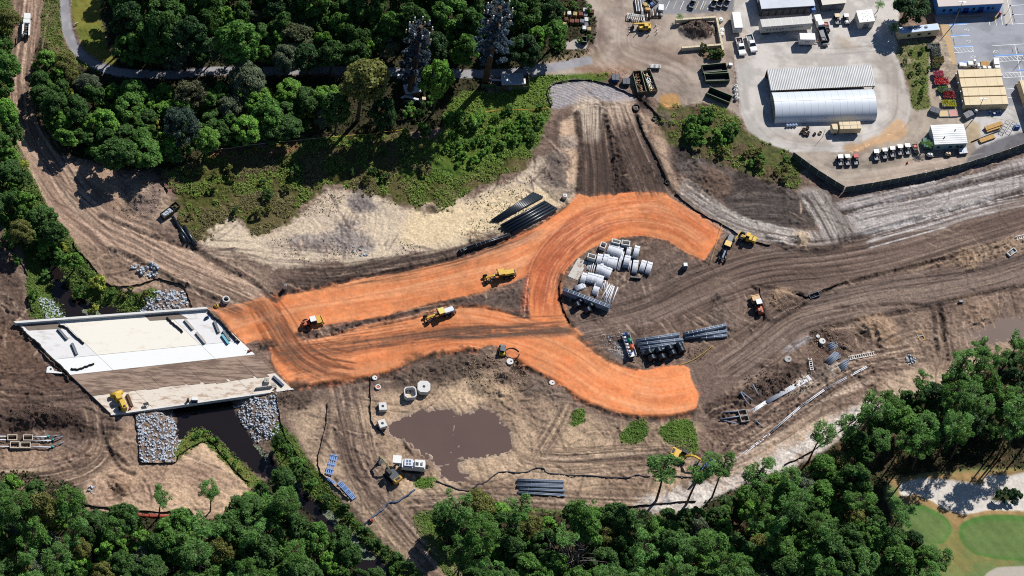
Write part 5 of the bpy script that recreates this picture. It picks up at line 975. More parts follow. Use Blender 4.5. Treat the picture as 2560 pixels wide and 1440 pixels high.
sock([(905,1318),(927,1297),(953,1277),(973,1257),(993,1255),(1037,1225)],'blue hose crossing the track fork to the canal',0.22,m_hose,0,'discharge_hose','hose','blue discharge hoses')
sock([(1090,1203),(1117,1213),(1150,1225),(1170,1227),(1187,1218),(1197,1210),(1213,1207),(1237,1187),(1253,1180),(1280,1181),(1310,1182),(1340,1171),(1358,1171),(1370,1183),(1420,1188),(1480,1190),(1547,1195),(1577,1193),(1592,1187),(1613,1191),(1690,1191),(1760,1196)],'long dark blue hose below the muddy basin',0.16,mat('dark hose',(44,50,64),0.5),0,'discharge_hose','hose','blue discharge hoses',3)
small(930,1299,.6,'hose_coupling','round orange coupling on the blue hose','coupling',[('ring',m_or,MB().ring((0,0,0),(0,0,.5),.5,.3)),('stem',m_gr,MB().cyl((0,0,0),(0,0,.7),.15,None,8))])
# ---------------------------------------------------------------- pipes
def pipe_me(l,r,n=9,hollow=True):
    mb = MB(); mb.ring((-l/2,0,0),(l/2,0,0),r,r*.82,n) if hollow else mb.cyl((-l/2,0,0),(l/2,0,0),r,None,n); return mb.mesh('pipe')
def bundle(a,b,wpx,label,rows=2,m=m_pvc,r=0.16,grp='strapped bundles of pale pipe',name='pipe_bundle',straps=2,h=None,jit=0.25,cat='pipe bundle'):
    hh = h or rows*2*r; c,l,rz = ends(a,b,hh); wd = wpx/9.6; n = max(2,int(wd/(2*r))); t = thing(name,label,cat,c,rz,grp)
    me = pipe_me(l,r); me.materials.append(m)
    for k in range(rows):
        for i in range(n):
            o = ob('pipe',me,None,t); o.location = (random.uniform(-jit,jit)*.5,(-(n-1)/2+i)*2*r*1.02,r+0.12+k*2*r*.97)
    for s2 in range(straps):
        x = (-0.3+0.6*s2/max(1,straps-1))*l if straps>1 else 0
        MB().box(x,0,0,0.14,n*2*r+.1,0.11).build('dunnage',m_wood,t); MB().box(x,0,0.13+rows*2*r*.98,0.06,n*2*r+.06,0.02).build('strap',m_gr,t)
    return t
o6 = lambda x,y: (1390+x/6.26,580+y/6.26)
for i,(x1,y1,x2,y2,w_,lab) in enumerate(((885,190,820,335,75,'pale pipe bundle just under the top concrete frame, left of three'),(950,210,895,360,75,'pale pipe bundle just under the top concrete frame, middle of three'),(1025,235,965,385,75,'pale pipe bundle just under the top concrete frame, right of three'),(700,345,660,490,70,'pale pipe bundle right of the left concrete frame'),(800,350,750,510,75,'pale pipe bundle second in the middle row of the store'),(860,385,830,540,70,'pale pipe bundle third in the middle row of the store'),(935,395,895,560,75,'pale pipe bundle fourth in the middle row of the store'),
 (1150,235,1125,370,65,'narrow pale bundle stacked at the upper right of the pipe store'),(1130,370,1095,520,80,'high pale bundle casting a round shadow in the store'),(1280,215,1240,380,75,'pale bundle standing apart at the upper right of the store'),(1255,440,1225,630,75,'pale bundle with ragged ends, left of the three right ones'),(1385,445,1335,610,70,'pale bundle with ragged ends, middle of the three right ones'),(1480,470,1430,640,70,'bluish pale bundle, rightmost of the pipe store'),
 (700,490,660,640,80,'bluish wide bundle in the centre of the store'),(770,530,715,660,70,'pale bundle between the two central bluish ones'),(850,560,790,700,75,'pale bundle at the right end of the central row'),(460,640,405,790,75,'bluish bundle beside the white concrete pad'),(550,640,510,780,80,'pale bundle left of the pair over the long grey stack'),(630,660,585,800,80,'pale bundle right of the pair over the long grey stack'),(710,680,660,850,85,'tall pale bundle leading down to the long grey stack, upper piece'),(655,820,600,970,85,'tall pale bundle leading down to the long grey stack, lower piece'),(455,825,300,885,72,'pale bundle turned crosswise above the long grey stack'))):
    bundle(o6(x1,y1),o6(x2,y2),w_/6.26*1.22,lab,rows=7 if i in (7,8,9) else 4,r=0.10,jit=.2)
def loose(a,b,label,m=m_pvc,r=0.13,name='loose_pipe',grp='single loose pipes',z=0.0,cat='pipe'):
    c,l,rz = ends(a,b,r+z); me = pipe_me(l,r,10); o = ob(name,me,m,None,(c.x,c.y,c.z+r+z),rz); return tag(o,label,cat,grp)
for i,(x1,y1,x2,y2) in enumerate(((1045,300,975,600),(1065,310,990,600),(1030,300,955,590),(540,455,500,600),(565,460,515,620),(590,470,545,640),(620,490,575,640),(520,455,480,600),(1180,440,1155,590),(1165,430,1130,590),(720,755,690,890),(750,755,720,905),(775,760,745,900),(800,780,785,1110),(840,810,690,1070),(865,830,740,1090),(885,840,760,1110),(905,845,800,1120),(912,850,820,1140),(970,860,850,1165),(960,880,870,1120),(660,930,635,1030))):
    loose(o6(x1,y1),o6(x2,y2),(('left','middle','right')[(i+1)%3]+' long loose pipe leaning on the right side of the middle bundles' if i<3 else ('second','third','fourth','rightmost','leftmost')[i-3]+' loose pipe of the untied sheaf above the white pad' if i<8 else ('left','right')[i-8]+' loose pipe beside the high bundle with the round shadow' if i<10 else ('first','second','third')[i-10]+' short loose pipe right of the tall leading bundle' if i<13 else ('first','second','third','fourth','fifth','sixth','rightmost','seventh','separate leftmost')[i-13]+' pipe in the fan of loose pipes, counted from the left'),r=0.14,z=0.0 if i%2 else 0.25)
def stack(a,b,wpx,rows,label,m=m_gp,r=0.2,straps=8,grp='long grey pipe stacks',col=m_pvc):
    hh = rows*2*r; c,l,rz = ends(a,b,hh); n = max(2,int(wpx/9.6/(2*r))); t = thing('pipe_stack',label,'pipe stack',c,rz,grp); me = pipe_me(l,r); me.materials.append(m)
    for k in range(rows):
        for i in range(n): o = ob('pipe',me,None,t); o.location = (random.uniform(-.1,.1),(-(n-1)/2+i)*2*r*1.01,r+.08+k*2*r*.98)
    for s2 in range(straps):
        x = (-.45+.9*(s2+.5)/straps)*l; MB().box(x,0,.07+rows*2*r*.99,.07,n*2*r,.03).build('batten',col,t)
    return t
stack(o6(118,890),o6(842,1165),11,6,'long high grey pipe stack with two black coils in front',r=0.19)
q7 = lambda x,y: (1530+x/8,790+y/8)
for a,b,w_,rw,lab in (((490,480),(1355,350),9,6,'uppermost of the grey pipe stacks behind the black coils'),((525,555),(1425,455),8,5,'second grey pipe stack behind the black coils'),((570,640),(1430,510),9,4,'third grey pipe stack, touching the right hand coil'),((605,720),(1210,600),9,3,'front grey pipe stack right behind the coils'),((1445,350),(2290,165),9,5,'light striped grey pipe stack at the right end of the store'),((1465,420),(2300,290),9,3,'middle grey stack of the right hand group'),((1780,430),(2310,375),7,2,'low front stack of the right hand group')):
    stack(q7(*a),q7(*b),w_,rw,lab,straps=9 if 'striped' in lab else 3)
def coil(px,py,label,r=1.15,l=1.25,ang=None):
    t = thing('pipe_coil',label,'pipe coil',L(px,py,r),ang if ang is not None else head((0,0),(6,15)),'black pipe coils')
    mb = MB()
    for i in range(7): mb.ring((-l/2+l*i/7,0,r),(-l/2+l*(i+.82)/7,0,r),r*(1-.02*(i%2)),r*.55,18)
    mb.build('winding',m_bp,t); MB().box(0,0,2*r-.01,l*.8,.09,.03).build('strap',m_gp,t); MB().ring((-l*.50,0,r),(l*.50,0,r),r*.545,r*.50,16).build('core',m_bk,t); return t
for k,(x,y,lab) in enumerate(((740,735,'rear black coil of the first pair on the left'),(800,850,'front black coil of the first pair on the left'),(930,700,'rear black coil of the second pair'),(1000,835,'front black coil of the second pair'),(1150,650,'rear black coil of the third pair'),(1205,755,'front black coil of the third pair'),(1340,600,'rear black coil of the pair farthest right'),(1385,690,'front black coil of the pair farthest right'))): coil(*q7(x,y),lab)
for x,y,lab in ((370,1085,'black coil at the left under the long grey stack'),(330,1150,'dark lower coil at the left under the long grey stack'),(545,1150,'big black coil at the right under the long grey stack'),(500,1230,'dark lower coil at the right under the long grey stack')): coil(*o6(x,y),lab,1.05)
q8 = lambda x,y: (1140+x/8.47,470+y/8.47)
for i in range(6):
    f = i/5; loose(q8(760+f*140,690+f*10),q8(1650+f*180,100+f*80),('second','third','fourth','fifth')[i-1]+' black pipe from the top in the upper row on the pale sand' if 0<i<5 else ('topmost black pipe of the upper row on the pale sand','last black pipe of the upper row on the pale sand')[i//5],m_bp,0.34,'black_pipe','black pipes laid out on the pale sand')
for i in range(9):
    f = i/8; loose(q8(950+f*235,800+f*160),q8(1890+f*245,285+f*150),('second','third','fourth','fifth','sixth','seventh','eighth')[i-1]+' black pipe from the top in the broad row beside the clay road' if 0<i<8 else ('first black pipe of the broad row beside the clay road','last black pipe of the broad row, nearest the clay road')[i//8],m_bp,0.36,'black_pipe','black pipes laid out on the pale sand',0.0 if i%2 else 0.3)
for k,(a,b,lab) in enumerate((((60,1345),(250,1265),'short strapped black pipe pair at the lower left end'),((255,1265),(1150,975),'long strapped black pipe pair beside the clay road'))):
    bundle(q8(*a),q8(*b),7,lab,rows=2,m=m_bp,r=.22,grp='strapped black pipe pairs',straps=3+4*k,h=.8)
small(1413,487,1.6,'water_tank','white square tank at the top end of the black pipes','tank',[('body',m_wh,MB().box(0,0,.1,1.1,1.1,1.3,bev=.12)),('cap',m_gr,MB().cyl((0,0,1.4),(0,0,1.5),.2,None,10)),('pallet',m_wood,MB().box(0,0,0,1.2,1.2,.1))])
q9 = lambda x,y: (370+x/9.6,490+y/9.6)
loose(q9(590,500),q9(1010,1120),'longest of the three fat black pipes below the stone box',m_bp,.45,'black_pipe','fat black pipes by the haul road'); loose(q9(775,880),q9(905,1100),'shortest of the three fat black pipes below the stone box',m_bp,.45,'black_pipe','fat black pipes by the haul road'); loose(q9(860,720),q9(1145,1190),'rightmost of the three fat black pipes below the stone box',m_bp,.5,'black_pipe','fat black pipes by the haul road')
c,l,w_,rz = quad([(401,533),(426,514),(437,527),(409,545)],1.2); t = thing('trench_box','dark open trench box full of grey stones beside the marsh','trench box',c,rz)
MB().frame(0,0,0,l,w_,1.2,.12).build('wall',m_bk,t); MB().box(0,0,.0,l-.3,w_-.3,.7).build('fill',m_con2,t)
fs2 = MB(); rg5 = np.random.default_rng(4)
for i in range(60): fs2.box(rg5.uniform(-l/2+.4,l/2-.4),rg5.uniform(-w_/2+.4,w_/2-.4),.65,rg5.uniform(.3,.6),rg5.uniform(.3,.5),rg5.uniform(.2,.45),rg5.random()*3,taper=.7)
o = fs2.build('stone_fill',m_stone,t); o['kind'] = 'stuff'; MB().frame(l/2+1.0,.2,0,2.0,w_*.95,1.3,.10).build('end_frame',m_bk,t)
# blue frames
def ladder_frame(pts,label,rot=0):
    c,l,w_,rz = quad(pts,.3); t = thing('formwork_rack',label,'steel frame',c,rz,'blue frames by the track')
    for i in range(4): MB().box(0,-w_/2+w_*(i+.5)/4,.15,l,w_*.13,.2).build('rail',mat('light blue steel',(120,160,220),0.5),t)
    for i in range(5): MB().box(-l/2+l*(i+.08)/4.16,0,.36,.3,w_*.95,.1).build('crossbar',mat('light blue steel',(120,160,220),0.5),t)
    return t
ladder_frame([(826,1136),(812,1183),(831,1188),(846,1139)],'blue steel frame upright beside the track, upper of two'); ladder_frame([(853,1202),(891,1241),(880,1251),(843,1210)],'blue steel frame lying along the hedge, lower of two'); ladder_frame([(819,1192),(838,1205),(833,1211),(815,1198)],'small dark frame between the two blue frames')
bundle((1293,1199),(1409,1203),7,'uppermost grey pipe bundle by the bottom hose',rows=3,m=m_gp,r=.17,grp='grey bundles near the bottom hose',straps=7); bundle((1294,1211),(1409,1214),12,'second, striped grey pipe bundle by the bottom hose',rows=3,m=m_gp,r=.17,grp='grey bundles near the bottom hose',straps=7); bundle((1298,1222),(1412,1226),9,'third grey pipe bundle by the bottom hose',rows=2,m=m_gp,r=.17,grp='grey bundles near the bottom hose',straps=2); bundle((1295,1231),(1413,1238),7,'lowest grey pipe bundle by the bottom hose',rows=1,m=m_gp,r=.17,grp='grey bundles near the bottom hose',straps=5)
# right hand trench works
q10 = lambda x,y: (1780+x/6.095,900+y/6.095)
for i in range(5): loose(q10(820+i*7,625+i*9),q10(1470+i*12,235+i*14),('uppermost','second','middle','fourth','lowest')[i]+' of the five straight pale conduits along the trench',m_pvc,.14,'conduit','conduits in the south-east trench')
for i in range(4): loose(q10(515+i*9,815+i*14),q10(815+i*8,625+i*10),('uppermost','second','third','lowest')[i]+' of the four conduits bending to the open chamber frame',m_pvc,.14,'conduit','conduits in the south-east trench')
for a,b,lab in (((170,800),(470,770),'grey pipe poking out of the upper chamber frame'),((120,905),(520,840),'grey pipe crossing both chamber frames'),((130,915),(390,970),'grey pipe slanting under the lower chamber frame'),((650,905),(775,1030),'single pale pipe right below the chamber frames'),((440,480),(620,620),'right pipe of the V of grey pipes on the spoil'),((435,490),(545,670),'left pipe of the V of grey pipes on the spoil'),((620,370),(710,540),'thin pipe above the line of conduits')): loose(q10(*a),q10(*b),lab,m_gp,.2,'loose_pipe','single loose pipes',.2)
for x,y,lab in ((1857,1031,'upper open concrete chamber frame in the south-east trench'),(1862,1046,'lower open concrete chamber frame in the south-east trench')):
    t = thing('open_chamber',lab,'concrete chamber',L(x,y,1.0),.25,'open concrete chamber frames'); MB().frame(0,0,0,2.2,1.7,1.0,.14).build('wall',m_con2,t); MB().box(0,0,-.05,1.9,1.4,.1).build('floor',m_mud,t)
for a,b,lab in (((1928,1080),(2000,1018),'left length of the pale double pipeline above the sand strip'),((2000,1018),(2060,975),'middle length of the pale double pipeline above the sand strip'),((2060,975),(2167,917),'right length of the pale double pipeline above the sand strip'),((1807,1174),(1925,1084),'pale pipeline on white sand beside the blue machine')):
    c,l,rz = ends(a,b,.2); t = thing('pipeline',lab,'pipeline',c,rz,'pale pipelines of the south-east'); me = pipe_me(l,.12,8); me.materials.append(m_pvc)
    for s2 in (-.18,.18): o = ob('pipe',me,None,t); o.location = (0,s2,.25)
    for i in range(int(l/3)): MB().box(-l/2+1+i*3,0,-.05,.25,.7,.18).build('support',m_wood,t)
for pts,lab in (([(2065,905),(2090,880),(2100,886),(2072,910)],'upper sheaf of grey pipes on the spoil'),([(2094,918),(2115,902),(2137,903),(2105,922)],'lower sheaf of grey pipes on the spoil'),([(2068,866),(2090,855),(2097,860),(2072,872)],'small sheaf of grey pipes by the round chamber lids')):
    c,l,w_,rz = quad(pts,.3); t = thing('pipe_sheaf',lab,'pipe sheaf',c,rz,'sheaves of grey pipe'); me = pipe_me(l,.11,7); me.materials.append(m_gp)
    for i in range(9): o = ob('pipe',me,None,t); o.location = (random.uniform(-.4,.4),(i-4)*.24,.14+.2*(i%2)); o.rotation_euler = (0,0,random.uniform(-.05,.05))
def ladder(a,b,label,wd=.7):
    c,l,rz = ends(a,b,.3); t = thing('ladder',label,'ladder',c,rz,'ladders lying on the works')
    for s2 in (-1,1): MB().box(0,s2*wd/2,.15,l,.12,.16).build('stile',m_wh,t)
    for i in range(int(l/.6)): MB().box(-l/2+.4+i*.6,0,.19,.1,wd-.14,.08).build('rung',m_wh,t)
ladder((2122,895),(2187,883),'white ladder-like tray above the pale pipeline',1.0); ladder((2025,895),(2030,925),'dark toothed ladder against the spoil',.8); ladder((2540,595),(2575,587),'pale ladder at the right edge by the upper haul road',1.0)
for x,y,r,lab in ((2056,852,.9,'round concrete lid by the grey rubble patch'),(1970,897,1.0,'round concrete lid left of the dark ladder'),(2045,840,.5,'small round lid above the big round lid'),(1275,903,.95,'white round lid under the small skid loader'),(1380,956,.75,'white round lid beside the dug swirl'),(937,944,.7,'white round lid, upper of two by the clay edge')):
    t = thing('manhole_cover',lab,'manhole lid',L(x,y,.5),0,'round concrete lids'); MB().cyl((0,0,-.2),(0,0,.5),r,r*.95,18).build('body',m_con if r!=1.0 else m_con2,t); MB().cyl((r*.3,0,.5),(r*.3,0,.53),r*.25,None,10).build('opening',m_bk,t)
t = thing('manhole_ring','white ring with orange core, lower of two by the clay edge','manhole ring',L(945,967,.6)); MB().ring((0,0,-.2),(0,0,.6),.75,.45,16).build('ring',m_con,t); MB().cyl((0,0,.2),(0,0,.5),.42,None,12).build('plug',m_or,t)
t = thing('manhole_ring','white concrete ring above the west end of the clay road','manhole ring',L(565,747,1.0)); MB().ring((0,0,-.2),(0,0,1.0),.95,.68,18).build('ring',m_con,t); MB().cyl((0,0,-.1),(0,0,.1),.66,None,12).build('bottom',m_bk,t)
small(541,762,.9,'bulk_bag','yellow bag beside the white ring','bag',[('body',m_ye,MB().box(0,0,0,1.1,1.0,.8,bev=.25)),('loop',m_bk,MB().cyl((0,0,.8),(0,0,.95),.3,.1,8))],None,.5)
t = thing('manhole_ring','black round chamber sunk at the head of the spur road','manhole ring',L(1591,268,.4)); MB().ring((0,0,-.8),(0,0,.4),1.1,.85,18).build('ring',m_bk,t); MB().cyl((0,0,-.7),(0,0,-.3),.8,None,14).build('bottom',m_gr,t)
for x,y,lab in ((1637,296,'upper black chamber in the right spur lane'),(1668,455,'lower black chamber in the right spur lane')):
    t = thing('manhole_ring',lab,'manhole ring',L(x,y,.2),0,'black chambers in the spur'); MB().ring((0,0,-.8),(0,0,.25),.75,.55,14).build('ring',m_bk,t); MB().cyl((0,0,-.6),(0,0,-.2),.5,None,12).build('bottom',m_gr,t)
# concrete chambers by the basin
def octo(a,c): return [(-a+c,-a),(a-c,-a),(a,-a+c),(a,a-c),(a-c,a),(-a+c,a),(-a,a-c),(-a,-a+c)]
t = thing('concrete_chamber','closed white octagonal chamber with a dark round hole','concrete chamber',L(1060,966,1.7),.0,'white precast chambers by the basin'); MB().prism(octo(1.65,.75),0,1.7).build('body',m_con,t); MB().cyl((0,0,1.7),(0,0,1.72),.38,None,16).build('opening',m_bk,t)
for a in range(4): MB().cyl((1.0*math.cos(a*1.57+.3),1.0*math.sin(a*1.57+.3),1.7),(1.0*math.cos(a*1.57+.3),1.0*math.sin(a*1.57+.3),1.74),.07,None,6).build('lifting_point',m_gr,t)
t = thing('concrete_chamber','open white octagonal chamber showing its grey inside','concrete chamber',L(1026,980,1.7),.12,'white precast chambers by the basin'); mb = MB(); po,pi = octo(1.6,.6),octo(1.35,.52)
vs = [(x,y,0) for x,y in po]+[(x,y,1.7) for x,y in po]+[(x,y,1.7) for x,y in pi]+[(x,y,.2) for x,y in pi]; fs = []
for k in range(3):
    for i in range(8): fs.append((k*8+i,k*8+(i+1)%8,(k+1)*8+(i+1)%8,(k+1)*8+i))
mb.add(vs,fs+[tuple(range(24,32)),tuple(range(7,-1,-1))]); mb.build('body',m_con,t); MB().box(-.3,-.5,.2,1.0,.9,.25,.2).build('sand_fill',m_tang,t)
for x,y,a,lab in ((957,1015,.12,'upper square white chamber with a round hole'),(956,1058,.38,'lower square white chamber at the basin shore')):
    t = thing('concrete_chamber',lab,'concrete chamber',L(x,y,1.3),a,'white precast chambers by the basin'); MB().box(0,0,0,2.0,2.2,1.3,bev=.03).build('body',m_con,t); MB().cyl((0,0,1.3),(0,0,1.32),.38,None,16).build('opening',m_bk,t)
# pipe store: concrete frames, pad, panel
for x1,y1,x2,y2,x3,y3,x4,y4,lab in ((880,100,1015,130,1000,190,870,155,'open concrete frame at the top of the pipe store, left of two'),(1035,118,1165,140,1155,212,1022,190,'open concrete frame at the top of the pipe store, right of two'),(712,145,800,175,770,262,680,225,'tall open concrete frame left of the upper bundles'),(510,325,632,360,615,430,488,390,'open concrete frame above the white pad')):
    c,l,w_,rz = quad([o6(x1,y1),o6(x2,y2),o6(x3,y3),o6(x4,y4)],1.5); t = thing('open_chamber',lab,'concrete chamber',c,rz,'open concrete frames of the pipe store'); MB().frame(0,0,0,l,w_,1.5,.22).build('wall',m_con,t); MB().box(0,0,-.05,l-.46,w_-.46,.12).build('floor',m_mud,t)
c,l,w_,rz = quad([o6(345,400),o6(480,465),o6(350,765),o6(190,690)],.5); t = thing('concrete_pad','cracked white concrete pad at the left of the pipe store','concrete pad',c,rz); MB().box(0,0,-.2,l,w_,.7).build('slab',stain_mat('weathered pad',(216,210,200),(150,134,120),.52,(.9,.9)),t); MB().box(0,-w_/2-.12,-.2,l,.2,.55).build('apron',m_con2,t)
c,l,rz = ends(o6(1170,700),o6(1330,710),1.0); t = thing('trench_plate','dark upright steel panel below the right bundles','steel panel',c,rz); MB().box(0,0,0,l,.5,.9).build('panel',m_bk,t); MB().box(0,0,.9,l,.14,.08).build('rail',m_con2,t)
# south-west trench boxes
q3 = lambda x,y: (x/11.08,1040+y/11.08)
for i,(x1,y1,x2,y2,lab) in enumerate(((205,505,480,665,'upper left steel trench box of the four'),(640,510,912,672,'upper right steel trench box of the four'),(275,700,545,882,'lower left steel trench box of the four'),(562,708,850,882,'lower right steel trench box of the four'))):
    c,l,w_,rz = quad([q3(x1,y1),q3(x2,y1+5),q3(x2,y2),q3(x1,y2)],.9); t = thing('trench_box',lab,'trench box',c,rz,'trench boxes in the south-west pit'); MB().frame(0,0,-.6,l,w_,1.5,.2).build('wall',mat('cream steel',(214,200,182),0.7,var=.15),t); MB().box(0,0,-.55,l-.5,w_-.5,.05).build('floor',m_mud,t)
for a,b,lab in (((-300,565),(165,565),'upper pale pipe entering the trench boxes from the left'),((-300,660),(170,660),'second pale pipe entering the trench boxes from the left'),((-300,845),(265,845),'lowest pale pipe entering the trench boxes from the left'),((920,580),(1300,575),'upper pale pipe leaving the trench boxes'),((910,680),(1420,680),'middle pale pipe leaving the trench boxes'),((860,855),(1410,865),'lowest pale pipe leaving the trench boxes'),((1340,570),(1650,530),'thin grey pipe beyond the upper turquoise cap'),((1500,650),(1740,560),'thin grey pipe beyond the middle turquoise cap'),((1500,830),(1770,715),'thin grey pipe beyond the lowest turquoise cap'),((900,520),(1220,650),'bent dark cable across the trench pipes')): loose(q3(*a),q3(*b),lab,m_pvc if 'pale' in lab else m_gp,.17 if 'pale' in lab else .12,'trench_pipe','pipes in the south-west pit',.35)
for x,y,lab in ((1325,575,'small turquoise cap on the upper trench pipe'),(1455,665,'large turquoise cap on the middle trench pipe'),(1450,860,'turquoise sleeve on the lowest trench pipe')):
    p = L(*q3(x,y),.3); o = MB().cyl((-.4,0,.5),(.4,0,.5),.28,None,12).build('pipe_sleeve',m_teal,None,p); tag(o,lab,'pipe cap','turquoise pipe caps')
t = thing('white_sheet','crumpled white sheet left of the lower deck corner','sheet',L(130,926)); MB().prism([(-1.4,-.9),(2.6,-.9),(2.6,-.6),(0.6,-.3),(-.1,.9),(-.8,1.0),(-1.3,.6)],0,.35).build('sheet',m_wh,t); MB().box(-.3,.2,.35,.4,.4,.15,.3).build('weight',m_bk,t)
small(713,712,1.9,'cabinet','narrow white cabinet standing north of the clay road','cabinet',[('body',m_wh,MB().box(0,0,0,.8,.6,1.8,bev=.04)),('cap',m_gr,MB().box(0,0,1.8,.7,.5,.08))],None,.2)
small(1713,663,1.7,'portable_toilet','white roofed portable toilet alone east of the pipe store','portable toilet',[('cabin',mat('slate plastic',(84,98,120),0.6),MB().box(0,0,.1,1.15,1.15,1.9)),('roof',m_wh,MB().box(0,0,2.0,1.2,1.2,.2,taper=.8)),('skid',m_bk,MB().box(0,0,0,1.25,1.25,.1))],None,.1)
c,l,rz = ends((2024,742),(2048,733),1.0); t = thing('steel_skip','slate blue narrow skip on the strip between the haul roads','skip',c,rz); MB().frame(0,0,0,l,1.3,1.1,.1).build('wall',mat('slate steel',(88,106,132),0.6),t); MB().box(0,0,0,l-.2,1.1,.3).build('load',m_mud,t)
small(2403,752,.8,'pump','small dark box pump right of the lower haul road','pump',[('body',m_gr,MB().box(0,0,.1,1.0,.7,.6,bev=.05)),('skid',m_bk,MB().box(0,0,0,1.2,.8,.1))])
c,l,w_,rz = quad([(2288,830),(2305,825),(2312,850),(2300,853)],.2); t = thing('timber_crib','rectangular timber frame in the mud below the lower haul road','timber frame',c,rz); MB().frame(0,0,-.2,l,w_,.5,.2).build('frame',m_wood,t); MB().box(0,0,-.1,l*.8,.4,.35).build('pipe_cradle',m_gr,t)
c,l,w_,rz = quad([(2520,630),(2532,622),(2540,628),(2528,637)],.5); t = thing('concrete_bucket','white trough at the right end of the road median','trough',c,rz); MB().frame(0,0,-.1,l+1,w_+.3,.6,.15).build('wall',m_con,t); MB().box(0,0,-.05,l+.6,w_,.1).build('floor',m_gr,t)
cone(436,689,'orange cone near the heap of grey stones'); cone(2268,408,'red orange post in the sandy lower yard')
# ---------------------------------------------------------------- buildings and containers of the maintenance yard
def box_thing(name,label,cat,pts,h,parts,grp=None):
    c,l,w_,rz = quad(pts,h); t = thing(name,label,cat,c,rz,grp); parts(t,l,w_); return t
def gable(l,w_,h,rise,ov=.25,t=.12):
    mb = MB(); a = w_/2+ov
    for s in (-1,1): mb.add([(-l/2-ov,s*a,h),(l/2+ov,s*a,h),(l/2+ov,0,h+rise),(-l/2-ov,0,h+rise),(-l/2-ov,s*a,h-t),(l/2+ov,s*a,h-t),(l/2+ov,0,h+rise-t),(-l/2-ov,0,h+rise-t)],[(0,1,2,3),(7,6,5,4),(0,4,5,1),(1,5,6,2),(3,7,4,0)])
    return mb
def seams(t,l,w_,z,n,m,along_x=True,rise=0.0,name='roof_seam'):
    for i in range(n):
        if along_x:
            y = -w_/2+w_*(i+.5)/n; MB().box(0,y,z+rise*(1-abs(y)/(w_/2)),l,.09,.05).build(name,m,t)
        else: MB().box(-l/2+l*(i+.5)/n,0,z,.09,w_,.05).build(name,m,t)
# quonset hut
c,l,rz = ends((1935,310),(2189,302)); W_ = 9.6; H_ = 4.1; nrm = Vector((-math.sin(rz),math.cos(rz),0)); t = thing('quonset_hut','long white arched quonset hut with rounded roof','hut',c+nrm*W_/2,rz)
N = 20; a = [(math.cos(math.pi*i/N)*W_/2,max(0,math.sin(math.pi*i/N))**.75*H_) for i in range(N+1)]; mb = MB(); vs = []; K = 14
for k in range(K+1):
    x = -l/2+l*k/K
    for y,z in a: vs.append((x,y,z))
mb.add(vs,[(k*(N+1)+i,k*(N+1)+i+1,(k+1)*(N+1)+i+1,(k+1)*(N+1)+i) for k in range(K) for i in range(N)],True)
m_qh = mat('white fabric roof',(228,236,246),0.35,var=0.04,scale=0.4,spec=0.6); mb.build('roof',m_qh,t)
for k in range(1,K): 
    mb = MB(); mb.tube([(-l/2+l*k/K,y,z+.02) for y,z in a],.018,4); mb.build('roof_rib',m_qh,t)
MB().box(0,0,H_-.02,l,.12,.07).build('ridge_seam',m_galv,t)
for s in (-1,1):
    mb = MB(); mb.add([(s*l/2,y,z) for y,z in a],[tuple(range(N+1))]); e = mb.build('end_wall',mat('grey end wall',(150,146,138),0.8),t)
    MB().box(s*(l/2+.05),0,0,.1,2.6,2.8).build('door',m_gr,e)
# corrugated shed
def _shed(t,l,w_):
    h = 3.6; m = mat('corrugated sheet',(238,238,236),0.5,var=0.12,scale=0.35); rb = MB(); n = 62
    for i in range(n): 
        x = -l/2+l*(i+.5)/n; rb.add([(x-l/n*.5,-w_/2,h-.25),(x,-w_/2,h-.08),(x+l/n*.5,-w_/2,h-.25),(x-l/n*.5,w_/2,h),(x,w_/2,h+.17),(x+l/n*.5,w_/2,h)],[(0,1,4,3),(1,2,5,4)])
    rb.build('roof',m,t); MB().box(0,0,h-.4,l,w_*.98,.14).build('roof_deck',m_rust,t)
    for i in range(9): MB().box(-l/2+.3+(l-.6)*i/8,-w_/2+.3,0,.25,.25,h-.4).build('post',m_rust,t)
    MB().box(0,w_/2-.2,0,l,.2,h-.4).build('wall',m_rust,t); MB().box(0,-w_/2,h-.5,l,.12,.22).build('gutter',m_rust,t)
box_thing('corrugated_shed','grey corrugated open shed behind the quonset hut','shed',[(1918,173),(2180,163),(2186,213),(1926,226)],3.6,_shed)
# pale metal shed
def _pale(t,l,w_):
    h = 3.3; MB().box(0,0,0,l-.3,w_-.3,h-.1).build('wall',mat('pale teal wall',(168,196,196),0.7,var=.06),t); gable(l-.5,w_-.5,h,.35).build('roof',m_wh,t); seams(t,l,w_*.92,h+.04,9,m_galv,True,.33)
    for x in (-3.2,0.2,2.2): MB().box(x,-w_/2+.13,1.1,.8,.08,.9).build('window',m_gl,t)
    MB().box(3.4,-w_/2+.12,.05,.95,.1,2.1).build('door',m_gr,t)
    for x,y in ((-1.6,-1.2),(1.9,1.0)): MB().cyl((x,y,h),(x,y,h+.75),.16,None,8).build('roof_vent',m_gr,t)
    MB().box(-l/2-1.3,-w_*.2,0,2.2,3.0,1.6).build('lean_to',mat('teal wall',(94,128,136),0.7),t)
box_thing('metal_shed','pale metal shed with seamed white roof beside the timber','shed',[(2327,312),(2410,309),(2418,357),(2336,361)],3.4,_pale)
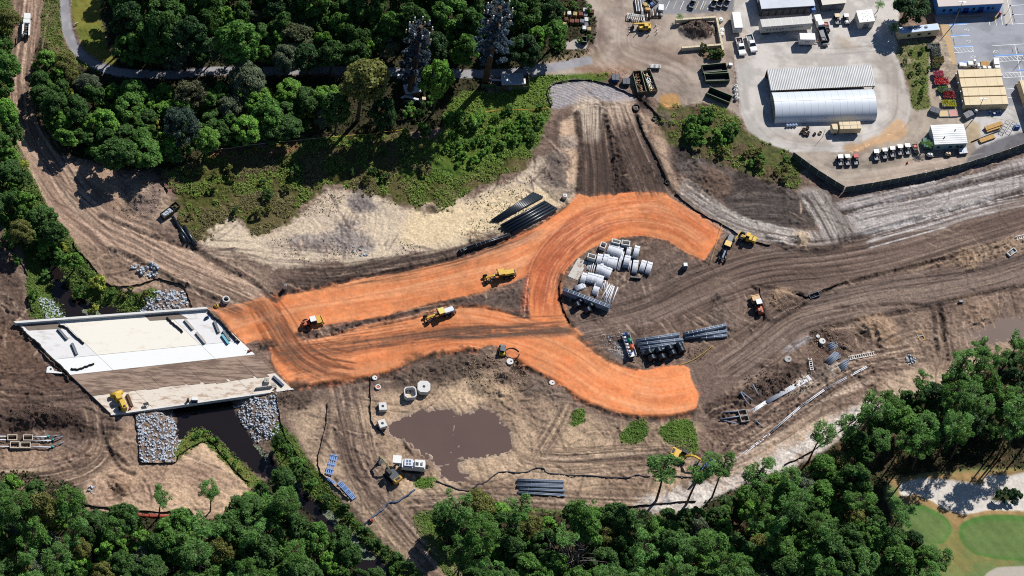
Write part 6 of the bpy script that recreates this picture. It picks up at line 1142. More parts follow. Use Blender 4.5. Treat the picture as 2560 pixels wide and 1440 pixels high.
# blue building
def _blue(t,l,w_):
    h = 4.2; b = mat('blue wall',(74,146,220),0.7,var=.05); MB().box(0,0,0,l-.2,w_-.2,h-.15).build('wall',b,t); MB().box(0,0,h-.15,l+.3,w_+.3,.3).build('roof',mat('pale pink roof',(226,214,208),0.8,var=.05,scale=.5),t)
    for i,x in enumerate((-7.4,-5.5,-2.9,1.3,5.6,7.0)): o = MB().box(x,-w_/2+.06,1.4,.75,.1,1.1).build('window',m_gl,t); MB().box(x,-w_/2+.02,1.32,.9,.1,.08).build('sill',b,o)
    for x in (-.9,3.5): MB().box(x,-w_/2+.05,.1,1.6,.1,2.5).build('door',mat('navy door',(30,50,130),0.5),t)
    MB().box(0,-w_/2-1.2,0,9,.08,1.0).build('railing',m_gr,t)
box_thing('blue_building','bright blue walled building with flat pale roof at the top edge','building',[(2328,-66),(2490,-74),(2506,8),(2346,16)],4.2,_blue)
# tan cabin
def _cab(t,l,w_):
    MB().box(0,0,.3,l,w_,2.7,bev=.25).build('body',m_tan,t); MB().box(0,0,3.0,l-.5,w_-.5,.05).build('roof',mat('bluish roof',(196,216,246),0.5,var=.08),t)
    for x in (-2.6,-1.0,2.2): MB().box(x,.2,3.05,.7,.6,.3).build('roof_vent',m_gr,t)
    for x in (-3,0,3): MB().box(x,-w_/2-.02,1.4,.9,.06,.9).build('window',m_gl,t)
    MB().box(0,0,0,l*.9,w_*.8,.3).build('footing',m_gr,t)
box_thing('site_cabin','long tan cabin with bluish roof right of the big dark tree','cabin',[(2243,67),(2346,57),(2351,75),(2248,86)],3.0,_cab)
def _bld(t,l,w_):
    h = 4.0; MB().box(0,0,0,l-.3,w_-.3,h-.1).build('wall',mat('charcoal wall',(78,80,86),0.7,var=.15),t); MB().box(0,0,h-.1,l+.2,w_+.2,.25).build('roof',mat('weathered white roof',(216,222,232),0.6,var=.14,scale=.25),t)
    for i in range(7): MB().box(-l/2+1.5+i*(l-3)/6,-w_/2+.1,.2,1.5,.1,2.6).build('bay_door',mat('grey door',(110,112,118),0.7),t)
    MB().box(l/2-.4,-w_/2-.6,2.2,1.2,1.2,1.3,bev=.1).build('awning',m_bl,t); MB().box(-l/2-.1,0,2.2,.3,1.2,1.2).build('wall_unit',m_wh,t)
box_thing('workshop','pale roofed workshop with charcoal front at the top edge above the long trailer','workshop',[(1893,-36),(2024,-44),(2036,14),(1902,22)],4.0,_bld)
def _bld2(t,l,w_):
    MB().box(0,0,0,l-.3,w_-.3,3.4).build('wall',mat('grey wall',(120,124,130),0.7),t); MB().box(0,0,3.4,l+.2,w_+.2,.2).build('roof',mat('cream roof',(232,226,212),0.6,var=.1,scale=.4),t); MB().box(1,-w_/2+.1,.1,2.6,.1,2.5).build('door',m_gr,t)
box_thing('storage_building','smaller cream roofed building at the top edge right of the workshop','building',[(2046,-34),(2106,-40),(2112,7),(2054,12)],3.5,_bld2)
# containers
def corr(l,w_,h,z0=0.15,t=.05):
    mb = MB(); mb.box(0,0,z0,l,w_,h-z0,bev=.08)
    n = int(l/.55)
    for i in range(n):
        x = -l/2+l*(i+.5)/n
        for s in (-1,1): mb.box(x,s*(w_/2+.02),z0+.15,.25,.05,h-z0-.35)
    return mb
def container(name,label,pts,h,m,grp,doors=True):
    def f(t,l,w_):
        corr(l,w_,h).build('body',m,t); MB().box(0,0,0,l*.98,w_*.9,.15).build('skid',m_gr,t)
        for i in range(4): MB().box(-l/2+l*(i+.5)/4,0,h,.1,w_-.3,.04).build('roof_rib',m,t)
        for s in (-.5,.5): MB().box(-l/2-.03,s*w_/2*.95,.25,.06,w_*.45,h-.5).build('door',m,t)
        MB().box(-l/2-.09,0,.4,.06,.08,h-.8).build('lock_bar',m_gr,t)
    return box_thing(name,label,'container',pts,h,f,grp)
container('storage_container','topmost of the four tan storage containers, beside white crates',[(2394,174),(2502,171),(2505,190),(2398,194)],2.9,m_tan,'tan storage containers'); container('storage_container','second of the four tan storage containers from the top',[(2399,196),(2505,192),(2509,214),(2402,217)],2.9,m_tan,'tan storage containers'); container('storage_container','third of the four tan storage containers from the top',[(2405,219),(2513,217),(2517,237),(2408,240)],2.9,m_tan,'tan storage containers'); container('storage_container','lowest of the four tan storage containers, beside blue barrels',[(2409,242),(2518,239),(2521,260),(2412,263)],2.9,m_tan,'tan storage containers')
for i in range(4):
    p = ((2390,184),(2396,207),(2402,229),(2407,253))[i]; small(p[0],p[1],2.2,'wall_lamp',('topmost','second','third','lowest')[i]+' white lamp at the left end of the tan containers','lamp',[('bracket',m_gr,MB().box(0,0,0,.12,.12,2.1)),('shade',m_wh,MB().cyl((0,0,2.1),(0,0,2.4),.3,.22,10))],None,0,'lamps beside the tan containers')
container('storage_container','tall tan container cut by the right edge of the picture',[(2551,200),(2582,198),(2606,296),(2577,300)],3.2,m_tan,'tan storage containers')
def _shedw(t,l,w_):
    MB().box(0,0,0,l-.2,w_-.2,3.3).build('wall',mat('cream wall',(228,222,204),0.7),t); MB().box(0,0,3.3,l,w_,.2).build('roof',m_wh,t); MB().box(0,-w_/2+.08,.1,1.6,.08,2.3).build('door',m_gr,t)
    rg = np.random.default_rng(8); mb = MB()
    for i in range(16): mb.box(rg.normal()*.8,rg.normal()*.9,3.5,.18,.12,.02,rg.random()*3)
    o = mb.build('leaf_litter',m_rust,t); o['kind'] = 'stuff'
box_thing('white_shed','square white roofed shed with red leaves near the palms','shed',[(2141,27),(2182,22),(2186,53),(2148,56)],3.5,_shedw)
# ---------------------------------------------------------------- trailers, trucks, cars
def wheels(t,xs,y,r,w_): 
    for x in xs:
        for s in (-1,1): wheel(t,x,s*y,r,w_)
m_txt = mat('faded lettering',(96,104,120),0.7)
def _semi(t,l,w_):
    MB().box(0,0,1.15,l,w_,2.95,bev=.05).build('body',mat('silver trailer skin',(206,204,198),0.5,var=.06,scale=.4),t); MB().box(0,0,.9,l*.96,1.0,.25).build('chassis',m_bk,t)
    rg = random.Random(2); 
    for i in range(13):
        x = -l/2+1.5+i*.42; MB().box(x,-w_/2-.02,2.1+.12*rg.random(),.10+.14*(i%2),.02,.7+.3*rg.random()).build('lettering',m_txt,t)
    for i in range(10): MB().box(1.0+i*.4,-w_/2-.02,2.5+.12*rg.random(),.22,.02,.35+.2*rg.random()).build('lettering',m_txt,t)
    wheels(t,(-l/2+1.2,-l/2+2.4),w_/2-.25,.5,.5); MB().box(l/2-2.5,0,0,.3,1.6,1.1).build('landing_leg',m_gr,t)
    for i in range(9): MB().box(-l/2+l*(i+.5)/9,0,4.1,.07,w_,.03).build('roof_bow',m_galv,t)
box_thing('semi_trailer','long silver semi trailer with faded lettering on its side','trailer',[(1900,48),(2028,39),(2031,58),(1905,68)],4.1,_semi)
def _boxt(t,l,w_):
    MB().box(0,0,.8,l,w_,2.5,bev=.05).build('body',m_wh,t); MB().box(0,0,.5,l*.9,1.0,.3).build('chassis',m_bk,t); wheels(t,(-l*.3,l*.3),w_/2-.2,.45,.3)
    for x,h in ((-.5,.45),(-.3,.3),(0,.5),(.3,.3),(.5,.45)): MB().box(x,-w_/2-.02,2.0,.14,.02,h).build('emblem',m_bk,t)
    MB().box(l/2+.7,0,.6,1.4,.15,.15).build('drawbar',m_gr,t)
box_thing('box_trailer','small white box trailer with a dark emblem on its side','trailer',[(1999,82),(2038,83),(2039,99),(2000,99)],3.3,_boxt)
def _boxv(t,l,w_):
    MB().box(0,0,.7,l,w_,2.5,bev=.08).build('body',m_wh,t); MB().box(0,0,.45,l*.9,1.0,.25).build('chassis',m_bk,t); wheels(t,(-l*.25,-l*.1),w_/2-.15,.42,.3); MB().box(-l/2-.05,0,.8,.06,w_*.8,2.2).build('door',m_galv,t)
box_thing('box_trailer','tall white box trailer behind the bark bay','trailer',[(1836,70),(1830,30),(1851,29),(1858,69)][::1],3.2,_boxv)
def car_body(t,l,w_,prof,m,y=None): return MB().side(prof,-w_/2,w_/2).build('body',m,t)
def pickup(px,py,a,b,label,load=None):
    t = thing('pickup_truck',label,'pickup truck',L(px,py,0.9),head(a,b),'white pickups by the yard fence'); l,w_ = 5.7,1.95
    mb = MB().side([(-2.85,.45),(2.85,.45),(2.8,.95),(2.5,1.1),(1.1,1.15),(-.6,1.15),(-.6,.75),(-2.85,.75)],-w_/2,w_/2); mb.build('body',m_wh,t)
    for s in (-1,1): MB().box(-1.75,s*(w_/2-.06),.75,2.25,.12,.5).build('bed_side',m_wh,t)
    MB().box(-2.8,0,.75,.1,w_-.1,.5).build('tailgate',m_wh,t); MB().box(-1.72,0,.76,2.15,w_-.26,.04).build('bed_floor',m_gr,t)
    cb = MB(); cb.add([(-.65,-.9,1.15),(1.25,-.9,1.15),(1.25,.9,1.15),(-.65,.9,1.15),(-.45,-.72,1.85),(.55,-.72,1.85),(.55,.72,1.85),(-.45,.72,1.85)],[(4,5,6,7),(0,1,5,4),(2,3,7,6),(3,0,4,7)]); cb.build('cab',m_wh,t)
    MB().add([(1.27,-.86,1.16),(.57,-.7,1.84),(.57,.7,1.84),(1.27,.86,1.16)],[(0,3,2,1)]).build('windscreen',m_gl,t)
    MB().add([(-.68,-.8,1.25),(-.5,-.66,1.78),(-.5,.66,1.78),(-.68,.8,1.25)],[(0,1,2,3)]).build('rear_window',m_gl,t)
    for s in (-1,1): MB().box(2.82,s*.7,.75,.06,.35,.18).build('headlight',m_gl,t)
    wheels(t,(-1.8,1.85),w_/2-.12,.4,.26)
    if load:
        rg = random.Random(4)
        for i in range(7): MB().box(-1.7+rg.uniform(-.8,.8),rg.uniform(-.6,.6),.8,.5,.35,.35,rg.random()*3).build('load',(m_red,m_rust,m_gr,m_bk)[i%4],t)
    return t
pickup(1852,116,(1845,92),(1858,143),'white pickup with a red and rusty load in its bed',True); pickup(1879,108,(1871,84),(1888,132),'white pickup with an empty bed, right of the pair')
def cart(px,py,label,roof=None,rz=None,loadm=None,grp='utility carts in the lower yard'):
    t = thing('utility_cart',label,'utility cart',L(px,py,1.0),rz if rz is not None else head((0,10),(-1,0)),grp)
    MB().side([(-1.5,.35),(1.5,.35),(1.5,.7),(1.0,.85),(.6,.6),(-1.5,.6)],-.7,.7).build('body',m_bk,t); MB().frame(-.75,0,.6,1.5,1.4,.4,.06).build('bed',m_gr,t); MB().box(-.75,0,.62,1.3,1.2,.05).build('bed_floor',mat('dull steel',(150,150,156),.6),t)
    MB().box(.3,0,.6,.5,1.2,.3).build('seat',m_bk,t)
    if roof is not None:
        MB().box(.75,0,1.85,1.25,1.45,.1,bev=.05).build('roof',roof,t)
        for sx in (.2,1.3):
            for s in (-1,1): MB().box(sx,s*.62,.7,.06,.06,1.16).build('roof_post',m_gr,t)
        MB().add([(1.38,-.6,.9),(1.28,-.6,1.84),(1.28,.6,1.84),(1.38,.6,.9)],[(0,3,2,1)]).build('windscreen',m_gl,t)
    if loadm: MB().box(-.75,0,.67,1.0,1.0,.4,bev=.15).build('load',loadm,t)
    wheels(t,(-1.0,1.05),.58,.3,.22); return t
for x,y,m,lab in ((2101,401,m_galv,'grey roofed cart, leftmost of the short row'),(2119,400,m_wh,'white roofed cart in the middle of the short row'),(2140,399,m_red,'red roofed cart at the right end of the short row'),(2191,388,m_galv,'roofed cart at the left end of the long row'),(2212,384,m_wh,'second cart from the left in the long row'),(2231,380,m_wh,'middle cart of the long row'),(2250,375,m_galv,'fourth cart from the left in the long row'),(2269,373,m_galv,'fifth cart from the left in the long row')): cart(x,y,lab,m)
cart(2289,371,'roofless cart with an orange seat at the right end of the long row',None,head((0,0),(1,10)),m_or)
cart(2067,66,'small red cart beside the dark flatbed truck',None,head((0,0),(2,10)),m_red,'carts near the flatbed truck'); cart(2093,48,'cream cart right of the flatbed truck',m_tan,None,None,'carts near the flatbed truck'); cart(2116,48,'white cart next to the square white shed',m_wh,None,m_wh,'carts near the flatbed truck')
for x,y,m,lab in ((1732,8,m_gr,'open grey cart parked alone on the striped bay'),(1786,7,m_tan,'cream cart on the striped bay'),(1802,5,m_bk,'dark cart between the two pale ones on the striped bay'),(1818,6,m_wh,'white canopied cart at the right end of the striped bay')): cart(x,y,lab,m,head((0,10),(5,0)),None,'carts on the striped bay')
def sprayer(px,py,m,label):
    t = thing('sprayer',label,'sprayer',L(px,py,.8),.1,'tank sprayers by the metal shed'); MB().box(0,0,.5,1.6,1.1,.8,bev=.3).build('tank',m,t); MB().box(.1,0,.35,2.2,.8,.15).build('frame',m_gr,t); wheels(t,(-.5,.4),.6,.35,.2); MB().box(1.5,0,.4,1.0,.1,.1).build('drawbar',m_gr,t); MB().cyl((0,0,1.3),(0,0,1.38),.2,None,8).build('cap',m_bk,t)
sprayer(2325,387,m_wh,'white tank sprayer, left of two by the metal shed'); sprayer(2370,384,m_tan,'cream tank sprayer, right of two by the metal shed')
# flatbed truck
t = thing('flatbed_truck','dark flatbed truck with white cab beside the long trailer','truck',L(2052,68,1.0),head((2062,98),(2042,40))); MB().box(2.9,0,.5,2.6,2.1,1.0,bev=.2).build('hood',m_wh,t)
MB().add([(-.2,-1,1.4),(1.9,-1,1.4),(1.9,1,1.4),(-.2,1,1.4),(0,-.85,2.3),(1.3,-.85,2.3),(1.3,.85,2.3),(0,.85,2.3)],[(4,5,6,7),(0,1,5,4),(1,2,6,5),(2,3,7,6),(3,0,4,7)]).build('cab',m_wh,t); MB().add([(1.93,-.9,1.42),(1.34,-.8,2.26),(1.34,.8,2.26),(1.93,.9,1.42)],[(0,3,2,1)]).build('windscreen',m_gl,t); MB().box(.85,0,.5,2.1,2.0,.9).build('cab_base',m_wh,t)
MB().frame(-2.6,0,.8,4.6,2.2,.7,.08).build('bed',m_bk,t); MB().box(-2.6,0,.75,4.5,2.1,.1).build('bed_floor',m_gr,t); MB().box(-5.4,0,.7,1.0,2.0,.1).build('tail_lift',m_gr,t); wheels(t,(-2.9,2.6),.95,.45,.3)
cart(2060,103,'trailer like cart behind the flatbed truck',None,head((0,0),(1,10)),m_gr,'carts near the flatbed truck'); cone(2043,103,'red orange drum behind the flatbed truck')
# tan truck
t = thing('box_truck','tan box truck parked under the quonset hut','truck',L(2112,321,1.4),head((2149,318),(2080,320))); MB().box(-1.2,0,.8,6.0,2.4,2.2,bev=.04).build('box_body',m_tan,t); MB().box(3.0,0,.6,1.9,2.2,1.9,bev=.3).build('cab',m_tan,t); MB().add([(3.97,-.95,1.5),(3.8,-.85,2.3),(3.8,.85,2.3),(3.97,.95,1.5)],[(0,3,2,1)]).build('windscreen',m_gl,t); MB().box(0,0,.5,7.5,.9,.3).build('chassis',m_bk,t); wheels(t,(-2.8,2.8),.95,.45,.3)
for x in (-3.2,-1.2,.8): MB().box(x,0,3.0,.08,2.3,.04).build('roof_seam',m_gr,t)
MB().box(-1.2,0,3.0,5.9,.08,.045).build('roof_ridge',m_gr,t)
# service truck of the north-west road
t = thing('service_truck','white service truck with cluttered open body on the north-west track','truck',L(66,62,1.0),head((65,95),(69,20))); MB().box(2.7,0,.5,2.2,2.0,.9,bev=.25).build('hood',m_wh,t); MB().box(.8,0,.5,1.9,2.1,.9).build('cab_base',m_wh,t)
MB().add([(-.2,-1,1.4),(1.75,-1,1.4),(1.75,1,1.4),(-.2,1,1.4),(-.1,-.85,2.2),(1.1,-.85,2.2),(1.1,.85,2.2),(-.1,.85,2.2)],[(4,5,6,7),(0,1,5,4),(1,2,6,5),(2,3,7,6),(3,0,4,7)]).build('cab',m_wh,t); MB().add([(1.79,-.9,1.42),(1.14,-.8,2.16),(1.14,.8,2.16),(1.79,.9,1.42)],[(0,3,2,1)]).build('windscreen',m_gl,t)
for s in (-1,1): MB().box(-2.0,s*.85,.7,3.9,.5,1.1,bev=.05).build('tool_locker',m_wh,t); 
MB().box(-2.0,0,.7,3.9,1.2,.1).build('bed_floor',m_bk,t)
for x,y,m in ((-.7,0,m_gr),(-1.5,.1,m_rust),(-2.4,-.1,m_bk),(-3.2,.1,m_gr)): MB().box(x,y,.8,.6,.7,.7,bev=.1).build('equipment',m,t)
MB().cyl((-3.4,.6,1.8),(-3.4,.6,3.3),.14,None,8).build('crane_post',m_wh,t); MB().box(-2.4,.6,3.2,2.6,.25,.25).build('crane_boom',m_wh,t); wheels(t,(-2.6,2.4),.95,.48,.3)
for s in (-1,1): MB().box(1.6,s*1.25,1.3,.15,.35,.35).build('mirror',m_bk,t)
small(191,58,.8,'sign_board','small white board standing in the olive lawn','sign',[('board',m_wh,MB().box(0,0,.3,.9,.12,.6)),('post',m_wood,MB().box(0,0,-.1,.1,.1,.5))],None,.5)
# ---------------------------------------------------------------- bark bay, skips, bins
def block_wall(a,b,label,rows=2,bl=1.8):
    c,l,rz = ends(a,b,rows*.8); t = thing('block_wall',label,'block wall',c,rz,'walls of the bark bay'); n = max(1,round(l/bl)); s = l/n
    me = MB().box(0,0,0,s-.04,.6,.78,bev=.04).mesh('block'); me.materials.append(mat('cream concrete',(232,218,184),.85,var=.1))
    for r in range(rows):
        for i in range(n): o = ob('block',me,None,t); o.location = (-l/2+s*(i+.5),0,r*.8-.1)
    return t
block_wall((1689,48),(1790,41),'upper wall of the bark bay'); block_wall((1792,43),(1808,124),'right wall of the bark bay'); block_wall((1704,118),(1803,110),'lower wall of the bark bay')
def litter(parent,name,l,w_,z,n,mats,sz,seed,dx=0,dy=0):
    rg = np.random.default_rng(700+seed); 
    for q,m in enumerate(mats):
        mb = MB()
        for i in range(n): mb.box(rg.uniform(-l/2,l/2)+dx,rg.uniform(-w_/2,w_/2)+dy,z+rg.uniform(0,.15),sz*rg.uniform(.5,1.3),sz*rg.uniform(.4,1),sz*rg.uniform(.3,.7),rg.random()*3,taper=.75)
        o = mb.build(name,m,parent); o['kind'] = 'stuff'
def skip(pts,label,h=1.7,m=m_dg,grp='open green skips',load=None):
    c,l,w_,rz = quad(pts,h); t = thing('skip',label,'skip',c,rz,grp); MB().frame(0,0,.15,l,w_,h-.15,.1).build('wall',m,t); MB().box(0,0,.15,l-.2,w_-.2,.1).build('floor',m_bk,t)
    for s in (-1,1):
        MB().box(0,s*w_/2,h-.12,l+.06,.14,.14).build('rim',mat('pale green rim',(120,136,104),.6),t)
        for i in range(5): MB().box(-l/2+l*(i+.5)/5,s*(w_/2+.05),.2,.14,.1,h-.35).build('rib',m,t)
    MB().box(0,0,0,l*.9,w_*.6,.15).build('skid',m_bk,t)
    if load: litter(t,'rubbish',l-.6,w_-.8,.5,26,load,.5,int(c.x*7)%97)
    return t
skip([(1755,163),(1815,156),(1819,176),(1758,181)],'upper of the two parallel empty green skips'); skip([(1761,184),(1823,181),(1824,200),(1764,202)],'lower of the two parallel empty green skips'); skip([(1774,217),(1832,239),(1824,257),(1768,232)],'slanting empty green skip below the parallel pair')
skip([(1594,231),(1582,177),(1601,176),(1617,227)],'rusty skip with brown rubble, left of the pair',1.6,mat('rusty brown steel',(120,104,84),.8,var=.2),'loaded skips',(m_rust,mat('rubble',(168,136,106),.9))); skip([(1624,228),(1608,177),(1624,173),(1646,225)],'rusty skip with white and yellow rubbish, right of the pair',1.6,mat('rusty brown steel',(120,104,84),.8,var=.2),'loaded skips',(m_wh,m_tang))
def bin_(px,py,m,label,lid,h=1.5,l=2.0,w_=1.7,rz=0,grp='lidded waste bins'):
    t = thing('waste_bin',label,'waste bin',L(px,py,h),rz,grp); MB().side([(-w_/2,.1),(w_/2,.1),(w_/2,h),(-w_/2,h-.3)],-l/2,l/2).build('body',m,t); t.rotation_euler[2] = rz+math.pi/2
    for s in (-1,1): MB().box(0,s*l/4,h-.12,w_,l/2-.06,.08,ry=-.17).build('lid',lid,t)
    wheels(t,(-.6,.6),l/2-.3,.12,.1); return t
m_lid = mat('grey lid',(104,108,116),.5); bin_(1539,192,mat('bin blue',(40,92,156),.6),'blue waste bin with grey lid, left of two',m_lid); bin_(1566,202,mat('bin green',(50,84,70),.6),'green waste bin with grey lid, right of two',m_lid)
bin_(2339,274,m_gr,'grey slanting bin beside the tan gravel bay',m_lid,1.5,2.8,1.6,-.3,'grey bins of the lower yard'); bin_(2422,284,m_gr,'grey slanting bin under the lowest tan container',m_lid,1.5,2.8,1.7,.6,'grey bins of the lower yard'); bin_(2408,376,m_gr,'pale grey bin at the lower right of the metal shed',m_galv,1.2,2.4,1.6,.2,'grey bins of the lower yard')
skip([(1455,90),(1468,91),(1467,104),(1454,103)],'small open black bin on the concrete pad',1.7,m_bk,'small bins')
def _cartt(t,l,w_):
    MB().box(0,0,.7,l,w_,.15).build('deck',m_gr,t); wheels(t,(-.8,.8),w_/2,.4,.25)
    for i in range(9): MB().box(-l/2+l*(i+.5)/9,0,.86,.16,w_*.95,.35).build('slat',m_wh,t)
box_thing('slat_trailer','small trailer loaded with white slats above the loaded skips','trailer',[(1624,160),(1652,161),(1652,170),(1623,169)],1.2,_cartt)
# stone pallets
rg6 = random.Random(9); m_brick = mat('reddish stone',(150,96,82),.9,var=.25,scale=3); m_bst = mat('grey stone',(150,150,158),.9,var=.25,scale=3); m_yst = mat('yellow stone',(214,190,136),.9,var=.25,scale=3)
for i,(x,y,k,d) in enumerate(((1430,52,m_brick,'reddish stone pallet in the middle row, left'),(1442,52,m_brick,'reddish stone pallet in the middle row, centre'),(1455,52,m_bst,'grey stone pallet in the middle row, right'),(1416,47,m_rust,'brown stone pallet above the fallen leaves'),(1411,60,m_yst,'tan stone pallet at the lower left corner of the stone store'),(1408,33,m_yst,'pale stone pallet in the upper row, far left'),(1423,32,m_wh,'white stone pallet in the upper row'),(1438,34,m_yst,'yellow stone pallet in the upper row'),(1452,34,m_brick,'dark red stone pallet at the right of the upper row'),(1463,24,m_wh,'white wrapped pallet standing highest'),(1464,36,m_bst,'grey pallet under the highest white one'),(1466,48,m_wh,'white wrapped pallet in the right column'),(1466,61,m_bst,'grey pallet in the right column'),(1461,69,m_wh,'white wrapped pallet at the bottom of the stone store'),(1473,72,m_yst,'tan pallet at the lower right of the stone store'),(1481,28,m_rust,'rust coloured pallet at the road edge'))):
    t = thing('stone_pallet',d,'stone pallet',L(x,y,1.0),rg6.uniform(-.1,.1),'stacked stone pallets'); MB().box(0,0,-.1,1.1,1.2,.2).build('pallet',m_wood,t)
    me = MB().box(0,0,0,.34,.38,.24,bev=.03).mesh('stone'); me.materials.append(k)
    for r in range(4):
        for a in range(3):
            for b in range(3):
                if r<3 and a==1 and b==1: continue
                o = ob('stone',me,None,t); o.location = (-.36+a*.36,-.4+b*.4,.11+r*.25)
# racks, rows of plant trays, gravel bays
def leafbed(parent,name,l,w_,z,n,col,seed,sz=.25):
    rg = np.random.default_rng(900+seed); c = np.stack([rg.uniform(-l/2,l/2,n),rg.uniform(-w_/2,w_/2,n),z+rg.random(n)*.25],1); nn = rg.normal(size=(n,3))*.5+np.array([0,0,.9]); nn /= np.linalg.norm(nn,axis=1,keepdims=True)
    o = ob(name,quads_mesh(name,c,nn,sz*(.6+rg.random(n)),sz*(.8+rg.random(n)),rg),None,parent); o.color = (*alb(col),1); o['kind'] = 'stuff'
for i,(x0,y0,x1,y1,col,d) in enumerate(((2334,178,2358,191,(206,96,112),'bench of pink flowers, upper of the flower benches'),(2336,195,2371,211,(226,52,46),'bench of bright red flowers beside the second tan container'),(2346,217,2371,231,(96,150,60),'bench of green seedlings between the red benches'),(2358,229,2387,245,(170,36,40),'bench of dark red flowers'),(2354,251,2390,266,(206,206,40),'bench of yellow flowers above the gravel bay'),(2332,143,2359,149,(118,118,66),'olive tray row, upper of the timber framed rows'),(2331,151,2359,157,(150,134,80),'brown tray row in the timber framed rows'),(2331,159,2350,170,(104,112,66),'green tray row, lowest of the timber framed rows'),(2352,222,2380,228,(150,150,150),'grey empty tray row beside the seedlings'),(2318,110,2350,122,(150,156,150),'grey netted tray row near the utility pole'),(2330,124,2352,140,(112,116,104),'dull empty tray row near the utility pole'))):
    c,l,w_,rz = quad([(x0,y0),(x1,y0-1),(x1,y1),(x0,y1)],.7); t = thing('plant_bench',d,'plant bench',c,rz,'plant benches of the nursery plot'); MB().box(0,0,.55,l,w_,.12).build('table',m_gr,t)
    for sx in (-1,1):
        for sy in (-1,1): MB().box(sx*(l/2-.15),sy*(w_/2-.15),0,.1,.1,.55).build('leg',m_gr,t)
    leafbed(t,'flowers' if i<5 else 'seedlings',l,w_,.72,420,col,i)
for pts,m,d in (([(2347,275),(2371,275),(2372,291),(2348,292)],m_tang,'tan gravel bay below the yellow flowers'),([(2372,275),(2393,273),(2395,291),(2373,291)],m_pink,'pink gravel bay below the yellow flowers')):
    c,l,w_,rz = quad(pts,.3); t = thing('gravel_bay',d,'gravel bay',c,rz,'gravel bays'); MB().frame(0,0,-.1,l,w_,.5,.12).build('kerb',m_con2,t); MB().box(0,0,-.1,l-.24,w_-.24,.42).build('gravel',m,t)
# barrels, pots, timber, crates
for i in range(4):
    small(1969+i*7.3,312-i*.4,.9,'barrel',('leftmost','second','third','rightmost')[i]+' of the four blue and white barrels by the quonset hut','barrel',[('body',m_wh,MB().cyl((0,0,0),(0,0,.85),.36,.34,12)),('lid',mat('sky blue lid',(110,160,226),.5),MB().cyl((0,0,.85),(0,0,.92),.33,.28,12))],None,0,'barrels in the shade of the hut')
for x,y,r,m,d in ((2010,323,.5,m_rust,'rust rimmed pot, left of the two high pots'),(2019,319,.5,m_rust,'rust rimmed pot, right of the two high pots'),(2012,334,.6,m_bk,'biggest black pot in the planter group'),(2021,331,.4,m_bk,'small black pot right of the biggest'),(2020,337,.35,m_bk,'small black pot under the biggest'),(2037,334,.4,m_bk,'black pot standing alone by the kerb line'),(2051,331,.5,m_tan,'pale pot nearest the tan truck'),(2004,330,.4,m_bk,'black pot at the left of the planter group')):
    small(x,y,.5,'plant_pot',d,'plant pot',[('body',m,MB().ring((0,0,0),(0,0,.6),r,r*.85,14)),('soil',m_bark2,MB().cyl((0,0,.1),(0,0,.45),r*.84,None,12))],None,0,'pots beside the tan truck')
for i in range(4): small((2476,2486,2494,2501)[i],(278,282,279,277)[i],.9,'barrel',('leftmost','lowest','third','rightmost')[i]+' of the blue barrels shaded by the lowest tan container','barrel',[('body',m_bl,MB().cyl((0,0,0),(0,0,.85),.36,.36,12)),('lid',m_wh,MB().cyl((0,0,.85),(0,0,.9),.3,None,12))],None,0,'barrels under the lowest tan container')
def timber(a,b,label,n=4,rows=3,w_=.32):
    c,l,rz = ends(a,b,.6); t = thing('timber_stack',label,'timber stack',c,rz,'timber stacks at the concrete corner'); me = MB().box(0,0,0,l,w_*.92,.24).mesh('plank'); me.materials.append(m_wood)
    for r in range(rows):
        for i in range(n): o = ob('plank',me,None,t); o.location = (random.uniform(-.2,.2),(i-(n-1)/2)*w_,.12+r*.26)
    for x in (-.3,.3): MB().box(x*l,0,0,.12,n*w_,.12).build('bearer',m_rust,t)
timber((2463,322),(2504,308),'upper stack of sawn timber on the pale concrete'); timber((2466,328),(2500,317),'narrow timber stack beside the upper one',2,2); timber((2450,352),(2486,339),'lower stack of sawn timber by the asphalt lane',4,2)
loose((2428,355),(2497,327),'dark long pole lying between the timber stacks',m_bk,.16,'pole','poles by the timber'); loose((2440,350),(2500,325),'grey long pole lying between the timber stacks',m_gr,.13,'pole','poles by the timber')
for a in (0,1):
    c,l,rz = ends(((2500,338),(2518,336))[a],((2521,303),(2538,306))[a]); t = thing('steel_rack',('left','right')[a]+' bent steel rack lying beside the timber','rack',c,rz,'steel racks'); 
    for s in (-.6,.6): MB().tube([(-l/2,s,.1),(-l/4,s,.9),(l/4,s,.9),(l/2,s,.1)],.06,6).build('rail',m_gr,t)
    for i in range(5): MB().box(-l/2+l*(i+.5)/5,0,.5,.08,1.2,.08).build('bar',m_gr,t)
small(2544,313,1.3,'tarp_pile','bright blue tarpaulin heap at the right edge','tarpaulin',[('tarp',m_bl,MB().box(0,0,0,2.0,1.3,1.0,bev=.4)),('weight',m_gr,MB().box(.3,.2,1.0,.4,.3,.12))],None,.2)
small(2440,276,1.6,'parasol','white and blue covered stand below the containers','parasol',[('canopy',m_wh,MB().cyl((0,0,1.5),(0,0,1.9),.7,.15,12)),('pole',m_gr,MB().cyl((0,0,0),(0,0,1.5),.06,None,6)),('base',m_bl,MB().box(.2,.2,0,.8,.8,.5))])
small(2549,205,1.4,'parasol','white cover on a stand left of the edge container','parasol',[('canopy',m_wh,MB().cyl((0,0,1.3),(0,0,1.7),.6,.2,12)),('pole',m_gr,MB().cyl((0,0,0),(0,0,1.3),.06,None,6)),('base',m_tan,MB().box(-.3,-.4,0,.9,1.1,.6))])
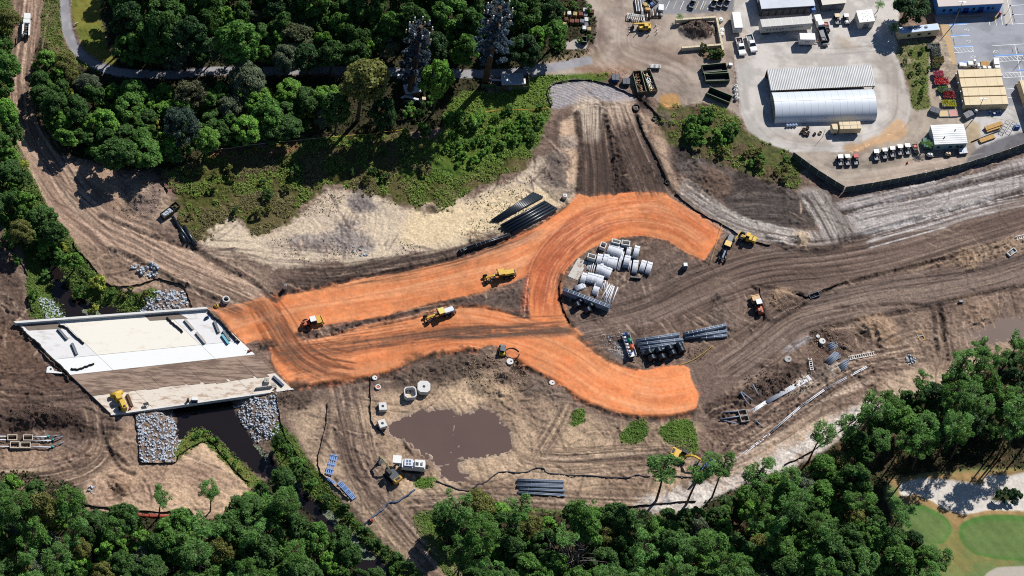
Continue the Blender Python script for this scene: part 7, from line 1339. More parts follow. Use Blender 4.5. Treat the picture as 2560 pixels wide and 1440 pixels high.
for i,(x,y,m,l,w_,h,d) in enumerate(((2404,160,m_wh,1.3,1.2,.8,'white crate at the left end over the tan containers'),(2414,161,m_wh,1.3,1.2,.8,'second white crate over the tan containers'),(2427,157,m_wh,1.5,1.3,1.4,'tall white sacked crate over the tan containers'),(2437,150,m_wh,.8,.8,1.0,'small white crate nearest the wheelchair mark'),(2433,164,m_bk,1.2,.9,.8,'dark crate between the white ones'),(2447,161,m_wh,.8,1.2,1.2,'white crate left of the wooden pallet'),(2491,148,m_wh,1.6,1.2,1.5,'tallest white block stack, upper'),(2492,156,m_wh,1.6,1.2,1.5,'tall white block stack, middle'),(2494,165,m_wh,1.5,1.2,1.2,'tall white block stack, lower'),(2462,167,m_wh,1.0,.9,.8,'white bag right of the wooden pallet'),(2474,168,m_wh,1.0,.9,.8,'white bag beside the block stacks'))):
    small(x,y,h,'crate',d,'crate',[('body',m,MB().box(0,0,.12,l,w_,h-.12,bev=.08)),('pallet',m_wood,MB().box(0,0,0,l+.1,w_+.1,.12)),('band',m_galv,MB().box(0,0,h*.6,l+.03,w_+.03,.06))],None,.05,'crates over the tan containers')
t = thing('pallet','wooden pallet stack over the tan containers','pallet',L(2463,158,.5),.02)
for i in range(5): MB().box(0,-.7+i*.35,.2,2.4,.26,.1).build('slat',m_wood,t)
MB().box(0,0,0,2.2,1.6,.2).build('bearer',m_rust,t)
for x,y,d in ((1803,46,'white round tank behind the bark bay, top'),(1806,72,'white bag heap behind the bark bay, middle'),(1805,82,'white bag heap behind the bark bay, lower')):
    small(x,y,1.2,'bulk_bag',d,'bag',[('body',m_wh,MB().cyl((0,0,0),(0,0,1.0),.75,.6,12)),('top',m_galv,MB().cyl((0,0,1.0),(0,0,1.15),.4,.3,10))],None,0,'white bags along the yard fence')
for x,y,d in ((1840,214,'white bulk bag by the yard fence, uppermost'),(1839,224,'white bulk bag by the yard fence, second'),(1841,235,'white bulk bag by the yard fence, third'),(1842,243,'white bulk bag by the yard fence, lowest')):
    small(x,y,.9,'bulk_bag',d,'bag',[('body',m_wh,MB().box(0,0,0,1.1,1.0,.9,bev=.25)),('mouth',m_bk,MB().cyl((0,0,.9),(0,0,.93),.25,None,8))],None,random.random(),'white bags along the yard fence')
small(1827,160,.8,'crate','single white crate right of the upper green skip','crate',[('body',m_wh,MB().box(0,0,0,1.0,.9,.8,bev=.05)),('lid',m_galv,MB().box(0,0,.8,.9,.8,.05))])
# ---------------------------------------------------------------- fences, poles, screen wall
def screen(pts,label,h=2.6):
    ps = [L(x,y) for x,y in smooth(np.array(pts,float),1 if len(pts)<3 else 5)]
    tot = [0]; 
    for i in range(len(ps)-1): tot.append(tot[-1]+(ps[i+1]-ps[i]).length)
    def atl(s):
        for i in range(len(ps)-1):
            if s<=tot[i+1]+1e-6: f = (s-tot[i])/(tot[i+1]-tot[i]); return ps[i].lerp(ps[i+1],f)
        return ps[-1]
    n = int(tot[-1]/2.6); t = thing('screen_fence',label,'screen fence',ps[0],0,'dark screen fence of the yard'); o0 = ps[0]
    for i in range(n):
        a = atl(tot[-1]*i/n)-o0; b = atl(tot[-1]*(i+1)/n)-o0; c2 = (a+b)/2; l = (b-a).length; rz = math.atan2(b.y-a.y,b.x-a.x)
        MB().box(0,0,-.3,l-.16,.06,h+.3).build('panel',mat('dark screen cloth',(92,98,84),.9,var=.15),t,c2,rz); MB().cyl((0,0,-.4),(0,0,h+.1),.08,None,8).build('post',m_galv,t,a)
        MB().box(0,0,h,l,.08,.08).build('top_rail',m_gr,t,c2,rz); MB().box(0,-.08,.25,l,.07,.09).build('bottom_rail',m_galv,t,c2,rz)
screen([(1980,393),(2045,440),(2108,479)],'short dark screen fence leg at the lower left of the yard'); screen([(2110,480),(2190,467),(2275,451),(2372,430),(2451,407),(2520,384),(2600,355)],'long dark screen fence between the yard and the haul road')
def pole(px,py,h,label,top=None,r=.13,m=m_gr,name='light_pole'):
    t = thing(name,label,'pole',L(px,py),0,'poles of the yard'); MB().cyl((0,0,-.2),(0,0,h),r,r*.6,8).build('shaft',m,t)
    if top=='lamp':
        for s in (-1,1): MB().box(s*.6,0,h-.1,.9,.35,.16).build('lamp_head',m_galv,t)
    if top=='cross': MB().box(0,0,h-.6,2.0,.12,.14).build('crossarm',m_wood,t)
    if top=='sign': MB().box(0,.08,h-.7,.5,.05,.7).build('sign_plate',m_red if 'red' in label else m_bl,t)
    return t
pole(2384,61,11,'tall light pole between the tan cabin and the parking','lamp'); pole(2439,291,9,'light pole under the lowest tan container','lamp'); pole(2553,152,4.6,'thin pole on the striped parking at the right',None,.07); pole(2521,26,2.6,'sign post on the kerb, left of two','sign',.05); pole(2527,49,2.8,'sign post on the kerb, right of two','sign',.05); pole(1952,312-32,4,'thin pole at the left end of the quonset hut',None,.07); pole(2056,343,4,'thin leaning pole left of the tan truck',None,.07,m_rust)
small(2502,30,1.6,'hydrant_post','red post box at the corner of the blue building','post',[('body',m_red,MB().box(0,0,0,.7,.5,1.4,bev=.1)),('base',m_gr,MB().box(0,0,0,.9,.7,.1))]); small(2489,42,1.0,'bollard','yellow rounded bollard at the corner of the blue building','bollard',[('body',m_ye,MB().cyl((0,0,0),(0,0,.8),.35,.3,12)),('cap',m_ye,MB().cyl((0,0,.8),(0,0,.95),.3,.12,12))])
# ---------------------------------------------------------------- painted markings
mk = MB(); mkb = MB()
def mline(a,b,wd=.14,dst=None):
    c,l,rz = ends(a,b); (dst or mk).box(c.x,c.y,gz(c.x,c.y)+.02,l,wd,.02,rz)
zf = lambda x,y:(2320+x/10.67,y/10.67); zg = lambda x,y:(2320+x/10.67,135+y/10.67)
for a,b in (((2110,0),(2255,660)),((2160,155),(2700,120)),((2250,395),(2700,372)),((2260,645),(2700,615)),((1630,580),(1655,690)),((1795,500),(1825,680)),((1940,360),(1990,670)),((560,680),(1050,650)),((610,975),(1120,945)),((690,1265),(1190,1248)),((700,1405),(1205,1380)),((1190,1248),(1205,1380)),((1710,1225),(2700,1165)),((2310,1190),(2420,1700)),((2420,1730),(2520,2260)),):
    mline(zf(*a),zf(*b))
for i in range(5): mline(zf(700+i*100+20,1280),zf(820+i*100,1395),.12)
for a,b in (((1780,80),(2700,30)),((1800,210),(2700,160)),((1960,515),(2700,475)),((2000,635),(2700,600)),((2080,940),(2290,920)),((2120,1165),(2290,1155))): mline(zg(*a),zg(*b))
for i in range(8): mline(zg(1880+i*105,85-i*5),zg(1990+i*105,190-i*5),.12); mline(zg(1960+i*100,520-i*4),zg(2050+i*100,625-i*4),.12)
for a,b in (((600,955),(1120,930)),((690,1245),(1190,1228)),((560,655),(1050,632))): mline(zf(*a),zf(*b),.4,mkb)
for a,b in (((1750,50),(2700,0)),((2380,440),(2700,420)),((780,235),(1200,200))): mline(zg(*a),zg(*b),.4,mkb)
o5 = lambda x,y:(2280+x/9,260+y/9)
my = MB()
for a,b in (((2130,60),(2390,180)),((2150,190),(2390,310)),((2180,340),(2390,420)),((2190,460),(2390,560)),((1620,280),(2180,370))): mline(o5(*a),o5(*b),.14,my)
for i,x in enumerate((1664,1682,1700,1738,1750,1756,1768,1832)): mline((x,24),(x+10,2),.14,my if i%2 else mk)
struct(mk.build('parking_marking',m_wh)); struct(mkb.build('blue_parking_marking',mat('blue marking',(120,170,236),.7))); struct(my.build('yellow_parking_marking',mat('cream marking',(220,206,160),.7)))
for x,y in ((1050,805),(1090,1105)):
    p = L(*zf(x,y)); mb = MB().ring((0,0,.02),(0,0,.04),.5,.33,14); mb.box(-.75,.05,.02,.4,.16,.02); mb.box(-.45,-.1,.02,.16,.4,.02); struct(mb.build('accessible_symbol',m_wh,None,p))
for x,y,f in ((1800,1375,zf),(1200,85,zg)):
    p = L(*f(x,y)); mb = MB().ring((0,0,.02),(0,0,.04),.5,.33,14); mb.box(-.6,-.2,.02,.16,.5,.02); mb.box(.55,.25,.02,.5,.14,.02); struct(mb.build('accessible_symbol',m_wh,None,p))
for i,(a,b) in enumerate((((635,800),(650,885)),((685,1030),(712,1195)),((2240,190),(2265,340)),((2290,430),(2325,590)),((2240,1260),(2275,1400)),((2380,1260),(2420,1400)))):
    c,l,rz = ends(zf(*a),zf(*b)); t = tag(MB().box(0,0,0,l,.18,.14,bev=.04).build('wheel_stop',m_con2,None,c,rz),('grey wheel stop of the upper blue lined bay','grey wheel stop of the second blue lined bay','wheel stop in the top bay at the right edge','wheel stop in the second bay at the right edge','left wheel stop of the twin bays over the hatched strip','right wheel stop of the twin bays over the hatched strip')[i],'wheel stop','wheel stops')
# ---------------------------------------------------------------- the two masts dressed as trees and their huts
m_ant = mat('cream antenna',(228,206,176),.6); m_pole = mat('brown mast',(92,70,60),.8,var=.2)
def mast(px,py,h,label,z0,z1,Rm,seed,tone):
    zb = L(px,py); t = thing('antenna_mast',label,'antenna mast',zb,0,'masts dressed as trees'); MB().cyl((0,0,-.3),(0,0,h),.95,.5,14).build('trunk',m_pole,t); rg = np.random.default_rng(50+seed); cen,rad = [],[]
    for i in range(150):
        z = z0+(z1-z0)*rg.random(); f = (z-z0)/(z1-z0); rr = Rm*(1.0-.45*f)*(.6 if f<.05 else 1)*rg.uniform(.35,1); a = rg.random()*6.28; cen.append((rr*math.cos(a),rr*math.sin(a),z)); rad.append(rg.uniform(.5,.85))
    c,nn,w2,l2 = clumps(rg,cen,rad,.7,40,.34,.62,.5,.3); o = ob('crown',quads_mesh('mast_crown',c,nn,w2,l2,rg),None,t); o.color = (*np.clip(alb(tone)*2.0,0,.5),1)
    for k,z in enumerate((h-.6,h-3.4)):
        for i in range(9 if k==0 else 7):
            a = 6.28*i/(9 if k==0 else 7)+k*.3; q = Rm*(.62 if k==0 else .72); x,y = q*math.cos(a),q*math.sin(a)
            an = MB().box(0,0,-.8,.3,.4,1.5,bev=.06).build('antenna',m_ant if k else m_wh,t,(x,y,z),a); MB().box(-q/2,0,0,q,.06,.06).build('arm',m_pole,an)
mast(1024,238,33,'left mast dressed as a pine with many cream antennas near its top',8,33,5.0,1,(58,68,78)); mast(1212,212,37,'right mast dressed as a pine on a bare brown trunk',15,37.5,5.4,2,(64,80,92))
def hut(pts,h,label,fence):
    c,l,w_,rz = quad(pts,h); t = thing('equipment_hut',label,'hut',c,rz,'equipment huts of the masts'); MB().box(0,0,0,l-.2,w_-.2,h-.1).build('wall',m_rust,t); MB().box(0,0,h-.1,l,w_,.16).build('roof',m_galv,t); seams(t,l,w_,h+.05,10,m_galv,False); MB().box(l/2+.4,.2,.8,.7,1.6,.9).build('air_unit',m_wh,t); MB().box(-.5,-w_/2+.06,.1,1.0,.1,2.1).build('door',m_gr,t)
hut([(1252,184),(1307,183),(1311,212),(1254,212)],3.0,'silver roofed equipment hut beside the right mast',None); hut([(1010,212),(1046,206),(1052,228),(1012,236)],2.8,'shaded equipment hut under the left mast',None)
def compound(pts,label,h=2.2,m=None):
    ps = [L(x,y) for x,y in pts]; t = thing('compound_fence',label,'fence',ps[0],0,'fences of the mast compounds'); o0 = ps[0]
    for i in range(len(ps)-1):
        a,b = ps[i]-o0,ps[i+1]-o0; l = (b-a).length; rz = math.atan2(b.y-a.y,b.x-a.x); n = max(1,int(l/2.4))
        for k in range(n):
            q = a.lerp(b,(k+.5)/n); MB().box(0,0,-.1,l/n-.1,.06,h).build('panel',m or mat('green slats',(84,104,62),.8,var=.15),t,q,rz); MB().box(0,0,-.2,.12,.12,h+.3).build('post',m_gr,t,a.lerp(b,k/n),rz)
compound([(1203,221),(1238,221),(1240,227),(1310,227),(1322,225),(1318,186)],'green slatted fence round the silver roofed hut'); compound([(1008,262),(1065,262)],'dark blue fence below the left mast',2.0,mat('navy slats',(44,58,92),.7))
for i,(x,y,d) in enumerate(((1020,238,'pale cable tray on posts under the left mast, upper arm'),(1028,244,'pale cable tray on posts under the left mast, lower arm'),(1243,200,'pale cable bridge from the right mast to its hut'))):
    t = thing('cable_tray',d,'cable tray',L(x,y,2.0),(.5,-.2,0)[i],'cable trays of the masts'); MB().box(0,0,1.9,4.2 if i<2 else 3,.55,.12).build('tray',m_galv,t)
    for s in (-1,1): MB().box(s*1.3,0,0,.12,.12,1.9).build('leg',m_gr,t)
small(1060,245,1.6,'equipment_cabinet','orange tinted cabinet beside the lower cable tray','cabinet',[('body',m_ant,MB().box(0,0,.1,1.0,.9,1.4)),('plinth',m_gr,MB().box(0,0,0,1.1,1.0,.1))]); small(1000,186,1.5,'equipment_cabinet','white cabinet between the left mast and the mottled tree','cabinet',[('body',m_wh,MB().box(0,0,.1,1.4,.9,1.4)),('plinth',m_gr,MB().box(0,0,0,1.5,1.0,.1))])
# ---------------------------------------------------------------- earth moving machines
def cab(t,x,y,z,l,w_,h,roof,m=m_bk):
    c = MB().box(x,y,z,l*.86,w_*.86,h,taper=.92).build('cab',m_gl,t)
    for sx in (-1,1):
        for sy in (-1,1): MB().box(x+sx*l*.4,y+sy*w_*.4,z,.12,.12,h).build('pillar',m,c)
    MB().box(x,y,z+h,l,w_,.16,bev=.07).build('roof',roof,t)
def grader(a,b,label,roof=m_ye,hood=m_ye,frame=m_ye,rip=True):
    # a: rear end, b: blade end
    c,l,rz = ends(a,b,0.8); t = thing('motor_grader',label,'motor grader',c,rz,'yellow motor graders'); 
    MB().box(-2.6,0,.95,2.8,1.5,1.15,bev=.15).build('engine_hood',hood,t); MB().box(-2.2,0,.7,4.2,1.0,.3).build('chassis',m_bk,t)
    cab(t,-.4,0,1.2,1.7,1.8,1.6,roof); MB().side([(0.3,1.6),(1.6,1.95),(3.6,1.6),(4.1,1.1),(3.9,.9),(3.3,1.25),(1.6,1.6),(.3,1.2)],-.22,.22).build('frame_beam',frame,t)
    mb = MB(); mb.side([(-.1,0),(.12,.35),(.05,.7),(-.06,.7),(.0,.35),(-.2,.02)],-1.95,1.95); bl = mb.build('blade',m_gr,t,(1.7,0,.05),R(62)-math.pi/2+math.pi/2*0+R(-30)); MB().ring((1.7,0,.75),(1.7,0,.95),.75,.58,16).build('circle',m_bk,t)
    for x in (-3.1,-1.7):
        for s in (-1,1): wheel(t,x,s*.95,.68,.42)
    for s in (-1,1): wheel(t,3.6,s*.95,.65,.38)
    MB().box(3.6,0,.55,.3,1.7,.25).build('axle',m_bk,t)
    for s in (-1,1): MB().cyl((1.2,s*.5,1.9),(1.7,s*.55,.9),.08,None,6).build('lift_cylinder',m_galv,t)
    if rip:
        r = MB().box(-4.3,0,.6,.5,1.7,.3).build('ripper',m_bk,t)
        for y in (-.6,0,.6): MB().box(-4.6,y,0,.2,.12,.8).build('shank',m_gr,r)
    for s in (-1,1): MB().box(.5,s*1.1,2.2,.15,.3,.35).build('mirror',m_bk,t)
    return t
grader((1281,683),(1214,697),'yellow motor grader working on the upper clay lane')
grader((1132,776),(1064,799),'yellow grader with silver engine hood on the lower clay lane',mat('pale yellow roof',(240,222,110),.5),m_galv,m_ye); 
grader((1832,583),(1800,660),'yellow roofed grader standing at the end of the north clay arm',mat('amber roof',(240,200,106),.5),m_gr,mat('grey beam',(150,164,180),.5))
def compactor(c1,c2,label,hood,roof,drumh,drum=True,grp='soil compactors'):
    # c1 rear, c2 drum end
    c,l,rz = ends(c1,c2,.8); t = thing('roller',label,'roller',c,rz,grp)
    MB().box(-1.9,0,.7,2.2,1.5,1.0,bev=.25).build('engine_hood',hood,t); MB().cyl((-2.5,.1,1.6),(-2.5,.1,2.0),.3,None,10).build('air_intake',m_bk,t); MB().box(-.6,0,.6,1.2,1.4,.5).build('chassis',hood,t)
    cab(t,-.1,0,1.1,1.6,1.6,1.5,roof)
    for s in (-1,1): wheel(t,-1.7,s*.95,.75,.5)
    MB().frame(1.7,0,.4,2.0,2.4,.5,.18).build('drum_frame',drumh,t); d = MB().cyl((1.7,-1.0,.78),(1.7,1.0,.78),.76,None,20).build('drum',m_gr,t)
    MB().box(2.75,0,.35,.25,2.4,.75).build('blade',drumh,t); MB().box(1.6,0,1.5,1.3,2.2,.1).build('drum_cover',drumh,t); MB().box(.7,0,.7,.9,.5,.4).build('articulation',m_bk,t); return t
compactor((748,815),(815,796),'orange roller with white cab roof and yellow drum at the median tip',m_or,m_wh,mat('amber paint',(226,172,60),.5)); compactor((1905,792),(1883,731),'orange roller with white cab roof at the road fork',m_or,m_wh,mat('tan orange paint',(222,176,120),.5))
# wheel tractor with ribbed front
c,l,rz = ends((1846,588),(1888,603),1.0); t = thing('wheel_dozer','yellow wheel dozer right of the roofed grader','dozer',c,rz+math.pi); MB().box(-1.2,0,.8,2.8,2.0,1.3,bev=.3).build('engine_hood',m_ye,t)
for y in (-.4,.4): MB().cyl((-1.5,y,2.1),(-1.5,y,2.35),.13,None,8).build('exhaust',m_bk,t)
for i in range(4): MB().box(.5+i*.32,0,1.0,.2,.8,.5).build('hinge_rib',m_ye,t)
MB().box(.9,0,.7,2.0,.7,.35).build('front_frame',m_bk,t); MB().side([(0,0),(.25,.5),(.15,1.0),(0,1.0),(.08,.5),(-.12,.02)],-1.7,1.7).build('blade',m_ye,t,(2.4,0,.05),-.2)
for x in (-1.3,1.4):
    for s in (-1,1): wheel(t,x,s*1.0,.75,.55)
cab(t,-.1,0,2.1,1.1,1.3,.9,m_ye)
# excavators
def tracks(t,l,w_,g):
    for s in (-1,1):
        o = MB().side([(-l/2+.3,0),(l/2-.3,0),(l/2,.35),(l/2-.3,.75),(-l/2+.3,.75),(-l/2,.35)],s*g-w_/2,s*g+w_/2).build('track',m_ty,t)
        for i in range(7): MB().box(-l/2+.5+i*(l-1)/6,s*g,.745,.18,w_*1.04,.05).build('track_shoe',m_bk,o)
def excavator(c,rz,upper,label,m,cw,cabm,bm,reach=1.0,grp='tracked excavators'):
    t = thing('excavator',label,'excavator',c,rz,grp); tracks(t,3.8,.6,1.15); MB().box(0,0,.4,2.4,1.8,.4).build('carriage',m_bk,t); MB().cyl((0,0,.8),(0,0,1.0),.7,None,16).build('turntable',m_bk,t)
    MB().box(-.3,0,1.0,3.2,2.5,.75,bev=.1).build('upper_body',m,t); MB().box(-2.0,0,.95,1.2,2.5,1.2,bev=.25).build('counterweight',cw,t); MB().box(-2.0,0,2.151,.7,1.4,.06).build('grille',m_bk,t)
    cab(t,.75,.75,1.75,1.5,.95,1.1,cabm); k = reach
    MB().side([(.9,1.6),(2.4*k,3.6),(3.4*k,3.9),(4.8*k,3.3),(4.7*k,2.9),(3.4*k,3.45),(2.6*k,3.15),(1.3,1.4)],-.25,.2).build('boom',bm,t); MB().side([(4.6*k,3.5),(4.9*k,3.3),(4.4*k+.4,1.0),(4.3*k+.1,1.0)],-.18,.14).build('stick',bm,t)
    MB().side([(4.3*k,1.1),(4.9*k,.9),(4.8*k,.2),(4.1*k,.1),(3.8*k,.5)],-.55,.5).build('bucket',m_gr,t); MB().cyl((1.5,-.0,1.6),(2.9*k,0,3.3),.1,None,8).build('boom_cylinder',m_galv,t); return t
excavator(L(981,1188,1.0),head((992,1203),(940,1145)),0,'dark excavator with yellow counterweight beside the white crusher',mat('dark slate paint',(62,72,80),.5),mat('amber paint',(226,172,60),.5),m_bk,mat('grey yellow boom',(170,160,124),.5),1.15)
excavator(L(1700,1139,1.0),head((1690,1134),(1750,1158)),0,'yellow excavator half hidden by pines at the wood edge',m_ye,m_ye,m_bk,m_ye,1.1)
excavator(L(1768,1172,1.0),head((1790,1160),(1762,1185)),0,'blue excavator in the shade of the pines',mat('machine blue',(44,88,176),.5),m_bl,m_bk,m_bl,.9)
# white crusher
c,l,rz = ends((990,1158),(1070,1165),2.0); t = thing('mobile_crusher','white tracked crusher plant with square feed box','crusher',c,rz); tracks(t,5.0,.6,1.1); MB().box(.4,0,.8,6.0,2.3,1.4,bev=.1).build('body',m_wh,t); MB().box(1.9,0,2.2,2.6,2.2,.8,bev=.1).build('engine_house',m_wh,t); MB().box(-.9,.2,2.2,2.2,2.0,.5).build('service_deck',m_galv,t)
for x in (-1.3,-.6):
    for y in (-.3,.5): MB().box(x,y+.1,2.7,.5,.55,.06).build('hatch',mat('slate hatch',(90,110,144),.5),t)
MB().box(1.2,-.2,2.95,.8,1.0,.06).build('vent',m_bk,t); MB().box(2.4,-.1,3.0,.5,.7,.25).build('filter',m_gr,t)
MB().box(-3.9,.7,1.9,1.9,1.9,1.1,taper=1.15).build('feed_box',m_wh,t); MB().box(-3.9,.7,.1,.4,.4,1.8).build('feed_post',m_gr,t); MB().box(-2.9,-.2,1.2,2.4,.8,.25,-.3,ry=.3).build('conveyor',m_gr,t); MB().side([(3.3,1.2),(4.2,1.6),(4.2,1.4),(3.3,.9)],-.5,.5).build('discharge_belt',m_bk,t)
# skid loader and hose loop
t = thing('skid_loader','small dark skid loader on the lower clay edge','loader',L(1256,876,.9),head((1254,888),(1258,862))); MB().box(-.4,0,.4,2.0,1.5,.9,bev=.12).build('body',m_ye,t); cab(t,-.1,0,1.3,1.5,1.3,.7,mat('slate roof',(86,100,116),.5))
for x in (-.9,.3):
    for s in (-1,1): wheel(t,x,s*.85,.42,.32)
for s in (-1,1): MB().box(.5,s*.72,.9,2.0,.12,.16).build('loader_arm',m_bk,t)
MB().side([(1.4,.1),(2.1,.0),(1.9,.6),(1.4,.8)],-.85,.85).build('bucket',m_gr,t)
pp = [(1.9*math.cos(a),1.6*math.sin(a),.12) for a in np.linspace(0.4,6.2,26)]; tag(MB().tube(pp,.14,6).build('hose_loop',m_bk,None,L(1280,884)),'black hose loop lying on the clay beside the skid loader','hose')
# yellow machine on the bridge
t = thing('roller_sweeper','bright yellow deck machine with cylinder front on the lower bridge deck','paving machine',(*P(300,1003,BZ+1)[:2],BZ),head((312,1024),(288,972))); MB().cyl((2.4,-1.6,.75),(2.4,1.6,.75),.62,None,18).build('front_roller',m_ye,t); MB().box(1.0,0,.5,1.7,1.7,1.8,bev=.2).build('front_body',m_ye,t); MB().box(-1.6,-.2,.5,2.8,1.4,1.9,bev=.2).build('rear_body',m_ye,t); MB().box(0,0,.4,1.2,.9,.5).build('hinge',m_bk,t)
for s in (-1,1): wheel(t,-1.6,s*.85,.55,.35)
MB().box(-2.4,-.2,2.4,.5,.6,.15).build('exhaust',m_bk,t); MB().box(1.2,1.1,1.0,.7,.5,.4).build('step_box',m_ye,t)
# grout plant trailer
c,l,rz = ends((1562,830),(1583,893),1.0); t = thing('mixing_trailer','white mixing trailer with a green and an orange drum','trailer',c,rz); MB().box(0,0,.7,7.2,2.1,.25).build('deck',m_wh,t); wheels(t,(-1.6,-.5,2.6),.95,.42,.28)
for x,m,n2_ in ((-2.6,mat('slate drum',(86,100,124),.5),'slate_drum'),(-.7,mat('green drum',(30,140,104),.5),'green_drum'),(1.3,mat('orange drum',(226,98,60),.5),'orange_drum')): MB().cyl((x-.6,.35,1.6),(x+.6,.35,1.6),.62,.55,16).build(n2_,m,t)
for x in (-3,-2,-.9,.1,1.1,2.2,3): MB().box(x,-.6,.96,.5,.6,.8,bev=.06).build('locker',m_wh if int(x*10)%3 else m_bl,t)
for s in (-1,1): MB().box(0,s*1.0,.95,7.0,.08,.5).build('side_rail',m_wh,t)
MB().tube([(-3.6,0,.9),(-4.4,.2,.7),(-5.0,-.1,.4)],.1,6).build('drawbar',m_gr,t); MB().tube([(3.4,.5,1.2),(4.2,.8,.8),(4.6,.6,.2)],.09,6).build('hose',m_gr,t)
# yard: racks and yellow loader
t = thing('telehandler','yellow telescopic loader in front of the steel racks','loader',L(1612,67,1.0),head((1630,63),(1590,64))); MB().box(0,0,.6,3.4,1.7,.9,bev=.15).build('body',m_ye,t); cab(t,-.2,.4,1.4,1.2,.9,1.0,m_ye); MB().box(.8,-.5,1.7,4.6,.35,.4).build('boom',m_ye,t); MB().box(3.2,-.4,.2,.3,1.4,1.0).build('fork_carriage',m_bk,t)
for s in (-1,1): MB().box(3.9,s*.35-.4,.15,1.1,.14,.08).build('fork',m_gr,t)
wheels(t,(-1.2,1.2),.85,.5,.35)
for i,(x,y,l,w_,n,d) in enumerate(((1590,41,5.0,2.0,9,'white slatted implement left of the steel racks'),(1640,30,3.6,2.4,9,'slatted harrow right of the steel racks'),(1615,30,3.0,3.4,7,'rusty rack behind the yellow loader'),(1598,12,2.0,4.6,8,'long narrow rack at the top edge'),(1613,12,2.4,2.2,6,'round yellow topped implement among the racks'))):
    t = thing('implement',d,'implement',L(x,y,1.0),(-.1,.1,0,.1,.3)[i],'implements of the upper yard'); MB().frame(0,0,.4,l,w_,.25,.12).build('frame',m_rust if i!=0 else m_galv,t)
    for k in range(n): MB().box(-l/2+l*(k+.5)/n,0,.66,.16,w_*.9,.25).build('slat',(m_galv,m_rust,m_gr)[(k+i)%3] if i!=0 else m_wh,t)
    wheels(t,(-l*.3,l*.3),w_/2,.35,.2)
    if i==4: MB().cyl((0,0,.9),(0,0,1.4),.8,.6,14).build('hopper',mat('dull yellow',(196,170,90),.6),t)
    if i==2: MB().box(.4,.6,.92,1.4,.9,.9,bev=.1).build('crate',mat('amber crate',(226,178,110),.7),t)
small(1653,17,1.8,'generator','white generator box beside the striped bay','generator',[('body',m_wh,MB().box(0,0,.2,1.5,2.0,1.5,bev=.06)),('skid',m_bk,MB().box(0,0,0,1.6,2.1,.2))],None,-.05)
for i,(x,y) in enumerate(((1574,80),(1589,84),(1640,62),(1643,72),(1643,80),(1622,86))): small(x,y,.8,'bollard',('first short post left of the yellow loader','second short post left of the yellow loader','upper short post right of the yellow loader','middle short post right of the yellow loader','lower short post right of the yellow loader','short post below the yellow loader')[i],'bollard',[('post',m_rust,MB().cyl((0,0,-.1),(0,0,.9),.1,None,8)),('cap',m_wh,MB().cyl((0,0,.9),(0,0,.96),.12,None,8))],None,0,'short posts round the loader')
cart(1620,3,'dark cart at the top edge beside the racks',m_bk,.8,None,'carts on the striped bay'); cart(1634,5,'dark open cart between the racks and the generator',None,.8,m_bl,'carts on the striped bay')
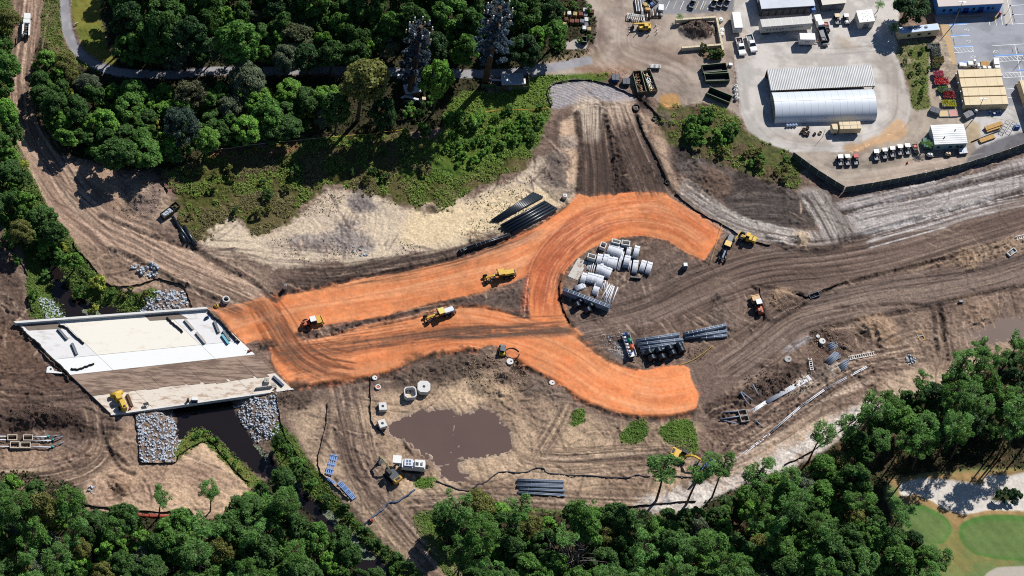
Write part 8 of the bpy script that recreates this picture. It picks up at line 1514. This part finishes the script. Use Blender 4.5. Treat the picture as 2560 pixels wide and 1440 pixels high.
# mulch and brush that is heaped
def clods(name,px,py,rx,ry,h,m,n,sz,seed,label):
    rg = np.random.default_rng(800+seed); p = P(px,py); mb = MB()
    for i in range(n):
        a = rg.random()*6.28; q = math.sqrt(rg.random()); x = p.x+rx*q*math.cos(a); y = p.y+ry*q*math.sin(a); s = sz*.75*rg.uniform(.3,1.2); mb.box(x,y,gz(x,y)-.05,s,s*.8,s*.45,rg.random()*3,taper=.6)
    o = mb.build(name,m); o['kind'] = 'stuff'; o['label'] = label
clods('bark_chips',1750,72,5,3.2,2,m_bark2,900,.35,1,'loose dark bark over the heap in the bay'); clods('clods',1240,935,9,6,1,mat('dry clods',(176,150,122),.95),700,.45,2,'dry clods on the spoil heaps south of the clay'); clods('clods',1740,885,2.6,2.4,1,m_rust,140,.4,3,'brown offcuts beside the black coils'); clods('clods',2090,860,9,6,1,mat('dry clods',(176,150,122),.95),420,.45,6,'clods in the eastern cut'); clods('clods',340,500,8,6,1,mat('dry clods',(176,150,122),.95),420,.45,7,'clods on the bank by the marsh'); clods('clods',1960,755,5,3,1,mat('dry clods',(176,150,122),.95),200,.4,8,'clods inside the road fork'); clods('clods',110,1040,9,3,1,mat('dark clods',(70,56,48),.95),300,.5,9,'dark clods over the trench boxes'); clods('clods',1940,960,9,4,1,mat('dark clods',(82,66,56),.95),400,.5,10,'dark clods on the trench spoil'); clods('clods',1540,160+20,3,1.5,1,mat('brown litter',(150,96,64),.95),150,.3,11,'reddish litter near the waste bins'); clods('clods',680,990,6,3,1,mat('dark clods',(82,66,56),.95),250,.4,12,'dark clods beside the bridge corner')
clods('brush_heap',1778,136,3.4,2.0,1,mat('dry brush',(150,124,84),.95),260,.6,13,'dry brush heaped behind the bark bay wall')
# ---------------------------------------------------------------- a label of its own for every tree and bush
SIZE = lambda k,r: ('wide' if r>4.6 else 'middling' if r>3.7 else 'small') if k in ('broadleaf','vine','olive') else ('full' if r>3.4 else 'slim') if k=='pine' else ('tall' if r>2.9 else 'low') if k=='young' else ('big' if r>1.8 else 'little')
KIND = {'broadleaf':'broadleaf tree','young':'young tree','shrub':'bush','vine':'vine hung tree','pine':'pine','olive':'cypress','palm':'palm','bare':'bare tree'}
TONE = {'deep':'deep green','mid':'mid green','fresh':'bright green','olive':'olive','grey':'greyish','dark':'dark green','yellow':'yellowish','blue':'blue-grey','pine':'green'}
RANK = ['','second ','third ','fourth ','fifth ','sixth ','seventh ','eighth ','ninth ','tenth ','eleventh ','twelfth ','thirteenth ','fourteenth ','fifteenth ','sixteenth ']
from collections import defaultdict
bk = defaultdict(list)
for t,kind,tone,Rm,px,py in ALLTREES:
    if 'label' in t: continue
    lm = min(LANDMARKS,key=lambda q:(q[0]-px)**2+(q[1]-py)**2); dx,dy = px-lm[0],py-lm[1]
    side = ('right of' if dx>0 else 'left of') if abs(dx)>abs(dy) else ('below' if dy>0 else 'above')
    bk[(SIZE(kind,Rm)+' '+TONE[tone]+' '+KIND[kind],side,lm[2])].append((dx*dx+dy*dy,t))
for (what,side,lm),v in bk.items():
    v.sort(key=lambda q:q[0])
    for i,(d,t) in enumerate(v):
        t['label'] = what+' '+side+' '+lm if len(v)==1 else what+', '+RANK[min(i,15)]+'nearest '+side+' '+lm.replace('the ','',1)
